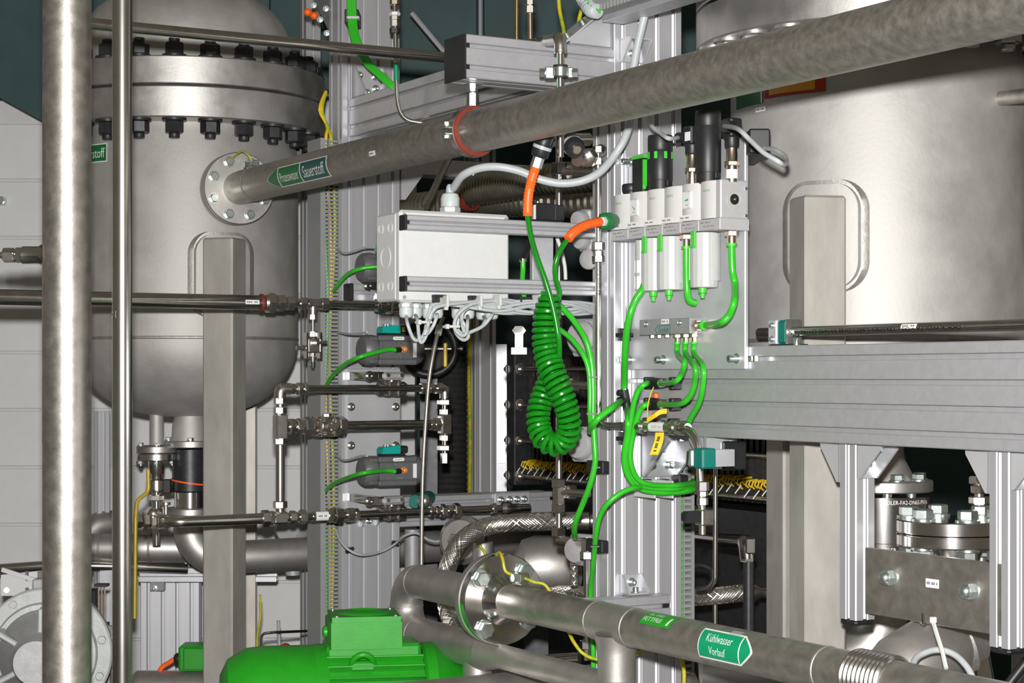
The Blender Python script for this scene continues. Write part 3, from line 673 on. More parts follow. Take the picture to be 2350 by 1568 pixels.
# --- lower cooling water pipe
r2 = .0338; zl = CZ-.4377; C0 = V((.0864, 3.392, zl))
sl = lambda px: (lambda k: (k*C0.y-C0.x)/(U.x-k*U.y))((px-CX)/F)
t = T('cooling_pipe', 'stainless cooling water pipe with tee and bellows in the foreground', 'pipe', C0)
sf = sl(1150); st = sl(1415); sb_ = sl(1967); se = sl(2056)
t.part('pipe', MB().tube([C0+U*sf, C0+U*(st-.058)], r2, 40), 'pipe2'); wring(t, C0+U*(sf+.03), U, r2)
t.part('tee', MB().tube([C0+U*(st-.058), C0+U*(st+.058)], r2*1.015, 40).lathe(C0+U*st, -Z, [(r2*1.25,r2*.55),(r2*1.06,r2*1.05),(r2,r2*1.5),(r2,.10)], 40, close=False), 'elbow', ang=60)
wring(t, C0+U*(st-.058), U, r2*1.01); wring(t, C0+U*(st+.058), U, r2*1.01); wring(t, C0+U*st-Z*.10, Z, r2)
t.part('branch_pipe', MB().tube([C0+U*st-Z*.098, at0(C0+U*st, .10)], r2*.99, 40), 'elbow')
t.part('pipe', MB().tube([C0+U*(st+.058), C0+U*(sb_-.005)], r2, 40), 'pipe2'); wring(t, C0+U*(sl(1900)), U, r2)
nb = 9; pr = []
Lb = se-sb_
for i in range(nb*8+1):
    q = i/(nb*8); pr.append((r2*1.06+.0045*(.5-.5*math.cos(2*math.pi*q*nb)), Lb*q))
t.part('bellows', MB().lathe(C0+U*sb_, U, pr, 48), 'tubing', label='ribbed metal bellows', ang=175)
t.part('pipe', MB().tube([C0+U*(se-.004), C0+U*(se+.45)], r2*.98, 40), 'pipe2')
# labels
nn = tosee(C0+U*sl(1700), U); mp = cylmap(C0, U, nn, r2)
a0_, a1_, a2_ = sl(1640), sl(1735), sl(1766)
so = patch(t, mp, a0_, lambda y: a1_+(a2_-a1_)*max(.05, 1-(abs(y)/.026)**1.4), -.026, .026, 'print_white', 'flow_label', rows=14)
patch(t, mp, a0_+.003, a1_-.002, -.0225, .0225, 'label_green', 'green_field', e=.0008, rows=10, parent=so)
patch(t, mp, a1_+.001, lambda y: a1_+.001+(a2_-a1_-.006)*max(.03, 1-(abs(y)/.0225)**1.4), -.0225, .0225, 'label_green', 'arrow_tip', e=.0008, rows=12, parent=so)
write(t, 'Kühlwasser', mp, (a0_+a1_)/2, .010, (a1_-a0_)*.62, .0135, 'print_white', .0013, so)
write(t, 'Vorlauf', mp, (a0_+a1_)/2-.002, -.010, (a1_-a0_)*.40, .0125, 'print_white', .0013, so)
patch(t, mp, sl(1697), sl(1722), .024, .034, 'duct_grey', 'paper_tab', rows=3)
f0_, f1_ = sl(1499), sl(1568)
so = patch(t, mp, f0_, f1_, .010, .040, 'label_lime', 'grease_free_sticker', rows=8)
write(t, 'FETTFREI', mp, f0_+(f1_-f0_)*.36, .0205, (f1_-f0_)*.58, .0085, 'print_white', .0013, so)
write(t, 'ÖL- UND', mp, f0_+(f1_-f0_)*.36, .0325, (f1_-f0_)*.46, .0075, 'print_white', .0013, so)
patch(t, mp, lambda y: f1_-.014+(y-.014)*.2, lambda y: f1_-.008+(y-.014)*.15, .014, .030, 'print_white', 'white_stroke', e=.0012, rows=4, parent=so)
mb_ = cylmap(at0(C0+U*st, CZ), Z, tosee(C0+U*st, Z), r2*.99)
def mbr(x, y, e=0.0):
    p = C0+U*st; n = tosee(p, Z); b = Z.cross(n); return at0(p, zl+x)+(n*math.cos(y/r2)+b*math.sin(y/r2))*(r2*.99+e)
so = patch(t, mbr, -.30, -.118, -.050, -.014, 'print_white', 'flow_label', rows=8)
patch(t, mbr, -.30, -.121, -.050, -.018, 'label_green', 'green_field', e=.0008, rows=8, parent=so)
# flange pair
flange(t, C0+U*(sf-.006), U, .089, .018, 4, .0695, .026, a0=math.pi/4+.1, mat_='polished')
t.part('counter_flange', MB().lathe(C0+U*(sf-.028), U, [(.02,0),(.087,0),(.089,.002),(.089,.017),(.087,.019),(.02,.019)], 64), 'forged', ang=30)
t.part('gasket', MB().cyl(C0+U*(sf-.009), C0+U*(sf-.006), .07, n=40), 'rubber')
t.part('hub_collar', MB().lathe(C0+U*(sf+.012), U, [(.050,0),(.046,.006),(.040,.018),(r2+.001,.028)], 40), 'polished')
# earth clip on the pipe
e0 = C0+U*(sf+.075)+Z*(r2+.004)
t.part('earth_clamp', MB().box(e0, U, W_, Z, .035, .018, .004, .001).box(e0+U*.006+Z*.012, U, W_, Z, .022, .022, .020, .003).box(e0-U*.018+Z*.006, U, W_, Z, .012, .02, .010, .001), 'chrome')
t.inst('screw', bolt_mesh(.016, .010), e0+U*.006+Z*.013-W_*.011, rot(-W_))
t.part('earth_wire', MB().tube(spl([e0+Z*.014, e0+Z*.022-W_*.02-U*.02, e0+Z*.045-W_*.022-U*.03, e0+Z*.056-W_*.015-U*.055, e0+Z*.046-W_*.01-U*.085]), .003, 8), 'yellow_green')
t.part('earth_wire', MB().tube(spl([e0+Z*.012+U*.018, e0+Z*.006+U*.035+W_*.01, e0-Z*.004+U*.05+W_*.03, e0-Z*.06+U*.06+W_*.05]), .003, 8), 'yellow_green')
# U-bend behind the flange
s5 = -.57; rb = .056
pts = [C0+U*(sf-.028), C0+U*s5]
for i in range(1, 17):
    a = math.pi*i/16; pts.append(C0+U*(s5-rb*math.sin(a))-Z*(rb-rb*math.cos(a)))
pts += [C0+U*(s5+.08)-Z*2*rb, C0+U*(s5+.20)-Z*2*rb]
t.part('return_bend', MB().tube(pts, .0355, 40), 'elbow', ang=60)
for q in (s5,): wring(t, C0+U*q, U, .0355); wring(t, C0+U*q-Z*2*rb, U, .0355)
wring(t, C0+U*(s5-rb)-Z*rb, Z, .0355)
q = C0+U*(s5+.20)-Z*2*rb
t.part('lower_tee', MB().tube([q, q+U*.10], .0365, 40).tube([q+U*.06, q+U*.06-Z*.16], .030, 32).tube([q+U*.10, q+U*.15, q+U*.56], .03, 32, rad=[.0365,.024,.024]), 'elbow', ang=60)

# --- fat insulated pipe low down
q0 = P(1555, 1508, 3.83); fa = V((q0.x, q0.y, q0.z-.085)); q = on(1545, 1560, V((fa.x,fa.y,0)), W_)
t = T('fat_pipe', 'fat pale grey pipe lying along the bottom behind the tee', 'pipe', at0(fa-W_*.3, fa.z-.085))
t.part('barrel', MB().lathe(fa-W_*.68, W_, [(.085,0),(.085,.665),(.081,.68)], 64), 'elbow'); t.part('end_ring', MB().lathe(fa-W_*.03, W_, [(.0855,0),(.0865,.003),(.0865,.03),(.08,.034)], 64), 'pipe2')
t.part('saddle', MB().box(at0(fa-W_*.5, (fa.z-.08)/2), W_, U, Z, .06, .10, fa.z-.08), 'leg_steel')

# --- upright pipes at the left
q = P(153.5, 800, 3.39); r1 = .0445
t = T('upright_pipe', 'thick upright stainless pipe with a side branch', 'pipe', at0(q, 0))
t.part('pipe', MB().tube([at0(q, .02), at0(q, 1.3), at0(q, 3.1)], r1, 56), 'pipe2'); t.part('base_plate', MB().box(at0(q, .01), X, Y, Z, .16, .16, .02), 'leg_steel')
bq = at0(q, P(150, 586, 3.39).z); L_ = -X
t.part('branch_socket', MB().lathe(bq, L_, [(.030,.038),(.022,.043),(.0165,.052),(.0165,.078),(.0165,.082)], 28), 'tubing')
t.part('nut', MB().hexa(bq+L_*.082, L_, .028, .012), 'chrome'); t.part('nut', MB().hexa(bq+L_*.096, L_, .024, .022, a0=.3), 'chrome')
t.part('branch_tube', MB().cyl(bq+L_*.09, bq+L_*.34, .006, n=14), 'tubing'); t.part('nut', MB().hexa(bq+L_*.128, L_, .024, .02), 'chrome'); t.part('nut', MB().hexa(bq+L_*.150, L_, .021, .03), 'chrome')
def upm(q, r, az): return lambda x, y, e=0.0: at0(q, 0)+V((math.sin(az+x/r)*(r+e), -math.cos(az+x/r)*(r+e), y))
mpx = upm(q, r1, rd(-84)); zc = P(106, 756, 3.39).z
so = patch(t, mpx, -.03, .004, P(106,838,3.39).z, P(106,680,3.39).z, 'white', 'side_label', rows=2, cols=8)
patch(t, mpx, -.03, .002, P(106,1020,3.39).z, P(106,868,3.39).z, 'label_green', 'green_side_label', rows=2, cols=8)
q = P(280.5, 800, 3.14); rt = .01685
t = T('upright_pipe', 'slender shiny upright stainless pipe with a small white label', 'pipe', at0(q, 0))
t.part('pipe', MB().tube([at0(q, .02), at0(q, 1.3), at0(q, 3.1)], rt, 40), 'tubing'); t.part('base_plate', MB().box(at0(q, .01), X, Y, Z, .08, .08, .02), 'leg_steel')
mpx = upm(q, rt, rd(-55)); zc = P(270, 722, 3.14).z; tagsticker(t, mpx, 0, zc, .016, .012, 3)
mpx = upm(q, rt, rd(-84)); patch(t, mpx, -.02, .002, P(262,1018,3.14).z, P(262,850,3.14).z, 'label_green', 'green_side_label', rows=2, cols=8)

# --- dark slim pipe across the top left
a = P(196, 53.5, 3.452); b = P(1050, 133, 3.84); b.z = a.z
solo('slim_crossing_pipe', MB().tube([a, b], .0112, 24), 'drawn', 'slim dark pipe crossing above the left vessel flange', 'pipe')

# --- dark pipe resting above the heavy beam
s_ = BO+W_*.035; z_ = CZ+.052+.024
t = T('instrument_pipe', 'dark drawn tube with printed lettering above the heavy beam', 'pipe', at0(s_+U*.9, z_))
pa = at0(s_+U*.36, z_); pb = at0(s_+U*1.5, z_); rp_ = .0092
t.part('tube', MB().tube([pa, pb], rp_, 24), 'drawn')
n = tosee(pa+U*.6, U); mp0 = cylmap(pa, U, n, rp_); mpu = lambda x, y, e=0.0: mp0(-x, -y, e)
ss = lambda px: (on(px, 760, V((pa.x,pa.y,0)), U)-at0(pa, 0)).dot(U)
write(t, '- DOCKWEILER - DS - 12x1MM-1.4571/DNS 531645-EN10216-5', mpu, -(ss(1822)+ss(2225))/2, .001, ss(2225)-ss(1822), .0058, 'ink', .0006)
mpn = lambda x, y, e=0.0: mp0(x, y, e); tagsticker(t, mpn, (ss(2077)+ss(2113))/2, .0035, ss(2113)-ss(2077), .0075, 6)
cq = on(1806, 765, V((pa.x,pa.y,0)), U); cq.z = z_
t2 = T('tube_clamp', 'green plastic tube clamp with aluminium cheek on the heavy beam', 'pipe clamp', at0(cq, CZ+.052))
t2.part('rail_plate', MB().box(at0(cq, CZ+.0535)+U*.006, U, W_, Z, .060, .036, .003), 'black_steel')
t2.part('plastic_body', MB().box(cq+Z*.000+U*.006, U, W_, Z, .026, .034, .042, .004), 'teal_clamp'); t2.part('cheek', MB().box(cq-U*.019, U, W_, Z, .024, .036, .044, .002), 'alu_plate')
t2.part('cover_plate', MB().box(cq+U*.018, U, W_, Z, .003, .034, .044), 'zinc'); t2.inst('screw', sock_mesh(.004, .006), cq-U*.019-W_*.018+Z*.012, rot(-W_)); t2.inst('screw', sock_mesh(.004, .006), cq-U*.019-W_*.018-Z*.012, rot(-W_))
t2.inst('screw', sock_mesh(.005, .012), at0(cq, CZ+.053)+U*.034-W_*.006, rot(Z))
# ---------------------------------------------------------------- valve pipework in front of the left post
def wz(px, py): return WP(px, py).z
def WZ(px, z, off=0): return at0(WP(px, 0, off), z)              # point of the pipework plane over px at height z
def ballvalve(t, p, d, r, mat_='chrome', up=Z, parent=None):
    """three-piece ball valve body along d"""
    d = d.normalized(); v_ = t.part('valve_body', MB().lathe(p-d*r*1.5, d, [(r*1.2,0),(r*1.75,r*.5),(r*1.75,r*2.5),(r*1.2,r*3)], 24), mat_, parent)
    n = d.cross(up).normalized()
    for s in (-1, 1):
        t.part('end_plate', MB().box(p+d*s*r*1.25, d, up, n, r*.5, r*3.7, r*3.7, r*.25), mat_, v_)
        t.part('hexagon', MB().hexa(p+d*s*r*1.5-(d*r*1.1 if s < 0 else d*0), d, r*2.7, r*1.1), mat_, v_)
        t.part('nut', MB().hexa(p+d*s*r*3.2-d*r*.75, d, r*3.0, r*1.5, a0=.3), mat_, v_)
    bm = lib(f'tie{r:.4f}', mat_, lambda b: b.cyl(-Z*r*1.9, Z*r*1.9, r*.26, n=8))
    for a in (-1, 1):
        for b in (-1, 1): t.inst('tie_bolt', bm, p+up*a*r*1.45+n*b*r*1.45, rot(d), v_)
    return v_
def swivel(t, p, d, r, parent=None, k=1.6, mat_='chrome'):         # nut pair on a tube
    d = d.normalized(); t.part('nut', MB().hexa(p-d*r*1.2, d, r*2*k, r*1.3), mat_, parent); t.part('nut', MB().hexa(p+d*r*.5, d, r*1.85*k, r*1.1, a0=.35), mat_, parent)
def block_elbow(t, p, d1, d2, r, mat_='chrome', L=2.2):
    """forged elbow: block with two arms"""
    e = t.part('elbow_body', MB().tube(rp([p+d1*r*L, p, p+d2*r*L], r*1.1, 5), r*1.5, 10), mat_)
    return e
D_ = W_; dk = 'drawn'
# --- header pipe from the left with reducer, tee and needle valve
zh = wz(510, 693); t = T('header_pipe', 'dark header pipe running past the upright pipes to a small tee', 'pipe', WZ(300, zh))
t.part('pipe', MB().tube([WZ(-60, zh), WZ(604, zh)], .0172, 32), dk)
r = .0105
for a, b, rr in ((596,604,.0205),(606,640,.0185)): t.part('union_collar', MB().lathe(WZ(a, zh), D_, [(rr*.92,0),(rr,.002),(rr,(WZ(b,zh)-WZ(a,zh)).length-.002),(rr*.92,(WZ(b,zh)-WZ(a,zh)).length)], 28), 'chrome' if a > 600 else 'silicone')
t.part('nut', MB().hexa(WZ(612, zh), D_, .045, .018), 'chrome'); t.part('nut', MB().hexa(WZ(634, zh), D_, .037, .020), 'chrome'); t.part('nut', MB().hexa(WZ(656, zh), D_, .031, .020), 'chrome')
t.part('stub', MB().cyl(WZ(640, zh), WZ(860, zh), .0088, n=20), dk)
t.part('nut', MB().hexa(WZ(687, zh), D_, .028, .018), 'chrome'); t.part('tee_body', MB().tube([WZ(706, zh), WZ(742, zh)], .0125, 14).tube([WZ(718, zh), WZ(718, zh)-Z*.025], .011, 12), 'chrome'); t.part('nut', MB().hexa(WZ(736, zh), D_, .028, .018), 'chrome')
mpx = cylmap(WZ(573, zh), D_, tosee(WZ(573, zh), D_), .0172); tagsticker(t, mpx, 0, .001, .034, .010, 6)
nv = WZ(718, zh)
t.part('branch_tube', MB().cyl(nv-Z*.02, nv-Z*.075, .004, n=12), 'chrome'); t.part('nut', MB().hexa(nv-Z*.038, Z, .018, .013), 'chrome')
t.part('nut', MB().hexa(WZ(862, zh), D_, .030, .022), 'chrome')
# needle valve hanging under the tee
n = T('needle_valve', 'small nickel needle valve hanging below the header pipe tee', 'valve', nv-Z*.14)
n.part('bonnet', MB().hexa(nv-Z*.078, Z, .018, .014), 'chrome'); n.part('body', MB().box(nv-Z*.098, D_, U, Z, .030, .024, .034, .003), 'chrome')
n.part('side_plate', MB().box(nv-Z*.098-D_*.017, D_, U, Z, .006, .020, .062, .001), 'polished'); n.part('side_plate', MB().box(nv-Z*.098+D_*.017, D_, U, Z, .006, .020, .062, .001), 'polished')
n.part('handle', MB().tube([nv-Z*.092+U*.012, nv-Z*.092+U*.03], .006, 10).tube([nv-Z*.092+U*.028-D_*.004, nv-Z*.089+U*.030+D_*.022], .004, 8), 'polished')
n.part('drain_stem', MB().lathe(nv-Z*.116, -Z, [(.009,0),(.009,.008),(.005,.010),(.005,.020),(.007,.022),(.003,.034)], 14), 'polished'); n.part('side_port', MB().lathe(nv-Z*.104-D_*.02, -D_, [(.007,0),(.007,.008),(.005,.010),(.005,.022)], 12), 'chrome')
# valve half hidden by the junction box
v = T('ball_valve', 'ball valve at the end of the header pipe under the junction box', 'valve', WZ(905, zh))
ballvalve(v, WZ(905, zh), D_, .011); v.part('stem_bracket', MB().box(WZ(900, zh)+Z*.030, D_, U, Z, .05, .03, .026, .004), 'cast')
# --- rectangular bypass loop
zt_, zm, zbt = wz(850, 892), wz(850, 977), wz(850, 1180); rr = .0090
t = T('bypass_loop', 'rectangular steel tube loop with compression nuts around the mounting plate', 'pipework', WZ(642, zbt))
def seg(a, b, q, r_, mat_=dk): t.part('tube', MB().cyl(WZ(a, q), WZ(b, q), r_, n=24), mat_)
xl, xr = 643, 1021
seg(xl, xr, zt_, rr); seg(700, 1010, zm, .0118); seg(xl, 700, zm, .0118)
for a, b in ((zt_, zm), (zm, zbt)): t.part('tube', MB().cyl(WZ(xl, a), WZ(xl, b), rr if a == zt_ else .0105, n=24), 'tubing')
t.part('tube', MB().cyl(WZ(xr, zt_), WZ(xr, wz(xr, 1060)), .007, n=20), 'tubing')
block_elbow(t, WZ(xl, zt_), D_, -Z, .0095, L=2.6); block_elbow(t, WZ(xr, zt_), -D_, -Z, .0095, L=2.6)
swivel(t, WZ(692, zt_), D_, rr); swivel(t, WZ(675, zt_), D_, rr, k=1.35)
for px in (965, 985, 1003): t.part('nut', MB().hexa(WZ(px, zt_), D_, .027 if px != 985 else .022, .013), 'chrome')
for py in (928, 950): t.part('nut', MB().hexa(at0(WZ(xl, 0), wz(xl, py)), Z, .027, .016), 'chrome')
t.part('tee_body', MB().box(WZ(xl, zm), D_, U, Z, .030, .026, .06, .004), 'chrome'); swivel(t, WZ(674, zm), D_, .0115); t.part('nut', MB().hexa(WZ(692, zm), D_, .030, .014), 'chrome')
for py, af in ((1014, .029), (1160, .029)): t.part('nut', MB().hexa(at0(WZ(xl, 0), wz(xl, py+7)), Z, af, .017), 'chrome')
t.part('tee_body', MB().box(WZ(xr, zm), D_, U, Z, .030, .026, .05, .004), 'chrome'); t.part('nut', MB().hexa(WZ(996, zm), D_, .031, .016), 'chrome'); t.part('nut', MB().hexa(WZ(986, zm), D_, .027, .010), 'chrome')
for py, af in ((930, .034), (952, .023), (1012, .023), (1035, .034)): t.part('nut', MB().hexa(at0(WZ(xr, 0), wz(xr, py)), Z, af, .014), 'chrome')
t.part('end_plug', MB().hexa(at0(WZ(xr, 0), wz(xr, 1064)), Z, .019, .026), 'polished')
# manual valve in the middle run
v = T('manual_valve', 'dark manual ball valve in the middle run across the cable duct', 'valve', WZ(745, zm-.03)); ballvalve(v, WZ(745, zm), D_, .0135); v.part('stem', MB().hexa(WZ(750, zm), U, .018, .045), 'chrome'); v.part('stem_nut', MB().hexa(WZ(750, zm)+Z*.018, Z, .02, .012), 'chrome')
# bottom run
t = T('lower_run', 'long lower tube run with label and many compression nuts', 'pipework', WZ(700, zbt))
t.part('tube', MB().tube(rp([WZ(392, zbt)-U*.05, WZ(402, zbt), WZ(600, zbt)], .03), .0125, 24), 'tubing'); t.part('tube', MB().cyl(WZ(595, zbt), WZ(1215, zbt), rr, n=24), dk)
for px, af, h in ((600,.034,.02),(614,.029,.016),(664,.027,.016),(686,.030,.018),(752,.030,.014),(766,.036,.022),(794,.031,.02),(812,.026,.012)): t.part('nut', MB().hexa(WZ(px, zbt), D_, af, h, a0=px*.1), 'chrome')
t.part('tee_body', MB().box(WZ(642, zbt), D_, U, Z, .036, .026, .028, .004), 'chrome')
for px, af, h in ((985,.026,.010),(998,.022,.012),(1010,.030,.014),(1026,.026,.014),(1040,.032,.018),(1128,.026,.012)): t.part('nut', MB().hexa(WZ(px, zbt), D_, af, h, a0=px*.1), 'chrome')
t.part('check_valve', MB().lathe(WZ(1150, zbt), D_, [(.009,0),(.017,.008),(.017,.02),(.011,.034),(.011,.05)], 24), 'chrome')
mpx = cylmap(WZ(736, zbt), D_, tosee(WZ(736, zbt), D_), .0098); so = patch(t, mpx, -.016, .016, -.009, .009, 'white', 'paper_label', e=.003); dashes(t, mpx, 0, 0, .022, .003, 6, parent=so, e=.0035)
t.part('tube', MB().lathe(WZ(716, zbt), D_, [(.0115,0),(.0115,.045)], 20), 'chrome')
# union valve where the bottom run meets the vessel drain
u = T('drain_valve', 'cluster of nickel drain fittings with yellow lever below the vessel', 'valve', P(380, 1210, 4.2))
q = WZ(392, zbt)-U*.05
for i in range(5): u.part('hexagon', MB().hexa(q-D_*(.014*i-.012)-U*(.006*i), -D_, .030+.006*(i % 2), .013, a0=i*.25), 'chrome')
u.part('plug_body', MB().sphere(q-D_*.02+Z*.016-U*.01, .014, 14, 8), 'chrome'); u.part('lock_screw', MB().lathe(q+D_*.006+Z*.012, Z, [(.005,0),(.005,.022),(.011,.024),(.011,.030)], 14), 'chrome')
u.part('lever', MB().tube(rp([P(340,1078,4.15), P(341,1128,4.15), P(314,1150,4.13), P(311,1190,4.12), P(309,1420,4.10)], .02), .0046, 10), 'brass_yellow', label='dull yellow lever')
# drain line below the small vessel nozzle
d0 = V((n1.x, n1.y, CZ-.2))
u2 = T('drain_line', 'bolted flange and drain fittings below the small vessel nozzle', 'valve', d0-Z*.32)
flange(u2, d0-Z*.020, Z, .052, .018, 4, .040, .013, hd=False, both=True, mat_='chrome'); u2.part('gasket', MB().cyl(d0-Z*.003, d0+Z*.001, .035, n=24), 'rubber')
u2.part('neck', MB().lathe(d0-Z*.02, -Z, [(.022,0),(.020,.03),(.014,.038),(.014,.05)], 20), 'chrome'); u2.part('ball_body', MB().lathe(d0-Z*.066, -Z, [(.014,0),(.021,.006),(.021,.030),(.014,.036)], 20), 'chrome')
u2.part('stem', MB().lathe(d0-Z*.10, -Z, [(.012,0),(.012,.045),(.016,.047),(.016,.075),(.010,.078),(.010,.14)], 18), 'polished'); u2.part('packing_nut', MB().hexa(d0-Z*.125, Z, .034, .016), 'chrome')
# compensator and big elbow below the large nozzle
d1 = V((n2.x, n2.y, CZ-.187)); g = T('outlet_line', 'rubber lined coupling and large elbow below the vessel outlet', 'pipe', d1-Z*.5)
g.part('coupling', MB().lathe(d1, -Z, [(.058,.003),(.046,.005),(.046,.112),(.058,.114)], 40), 'black_steel'); g.part('sleeve', MB().lathe(d1-Z*.116, -Z, [(.040,0),(.040,.04)], 36), 'polished')
flange(g, d1-Z*.175, Z, .066, .018, 4, .054, .015, hd=False, both=True)
ec = d1-Z*.175; pts = [ec, ec-Z*.035]
for i in range(1, 13): a = math.pi/2*i/12; pts.append(ec-Z*(.035+.078*math.sin(a))+X*(.078-.078*math.cos(a)))
pts += [pts[-1]+W_*.3, pts[-1]+W_*1.0]
g.part('elbow', MB().tube(pts, .043, 36), 'elbow', ang=60)
g.part('orange_tie', MB().ring(d1-Z*.092, V((.15,.0,1)).normalized(), .050, .0455, .004, 32), 'orange'); g.part('tag', MB().box(d1-Z*.10-X*.055-Y*.02, X, Y, Z, .020, .02, .036, .002), 'black')

# ---------------------------------------------------------------- pneumatic actuators on their ball valves
def actuator(label, vlabel, c, valve_z, px, full=True):
    """c centre of the body"""
    t = T('valve_actuator', label, 'actuator', at0(c, c.z-.04)); L, H, Dp = .100, .070, .072
    b = t.part('cylinder_body', MB().box(c+W_*.012, W_, U, Z, L, Dp, H*.62, .002), 'act_grey')
    t.part('upper_rib', MB().box(c+W_*.010+Z*H*.40, W_, U, Z, L+.002, Dp+.004, H*.20, .003), 'act_grey'); t.part('lower_rib', MB().box(c+W_*.010-Z*H*.40, W_, U, Z, L+.002, Dp+.004, H*.20, .003), 'act_grey')
    t.part('end_cap', MB().lathe(c-W_*.040, -W_, [(.036,0),(.037,.004),(.036,.022),(.030,.031),(.018,.033)], 24), 'cast' if False else 'act_grey')
    t.part('end_cap', MB().lathe(c+W_*.062, W_, [(.036,0),(.036,.012),(.031,.022),(.018,.025)], 24), 'act_grey')
    for dz in (-.026, .026): t.part('cap_lug', MB().cyl(c-W_*.040+Z*dz+U*.02, c-W_*.062+Z*dz+U*.02, .007, n=10), 'act_grey')
    fp = flat(c+U*(Dp/2+.0001), W_, Z); fr_ = flat(c+U*(Dp/2+.0022), W_, Z)
    # maker's oval with green lettering
    ov = []; 
    for i in range(20):
        a = 2*math.pi*i/20; sgn = 1 if math.cos(a) > 0 else -1
        ov.append((.010+sgn*.011+.0042*math.cos(a), H*.40+.0042*math.sin(a)))
    o = t.part('maker_badge', MB().add([fr_(x, y, .0003) for x, y in ov], [list(range(20))]), 'white'); write(t, 'Swagelok', fr_, .010, H*.40, .021, .0050, 'label_lime', .0008, o)
    st_ = t.part('side_label', MB().box(c+W_*.0545+U*(Dp/2+.0003), W_, U, Z, .010, .0008, .034), 'white')
    for x, y in ((.004,.017),(.016,.017),(.010,-.017),(.020,-.017)): t.part('port_screw', MB().cyl(fp(x, y), fp(x, y, .002), .0025, n=10), 'zinc')
    t.part('port_plug', MB().lathe(fp(.024, .002), U, [(.008,0),(.008,.004),(.006,.005),(.006,.012),(.003,.014)], 14), 'pale_orange', label='orange port plug')
    pc = fp(.006, 0, .010); t.part('hose_fitting', MB().tube([fp(.010,.001,0), fp(.008,.001,.012), fp(-.004,0,.014)], .0062, 10), 'black')
    # position sensor on top
    s = T('position_sensor', label.replace('actuator', 'sensor').replace('grey pneumatic', 'teal') if False else 'teal position sensor on the '+vlabel, 'sensor', c+Z*H*.5)
    s.part('mounting_block', MB().box(c+W_*.010+Z*(H*.5+.003), W_, U, Z, .055, .04, .006), 'black')
    s.part('housing', MB().prism([(0,0),(.048,0),(.048,.019),(.026,.019),(.022,.017),(.004,.016),(0,.010)], c-W_*.022+Z*(H*.5+.006)+U*.016, W_, Z, -U, .032), 'teal_plastic'); s.part('sensor_head', MB().box(c+W_*.036+Z*(H*.5+.0155), W_, U, Z, .022, .034, .018, .003), 'black')
    if full: s.part('sticker', MB().box(c+W_*.034+Z*(H*.5+.0155)+U*.0172, W_, U, Z, .008, .0006, .012), 'yellow') if 'second' in vlabel or 'upper' in vlabel else None
    for dx in (-.010, .002): s.part('screw', MB().cyl(c+W_*dx+Z*(H*.5+.022), c+W_*dx+Z*(H*.5+.028), .003, n=8), 'zinc')
    # ball valve with stem bracket
    vp = at0(c, valve_z)+W_*.010
    v = T('ball_valve', 'ball valve under the '+vlabel, 'valve', vp-Z*.02)
    ballvalve(v, vp, W_, .0095)
    v.part('stem_bracket', MB().box(vp+Z*.030, W_, U, Z, .058, .034, .020, .006), 'cast'); v.part('stem', MB().cyl(vp+Z*.012, vp+Z*.024, .008, n=14), 'chrome')
    for dx in (-.018, .018): v.part('bracket_screw', MB().cyl(vp+Z*.032+W_*dx+U*.017, vp+Z*.032+W_*dx+U*.021, .005, n=12), 'chrome')
    # shiny angle bracket that ties the valve to the post
    k = vp+Z*.030-W_*.050
    v.part('tie_bracket', MB().box(k+U*.006, W_, U, Z, .040, .004, .020, .001).box(k+W_*.014-U*.10, W_, U, Z, .006, .21, .020, .001).box(k+W_*.024+U*.004, W_, U, Z, .030, .012, .018, .003), 'polished'); v.inst('screw', sock_mesh(.008, .006, 'polished'), k-W_*.012+U*.008, rot(U))
    return t, c+U*(Dp/2+.014)
za2 = wz(893, 804); za3 = wz(893, 1081); za1 = wz(893, 610)
A2, h2 = actuator('grey pneumatic actuator over the upper ball valve', 'upper bypass actuator', WZ(890, za2, -.01), zt_, 890)
A3, h3 = actuator('grey pneumatic actuator over the lowest ball valve', 'lowest bypass actuator', WZ(890, za3, -.01), zbt, 890)
A1, h1 = actuator('grey pneumatic actuator half hidden by the junction box', 'actuator behind the junction box', WZ(886, za1, -.10), za1-.075, 886)
# mounting plate with screws
t = T('mounting_plate', 'pale aluminium plate screwed to the duct-side post', 'plate', PL(858, 1190))
cpl = PL(857, 1018, .003)
t.part('plate', MB().box(at0(cpl, (PL(857,846).z+PL(857,1190).z)/2)+U*.001, W_, U, Z, .148, .006, PL(857,846).z-PL(857,1190).z, .002), 'alu_plate')
for px, py in ((806,934),(908,934),(806,1023),(908,1023)): t.inst('screw', sock_mesh(.007, .007, 'chrome'), PL(px, py, .0065), rot(U))
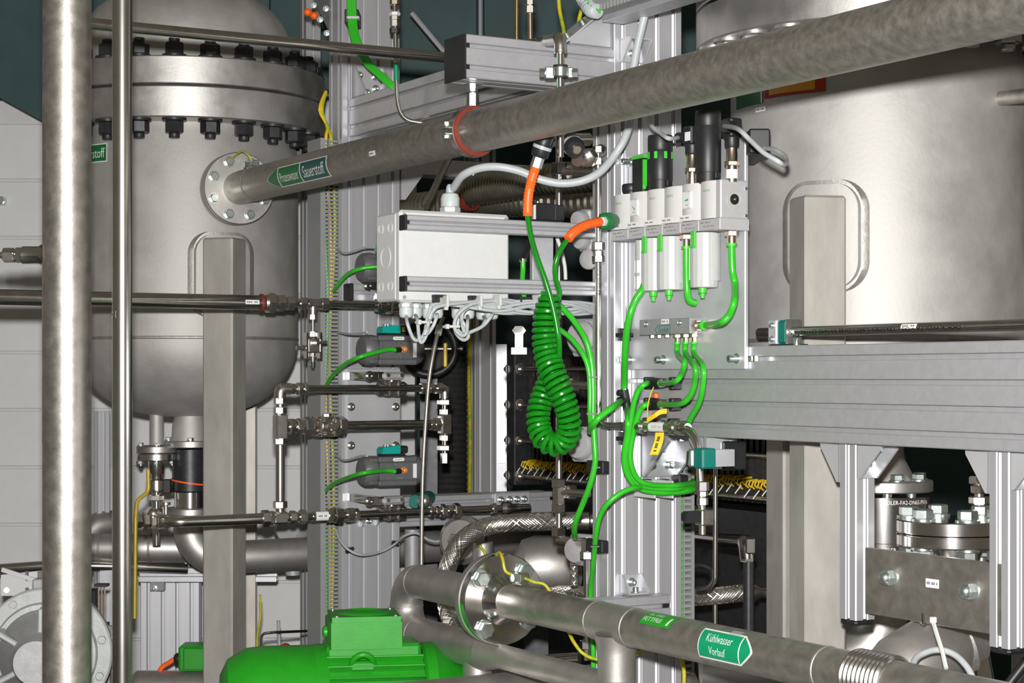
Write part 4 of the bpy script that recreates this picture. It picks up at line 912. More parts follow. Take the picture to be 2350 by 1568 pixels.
# hoses and sensor leads at the actuators
def hose(label, pts, r=.0047, mat_='green_hose', cat='hose', name='air_hose', group=None, n=10): return solo(name, MB().tube(spl(pts, 8), r, n), mat_, label, cat, group)
dO = PLO-W_*.022+U*.004
hose('green air hose curving from the upper actuator to the duct', [h2-W_*.004, h2-W_*.028+Z*.0, P(825,820,4.30), P(790,838,4.36), P(764,862,4.44), P(751,882,4.49), P(749,890,4.515)], .0052)
hose('green air hose curving from the lowest actuator to the duct', [h3-W_*.004, h3-W_*.03+Z*.003, P(835,1086,4.28), P(795,1098,4.35), P(768,1110,4.44), P(752,1122,4.49), P(748,1128,4.515)], .0052)
hose('green air hose vanishing behind the junction box', [P(886,614,4.40), P(855,613,4.40), P(820,619,4.40), P(795,632,4.43), P(775,655,4.47), P(766,668,4.51)], .0050)
for lab, pts in (('thin grey sensor lead beside the junction box', [P(858,567,4.34), P(838,568,4.36), P(810,578,4.40), P(788,582,4.44), P(775,572,4.50)]), ('thin grey sensor lead of the upper actuator', [P(842,762,4.30), P(825,766,4.34), P(800,767,4.40), P(775,764,4.50)]), ('thin grey sensor lead of the lowest actuator', [P(842,1047,4.30), P(828,1047,4.33), P(800,1056,4.40), P(785,1056,4.44), P(770,1044,4.50)])):
    hose(lab, pts, .0026, 'cable_grey', 'cable', 'sensor_lead', n=8)
hose('grey cable looping across the duct-side post below the lower run', [P(770,1215,4.50), P(780,1240,4.46), P(800,1262,4.44), P(830,1274,4.45), P(870,1268,4.50), P(905,1250,4.53), P(925,1232,4.58), P(955,1224,4.6), P(985,1240,4.62), P(1010,1242,4.64), P(1050,1225,4.66), P(1085,1208,4.68)], .0032, 'cable_grey', 'cable', 'sensor_lead', n=8)
for px, py, lab in ((802,1263,'small black cable clip nearer the duct'), (906,1248,'small black cable clip farther from the duct')):
    t = T('cable_clip', lab, 'clip', PL(px, py)); c = PL(px, py, .009)
    t.part('base', MB().box(PL(px, py, .004), W_, U, Z, .014, .009, .014, .002), 'black'); t.part('arm', MB().box(c+U*.002, (W_+Z*.5).normalized(), U, (Z-W_*.5).normalized(), .024, .006, .008, .001), 'black'); t.part('arm', MB().box(c+U*.003, (W_-Z*.7).normalized(), U, (Z+W_*.7).normalized(), .022, .005, .007, .001), 'black')
# ---------------------------------------------------------------- junction box behind the rails
q = RF(918, 480, -.0285); q2 = RF(1170, 492, -.0285); Lx = (at0(q2,0)-at0(q,0)).length; zt = RF(1044, 487, -.0285).z; zb = RF(1044, 696, -.0285).z; dp = .085
t = T('junction_box', 'pale grey plastic junction box held behind two rails', 'junction box', at0((q+q2)/2, zb))
cb_ = at0((q+q2)/2, (zt+zb)/2)
t.part('lid', MB().box(cb_+B_*.011, W_, B_, Z, Lx, .022, zt-zb, .005), 'abs_grey'); t.part('body', MB().box(cb_+B_*(.024+dp/2), W_, B_, Z, Lx-.006, dp, zt-zb-.006, .004), 'abs_side')
for sx_ in (-1, 1):
    for sz_ in (-1, 1): t.part('lid_screw', MB().cyl(cb_+W_*sx_*(Lx/2-.009)+Z*sz_*((zt-zb)/2-.009)+U*.0002, cb_+W_*sx_*(Lx/2-.009)+Z*sz_*((zt-zb)/2-.009)+U*.0012, .0035, n=12), 'duct_grey')
for px, py in ((955,582),(993,583),(1048,585),(1097,586),(1137,588),(975,620),(1115,552)): c = RF(px, py, -.0282); t.part('knockout_dimple', MB().lathe(c-U*.0002, U, [(.0052,0),(.0050,.0008),(.0040,.0008),(.0038,.0004)], 14), 'abs_grey')
sf_ = cb_-W_*(Lx/2-.0028)+B_*(.024+dp/2)
for dz, dy, rr_ in ((.055,-.02,.010),(.055,.02,.010),(0,0,.022),(-.055,-.02,.010),(-.055,.02,.010)): t.part('side_knockout', MB().ring(sf_+Z*dz+B_*dy, -W_, rr_, rr_*.88, .0012, 24), 'abs_side')
def gland(t, p, d, s=1.0, n='cable_gland'):
    g = t.part(n, MB().lathe(p, d, [(.0125*s,0),(.0125*s,.006*s),(.0115*s,.008*s)], 20), 'gland')
    t.part('lock_nut', MB().hexa(p+d*.005*s, d, .0250*s, .009*s), 'gland', g); t.part('dome_nut', MB().lathe(p+d*.014*s, d, [(.0135*s,0),(.0138*s,.012*s),(.0115*s,.018*s),(.007*s,.020*s)], 16), 'gland', g)
    return p+d*.034*s
# top gland with the thick grey cable
gt_ = at0(RF(1033, 480, -.08), zt-.004); ge = gland(t, gt_, Z, 1.35)
hose('thick grey cable looping from the junction box up to the broad post', [ge-Z*.01, ge+Z*.010, P(1040,432,3.52), P(1062,403,3.48), P(1098,387,3.46), P(1140,383,3.45), P(1190,392,3.45), P(1240,412,3.45), P(1290,421,3.45), P(1340,414,3.45), P(1380,392,3.44), P(1415,350,3.42), P(1437,310,3.42), P(1446,270,3.44), P(1448,200,3.47), P(1462,110,3.47), P(1480,30,3.46), P(1486,-30,3.46)], .0078, 'cable_grey', 'cable', 'main_cable', n=14)
# bottom glands
GB = []
for k, (px, off) in enumerate(((932,-.055),(953,-.085),(985,-.085),(1001,-.055),(1052,-.085),(1073,-.055),(1108,-.085),(1128,-.055))):
    c = at0(RF(px, 690, off), zb+.004); GB.append(gland(t, c, -Z, .98))
# the cables that hang from them into the bundle below the lower rail
zr = RF(1180, 668, .012).z-.014
def bundle_tail(k, px0):
    out = []
    for i, px in enumerate(range(px0, 1365, 60)):
        out.append(at0(RF(px, 680, .006+.007*math.sin(k*1.7+i*.9)), zr-.004-.024*(.5+.5*math.sin(k*2.3+i*.8))))
    out.append(at0(RF(1375, 680, -.02), zr-.004-.0035*k)); return out
loops = [((935,742),(948,776),(962,780),(975,762),(984,720),(1008,697)), ((958,735),(962,775),(968,786),(978,770),(990,725),(1015,699)), ((985,735),(978,758),(975,768),(982,748),(992,716),(1022,700)), ((1003,725),(992,752),(978,768),(984,742),(998,712),(1030,698)),
         ((1060,735),(1075,770),(1062,780),(1045,760),(1047,728),(1075,700)), ((1073,738),(1070,765),(1058,770),(1043,752),(1050,724),(1082,699)), ((1114,735),(1103,752),(1078,763),(1053,760),(1056,722),(1092,698)), ((1130,722),(1112,745),(1090,758),(1066,762),(1062,718),(1100,697))]
labs = ['first grey cable of the loops under the junction box, nearest its capped end','second grey cable of the loops under the junction box','third grey cable of the loops, tied with the first pair','fourth grey cable of the loops, tied with the first pair','fifth grey cable of the loops, in the second tied group','sixth grey cable of the loops, in the second tied group','seventh grey cable of the loops under the junction box','last grey cable of the loops, at the open end of the junction box']
for k, lp_ in enumerate(loops):
    g = GB[k]; pts = [g+Z*.008]+[at0(RF(x, y, -.02+.022*(k % 3)), RF(x, y, -.02+.022*(k % 3)).z) for x, y in lp_]+bundle_tail(k, 1140)
    hose(labs[k], pts, .0034, 'cable_grey', 'cable', 'signal_cable', n=8)
for px, py, lab in ((972,740,'pale cable tie round the first cable loop'), (1036,750,'pale cable tie round the second cable loop'), (1020,692,'pale cable tie below the first rail clip'), (1097,692,'pale cable tie below the second rail clip'), (1141,690,'pale cable tie at the end of the junction box'), (1232,690,'pale cable tie behind the spiral hose')):
    tt = T('cable_tie', lab, 'cable tie', RF(px, py, .02)); c = RF(px, py, .014)
    dv = Z if py < 700 else W_; tt.part('strap', MB().box(c, W_, U, Z, .005 if py < 700 else .022, .030, .022 if py < 700 else .005, .001), 'tie'); tt.part('lock_head', MB().box(c-(Z*.012 if py < 700 else W_*.012)+U*.006, W_, U, Z, .007, .008, .009, .001), 'tie')
for px, lab in ((1008,'black clip under the lower rail nearer the capped end'), (1090,'black clip under the lower rail at mid box'), (1205,'black clip under the lower rail beyond the box')):
    tt = T('rail_clip', lab, 'clip', RF(px, 672, .01)); c = at0(RF(px, 670, .006), zr+.001)
    tt.part('saddle', MB().box(c, W_, U, Z, .026, .014, .005, .001), 'black'); tt.part('ear', MB().box(c-W_*.011-Z*.005, W_, U, Z, .004, .012, .012, .001), 'black'); tt.part('ear', MB().box(c+W_*.011-Z*.005, W_, U, Z, .004, .012, .012, .001), 'black'); tt.part('hook', MB().box(c-W_*.003-Z*.006, W_, U, Z, .006, .008, .010, .001), 'black')

# ---------------------------------------------------------------- air preparation units on their plate
t = T('backing_plate', 'bright aluminium plate behind the white air units', 'plate', at0(BO+U*.18, CZ+.011))
po = BO-W_*.004
t.part('plate', MB().box(at0(po+U*.188, CZ+.2195), U, W_, Z, .372, .008, .417, .0015), 'alu_plate')
def PF(px, py, off=0): return on(px, py, po-W_*(.004+off), U)
for px, py in ((1447,826),(1524,826),(1602,826),(1692,823),(1536,360),(1688,326),(1447,372)):
    t.inst('screw', sock_mesh(.0062, .020), PF(px, py), rot(-W_))
tt = T('slot_nut', 'bright square nut at the plate corner on the heavy beam', 'nut', BF(1729, 823)); tt.part('nut', MB().box(BF(1727, 823, .005), U, W_, Z, .008, .01, .010, .001), 'zinc'); tt.part('stud', MB().box(BF(1734, 823, .004), U, W_, Z, .006, .008, .012, .001), 'polished')
uo = .062; UO = po-W_*.004+W_*0; s_a, s_b = .0315, .372; uw = (s_b-s_a)/6; z0u, z1u = CZ+.278, CZ+.3445
names = [('white air valve module at the inlet end of the row', 'plain'), ('white air module with a dial, second from the inlet', 'gauge'), ('white air module below the green-marked regulator knob', 'knob'), ('white air module between knob and lubricated dial module', 'plain'), ('white air module with a dial below a pressure switch', 'gauge2'), ('white air module beside the outlet branching block', 'plain2')]
def UF(sx_, z, off): return at0(UO+U*sx_-W_*off, z)
bot = [(1440,''),]
for k, (lab, kind) in enumerate(names):
    sc = s_a+uw*(k+.5); t = T('air_unit', lab, 'air unit', UF(sc, z0u-.02, .03), 'row of white air preparation units')
    # body with softly curved front
    n = 8; poly = [(-uw*.49, .004), (uw*.49, .004)]+[(uw*.49-uw*.98*i/n, uo-.012+.012*math.sin(math.pi*(.12+.76*i/n))) for i in range(n+1)]
    t.part('cover', MB().prism(poly, UF(sc, z0u, 0), U, -W_, Z, z1u-z0u), 'unit_white', ang=25)
    t.part('rating_strip', MB().box(UF(sc, z0u-.0105, uo*.48), U, W_, Z, uw*.99, uo*.94, .0195, .0008), 'unit_grey')
    fpn = flat(UF(sc, z0u-.0105, uo*.951), U, Z); dashes(t, fpn, -.006, .004, .030, .0018, 9); dashes(t, fpn, .004, -.003, .034, .0014, 12)
    ff = flat(UF(sc, (z0u+z1u)/2, uo+.0005), U, Z)
    if kind.startswith('gauge'):
        o = t.part('gauge_frame', MB().box(ff(-.001, .004), U, W_, Z, .026, .004, .032, .001), 'unit_white'); t.part('dial', MB().box(ff(-.001, .004)-W_*.0022, U, W_, Z, .021, .0006, .027), 'screen', o)
        dm = flat(ff(-.001, .004)-W_*.0026, U, Z); a_ = rd(-40) if kind == 'gauge' else rd(8)
        t.part('needle', MB().add([dm(-.008*math.cos(a_)-.0006, -.008*math.sin(a_)), dm(.006*math.cos(a_), .006*math.sin(a_)-.0022, .0002), dm(.006*math.cos(a_), .006*math.sin(a_)+.0016, .0002)], [(0,1,2)]), 'label_lime', o); dashes(t, dm, .002, -.009, .008, .0012, 3, parent=o, e=.0003)
    else: write(t, 'FESTO', ff, .002, .016, .019, .0042, 'label_lime', .0009)
    if k < 5: so = patch(t, ff, -uw*.46, uw*.16, -.0325, -.0225, 'white', 'asset_sticker', rows=1); dashes(t, ff, -uw*.15, -.0275, uw*.46, .0026, 7, 'ink_grey', so)
# inlet cap, knobs and switches on top
t = T('inlet_valve_knob', 'flat round black knob on the inlet air module', 'knob', UF(s_a+uw*.55, z1u, .03)); p = UF(s_a+uw*.55, z1u-.002, .034)
t.part('collar', MB().lathe(p, Z, [(.016,0),(.016,.010)], 24), 'black'); t.part('knob', MB().lathe(p+Z*.008, Z, [(.017,0),(.0185,.003),(.0185,.012),(.017,.015),(.012,.016)], 28), 'black')
t = T('solenoid', 'black solenoid block with green trim on the second air module', 'solenoid', UF(s_a+uw*1.35, z1u, .03)); p = UF(s_a+uw*1.35, z1u-.002, .028)
t.part('housing', MB().box(p+Z*.033, U, W_, Z, .040, .046, .066, .003), 'black'); t.part('green_cap', MB().prism([(-.020,0),(.020,0),(.020,.006),(-.016,.006)], p+Z*.0662-W_*.023, U, Z, W_, .046), 'festo_green'); t.part('green_strip', MB().box(p+U*.0205+Z*.038-W_*.020, U, W_, Z, .003, .008, .05), 'festo_green'); t.part('hand_override', MB().box(p+U*.022-W_*.022+Z*.012, U, W_, Z, .006, .006, .010, .001), 'festo_green')
def knob(lab, sc, h, r, green):
    t = T('regulator_knob', lab, 'knob', UF(sc, z1u, .034)); p = UF(sc, z1u-.002, .034)
    t.part('neck', MB().lathe(p, Z, [(r*.92,0),(r*.92,.022)], 28), 'black'); t.part('knob', MB().lathe(p+Z*.020, Z, [(r*.96,0),(r,.003),(r,h-.03),(r*.97,h-.0285),(r,h-.027),(r,h-.004),(r*.95,h),(r*.3,h+.001)], 36), 'black', ang=30)
    for i in range(8 if green else 0):
        a = rd(20)+i*math.pi/4; d = V((math.cos(a), math.sin(a), 0)); t.part('green_window', MB().box(p+d*r+Z*(h-.018), d, Z.cross(d), Z, .0014, .0062, .013), 'festo_green')
    t.part('lock_lug', MB().box(p+U*(r+.004)+Z*.014, U, W_, Z, .008, .012, .012, .001), 'black'); return t
knob('tall black regulator knob with green windows', s_a+uw*2.25, .085, .0235, True)
knob('tall plain black regulator knob beside the outlet block', s_a+uw*4.9, .112, .0235, False)
def pswitch(lab, px, sc, zc, tag, h=.075):
    t = T('pressure_switch', lab, 'pressure switch', UF(sc, z1u, .034)); p = UF(sc, z1u-.004, .034); r = .0105
    t.part('barrel', MB().lathe(p, Z, [(r,0),(r,.028),(r*1.1,.030),(r*1.1,.036),(r,.038),(r*.95,.062)], 24), 'brass_nickel'); t.part('hexagon', MB().hexa(p+Z*.028, Z, r*2.2, .009), 'brass_nickel')
    if tag: t.part('white_band', MB().lathe(p+Z*.006, Z, [(r+.0006,0),(r+.0006,.016)], 24), 'white')
    t.part('coupling_ring', MB().lathe(p+Z*.060, Z, [(r*1.05,0),(r*1.25,.004),(r*1.25,.020),(r*1.0,.022)], 16), 'black'); t.part('connector', MB().box(p+Z*.095, U, W_, Z, .030, .026, .034, .003), 'black'); return t, p+Z*.095
s1_, c1_ = pswitch('slim nickel pressure switch behind the second dial module', 1575, s_a+uw*4.05, 0, False)
s1_.part('asset_sticker', MB().box(c1_-W_*.0135+U*.004-Z*.002, U, W_, Z, .016, .0008, .016), 'white')
s2_, c2_ = pswitch('nickel pressure switch with white band on the outlet block', 1662, s_a+uw*6.15, 0, True)
sc_ = lambda c, lab, pts: hose(lab, [c]+pts, .0042, 'cable_grey', 'cable', 'switch_cable', n=10)
s1_.part('cable_gland', MB().tube([c1_-U*.010, c1_-U*.035-W_*.008], .0095, 14), 'black'); s2_.part('cable_gland', MB().tube([c2_-W_*.010+U*.006, c2_-W_*.030+U*.018], .011, 16, rad=[.013,.011]), 'black')
sc_(c1_-U*.03-W_*.008, 'grey cable dropping to the slim pressure switch', [P(1535,318,3.30), P(1515,305,3.34), P(1495,288,3.38), P(1488,262,3.42)])
sc_(c2_-W_*.028+U*.016, 'grey cable hooking out from the banded pressure switch', [P(1693,296,3.02), P(1722,322,2.98), P(1752,350,2.95), P(1785,370,2.93), P(1798,378,2.95), P(1805,372,3.0), P(1800,358,3.04), P(1780,345,3.08), P(1755,340,3.14)])
sw = T('switch_box', 'small black box on the right vessel beside the air units', 'box', P(1740, 360, 3.22)); sw.part('housing', MB().box(P(1740, 327, 3.22), X, Y, Z, .038, .04, .044, .003), 'black'); sw.part('bracket', MB().box(P(1738, 350, 3.26)+Y*.06, X, Y, Z, .03, .20, .006), 'black_steel')
# outlet branching block
t = T('outlet_block', 'grey outlet block with round port at the end of the air row', 'air unit', UF(s_b+.018, z0u-.02, .03)); p = UF(s_b+.004, (z0u+z1u)/2-.001, uo*.5)
t.part('body', MB().box(p+Z*.0, U, W_, Z, .016, uo*.96, z1u-z0u+.002, .002), 'unit_grey'); t.part('rating_strip', MB().box(p-Z*.044, U, W_, Z, .018, uo*1.04, .021, .001), 'unit_grey')
pf = p+U*.008
t.part('port_rim', MB().ring(pf, U, .0165, .0145, .0014, 32), 'unit_grey'); t.part('port', MB().lathe(pf-U*.004, U, [(.0095,0),(.0095,.0046),(.0085,.0048)], 24), 'black'); t.part('port_core', MB().sphere(pf+U*.001, .003, 10, 6), 'gold')
for dz in (.026, -.024): t.part('rib', MB().box(pf+Z*dz, U, W_, Z, .003, uo*.8, .002), 'unit_grey')
for dz in (.020, -.028): t.part('corner_screw', MB().cyl(pf+Z*dz+W_*.025, pf+Z*dz+W_*.025+U*.002, .003, n=10), 'zinc')
ob = p-Z*.055
def pushfit(t, p, d, r=.0066, mat_='brass_nickel', parent=None):
    t.part('fitting_hex', MB().hexa(p, d, r*2.9, r*1.3), mat_, parent); t.part('fitting_sleeve', MB().lathe(p+d*r*1.3, d, [(r*1.05,0),(r*1.05,r*1.5),(r*.95,r*1.6)], 16), mat_, parent); t.part('release_ring', MB().lathe(p+d*r*2.8, d, [(r*1.25,0),(r*1.25,r*.7)], 16), 'festo_green', parent); return p+d*r*3.2
o1 = pushfit(t, ob, -Z, .0078)
# filter bowls
for k, lab, dr in ((2.0,'grey filter bowl with green latch below the knob module',1), (2.9,'grey filter bowl with green latch next to the short hose',1), (4.75,'grey filter bowl with green latch below the last module',1)):
    sc = s_a+uw*k; t = T('filter_bowl', lab, 'filter bowl', UF(sc, CZ+.16, .03)); p = UF(sc, z0u-.022, .036); r = .0258; hb = .098
    t.part('bowl', MB().lathe(p, -Z, [(r*.98,0),(r,.003),(r,hb-.004),(r*.96,hb),(r*.3,hb+.001)], 16, a0=.2), 'bowl', ang=20); t.part('guard', MB().lathe(p+W_*.004, -Z, [(r*1.02,.001),(r*1.02,hb-.012)], 28), 'bowl')
    t.part('latch', MB().box(p-W_*(r+.001)+U*.004-Z*.011, U, W_, Z, .013, .004, .028, .001), 'festo_green'); t.part('latch_foot', MB().box(p-W_*(r+.002)+U*.004-Z*.026, U, W_, Z, .014, .005, .004, .001), 'festo_green')
    t.part('drain', MB().lathe(p-Z*hb-W_*.004, -Z, [(.0075,0),(.0075,.009),(.005,.011),(.004,.019)], 14), 'festo_green'); t.part('sight_slot', MB().box(p-W_*(r*.62)-U*(r*.86)-Z*.055, (U*.6-W_*.8).normalized(), (W_*.6+U*.8).normalized(), Z, .004, .0012, .058), 'white')
sc = s_a+uw*1.15; t = T('silencer', 'small white slotted silencer under the dial module', 'silencer', UF(sc, CZ+.17, .03)); p = UF(sc, z0u-.022, .034)
t.part('core', MB().lathe(p, -Z, [(.012,0),(.012,.095)], 18), 'unit_grey')
for a in range(5):
    g = a*2*math.pi/5+.4; d = V((math.cos(g), math.sin(g), 0))
    for zz in (-.050, -.080): t.part('slot_panel', MB().box(p+d*.012+Z*zz, d, Z.cross(d), Z, .002, .008, .024, .0008), 'white')
# short hose behind the bowls and outlet hose
t = T('elbow_fitting', 'brass push fitting under the second dial module', 'fitting', UF(s_a+uw*4.0, CZ+.25, .04)); e1 = pushfit(t, UF(s_a+uw*4.0, z0u-.022, .045), -Z, .0075)
hose('short upright green hose between the filter bowls', [e1+Z*.006, e1-Z*.03, e1-Z*.075+U*.002, e1-Z*.095+W_*.006, e1-Z*.10+W_*.02], .0066)
# manifold
mo = PF(1560, 750, .0); t = T('air_manifold', 'grey air distribution block with an arrow label on the plate', 'manifold', at0(mo, mo.z-.016))
ml = PF(1495, 750); mr_ = PF(1612, 750); mc = at0((ml+mr_)/2, mo.z)-W_*.014; Lm = (at0(mr_,0)-at0(ml,0)).length
t.part('block', MB().box(mc, U, W_, Z, Lm, .028, .029, .001), 'manifold_grey'); mfp = flat(mc-W_*.0142, U, Z)
for px in (-.36, .30): t.inst('screw', sock_mesh(.0045, .004), mfp(Lm*px, .006), rot(-W_))
tagsticker(t, mfp, .004, .0095, .026, .009, 5)
ow = Lm*.13; oy = -.006
so = patch(t, mfp, lambda y: -ow*.9-.010*(1-abs(y-oy)/.0085), ow, oy-.0085, oy+.0085, 'label_sage', 'flow_label', rows=6)
t.part('label_border', MB().add([mfp(x, y, .0010) for x, y in ((-ow*.9-.010,oy),(-ow*.9,oy+.0085),(ow,oy+.0085),(ow,oy-.0085),(-ow*.9,oy-.0085))]+[mfp(x, y, .0010) for x, y in ((-ow*.9-.0087,oy),(-ow*.9+.0004,oy+.0075),(ow-.001,oy+.0075),(ow-.001,oy-.0075),(-ow*.9+.0004,oy-.0075))], [(i, (i+1) % 5, (i+1) % 5+5, i+5) for i in range(5)]), 'print_dark_green', so)
write(t, 'Druckluft', mfp, .0005, oy, ow*1.5, .0105, 'print_dark_green', .0012, so)
me_ = mc+U*(Lm/2); m1 = pushfit(t, me_, U, .007)
hose('long green hose curving from the outlet block to the manifold', [o1+Z*.008, o1-Z*.012, P(1681,622,o1.y), P(1687,655,o1.y), P(1685,692,3.18), P(1673,724,3.19), P(1653,741,3.205), m1+U*.012, m1-U*.004], .0064)
outs = []
for f_ in (-.36, -.22, -.06): t.part('plugged_port', MB().hexa(mc+U*Lm*f_-Z*.0145, -Z, .010, .006), 'brass_nickel')
for f_ in (.16, .32, .48): outs.append(pushfit(t, mc+U*Lm*(f_-.02)-Z*.0145, -Z, .0052))
t.part('corner_fitting', MB().tube([me_-U*.006-Z*.005, me_-U*.006-Z*.02], .007, 10), 'brass_nickel')

# ---------------------------------------------------------------- flow controls, tee and green hoses on the beam
def flowctl(lab, px, py, lever):
    c = BF(px, py, .022); t = T('shutoff_valve', lab, 'valve', at0(c, c.z-.012), 'row of black push-in valves on the heavy beam')
    t.part('body', MB().tube([c-U*.026, c-U*.006, c+U*.014, c+U*.028], .009, 14, rad=[.008,.011,.010,.009]), 'black'); t.part('clip', MB().box(c-U*.034+W_*.010, U, W_, Z, .010, .022, .024, .002), 'black'); t.part('clip', MB().box(c+U*.052+W_*.010, U, W_, Z, .014, .022, .024, .002), 'black')
    t.part('rail_foot', MB().box(c+U*.008+W_*.017, U, W_, Z, .10, .008, .009), 'black'); t.part('port_ring', MB().lathe(c+U*.027-W_*.004, (U-W_*.6).normalized(), [(.009,0),(.009,.004),(.0075,.005)], 18), 'polished')
    if lever: t.part('orange_button', MB().lathe(c+U*.004+Z*.012, Z, [(.006,0),(.006,.008),(.003,.010)], 16), 'orange')
    return c
f1 = flowctl('black push-in valve on the top slot of the beam', 1503, 880, False); f2 = flowctl('black push-in valve with orange button in the middle slot', 1503, 928, True); f3 = flowctl('black push-in valve half hidden by the instrument tube', 1500, 974, True)
hose('green hose from the manifold to the topmost push-in valve', [outs[0]+Z*.006, outs[0]-Z*.02, P(1571,830,3.27), P(1563,860,3.29), P(1548,877,3.31), f1+U*.042-W_*.012, f1+U*.028-W_*.008], .0052)
hose('green hose from the manifold to the middle push-in valve', [outs[1]+Z*.006, outs[1]-Z*.02, P(1595,840,3.25), P(1594,880,3.26), P(1583,910,3.28), P(1562,927,3.31), f2+U*.042-W_*.012, f2+U*.028-W_*.008], .0052)
hose('green hose from the manifold passing behind the instrument tube', [outs[2]+Z*.006, outs[2]-Z*.02, P(1613,840,3.24), P(1613,885,3.24), P(1604,925,3.27), P(1585,960,3.31), P(1570,985,3.34), f3+U*.04], .0052)
tf = PR(1436, 918, .035); t = T('tee_fitting', 'black plastic hose tee on the broad post', 'fitting', tf-Z*.02); ax = (Z-W_*.22).normalized()
t.part('run', MB().tube([tf+ax*.020, tf-ax*.020], .0085, 14), 'black'); t.part('branch', MB().tube([tf, tf-W_*.016-Z*.003], .0085, 14), 'black'); t.part('chrome_ring', MB().lathe(tf+ax*.0195, ax, [(.0075,0),(.0075,.003)], 16), 'polished'); t.part('side_lug', MB().cyl(tf-W_*.008+Z*.012, tf-W_*.018+Z*.014, .006, n=12), 'black')
hose('long green hose rising from the tee to the air row', [tf+ax*.018, PR(1433,880,.035), P(1434,820,3.47), P(1437,770,3.44), P(1445,725,3.42), P(1458,690,3.42), P(1474,665,3.42), P(1482,640,3.44)], .0066)
hose('green hose from the tee across to the small actuator', [tf-W_*.012-Z*.003, P(1410,932,3.44), P(1385,950,3.42), P(1366,968,3.42), P(1356,982,3.45), P(1354,990,3.50)], .0066)
hose('green hose running straight down from the tee', [tf-ax*.018, P(1442,960,3.43), P(1440,1000,3.43), P(1434,1035,3.44), P(1434,1065,3.45), P(1442,1092,3.46), P(1462,1116,3.47), P(1495,1128,3.48), P(1540,1130,3.50), P(1580,1126,3.53), P(1594,1120,3.57), P(1590,1105,3.66)], .0066)
hose('green hose from the topmost valve bending into the lower bundle', [f1-U*.022, P(1482,881,3.40), P(1466,895,3.40), P(1455,925,3.41), P(1448,965,3.42), P(1444,1005,3.43), P(1439,1040,3.44), P(1441,1072,3.45), P(1452,1098,3.46), P(1475,1116,3.465), P(1510,1122,3.48), P(1555,1122,3.50), P(1590,1117,3.56)], .0055)
hose('green hose from the middle valve bending into the lower bundle', [f2-U*.022, P(1484,928,3.40), P(1470,940,3.40), P(1460,965,3.41), P(1452,1000,3.425), P(1446,1040,3.435), P(1449,1070,3.44), P(1462,1098,3.45), P(1485,1111,3.46), P(1520,1115,3.48), P(1560,1114,3.50), P(1590,1108,3.56)], .0055)
hose('green hose leaving the lower bundle towards the floor', [P(1470,1118,3.45), P(1452,1121,3.43), P(1425,1132,3.42), P(1395,1156,3.42), P(1377,1185,3.44), P(1368,1225,3.46), P(1362,1290,3.51), P(1356,1350,3.57), P(1357,1420,3.60), P(1361,1480,3.60), P(1362,1540,3.58)], .0052)
hose('stout green hose hanging along the flank of the broad post', [P(1272,690,3.52), P(1290,706,3.50), P(1318,738,3.48), P(1344,780,3.46), P(1357,830,3.46), P(1361,890,3.46), P(1361,950,3.46), P(1364,1010,3.46), P(1366,1060,3.46), P(1355,1110,3.47), P(1338,1155,3.50), P(1322,1195,3.53), P(1318,1222,3.57), P(1320,1234,3.62)], .0058)
hose('slim green hose joining the stout one along the post', [P(1278,752,3.52), P(1292,762,3.50), P(1315,782,3.48), P(1337,812,3.46), P(1350,845,3.455), P(1354,890,3.455), P(1354,950,3.455), P(1357,985,3.47)], .0050)
for px, py, lab in ((1360,866,'black tie round two green hoses above'),(1358,950,'black tie round two green hoses below')): solo('hose_tie', MB().box(P(px, py, 3.46), X, Y, Z, .020, .022, .003), 'black', lab, 'cable tie')
for px, py, lab in ((1372,1072,'black clip holding the stout green hose'),(1370,1253,'black clip holding the floor-bound green hose')):
    tt = T('hose_clip', lab, 'clip', P(px, py, 3.52)); tt.part('base', MB().box(P(px, py, 3.54), W_, U, Z, .016, .06, .024, .002), 'black'); tt.part('strap', MB().box(P(px-5, py+1, 3.465), X, Y, Z, .016, .018, .003), 'black')
for px, py, off, dv, lab in ((1434,1006,.02,0,'black clip under the bundle beside the tee'),(1480,1122,.014,1,'pale tie round the bundle where it bends'),(1521,1122,.014,1,'pale tie round the bundle beyond the bend'),(1433,768,.02,0,'black clip on the post below the plate edge')):
    c = PR(px, py, off+.045); tt = T('bundle_tie', lab, 'cable tie', c); mat2 = 'tie' if dv else 'black'
    tt.part('strap', MB().box(c, W_, U, Z, .004 if dv else .022, .07 if dv else .03, .034 if dv else .006, .001), mat2); tt.part('base', MB().box(PR(px, py-16 if dv else py, .008), W_, U, Z, .022, .016, .010 if dv else .024, .001), 'black')
solo('black_clip', MB().box(PR(1560, 1100, .015), W_, U, Z, .022, .03, .018, .002), 'black', 'black clip at the far edge of the broad post', 'clip')
# yellow tags
yw = T('yellow_tag', 'yellow printed tag hanging from the middle push-in valve', 'tag', P(1505, 1045, 3.24)); ya = [P(1514,993,3.26), P(1512,1012,3.25), P(1506,1030,3.245), P(1500,1044,3.24)]
vs = []; 
for i, q in enumerate(spl(ya, 5)): vs += [q-X*.0078, q+X*.0078, q+X*.0078+Y*.001, q-X*.0078+Y*.001]
nq = len(vs)//4; fs = [(0,1,2,3), tuple(4*(nq-1)+j for j in (3,2,1,0))]
for i in range(nq-1):
    for a_, b_ in ((0,1),(1,2),(2,3),(3,0)): fs.append((4*i+a_, 4*i+b_, 4*i+4+b_, 4*i+4+a_))
yw.part('tag', MB().add(vs, fs), 'yellow')
yd = (P(1500,1044,3.239)-P(1513,1000,3.252)).normalized(); dashes(yw, flat(P(1507,1020,3.243)-Y*.0016, yd, X if yd.cross(X).y < 0 else -X), 0, 0, .030, .005, 9, 'ink')
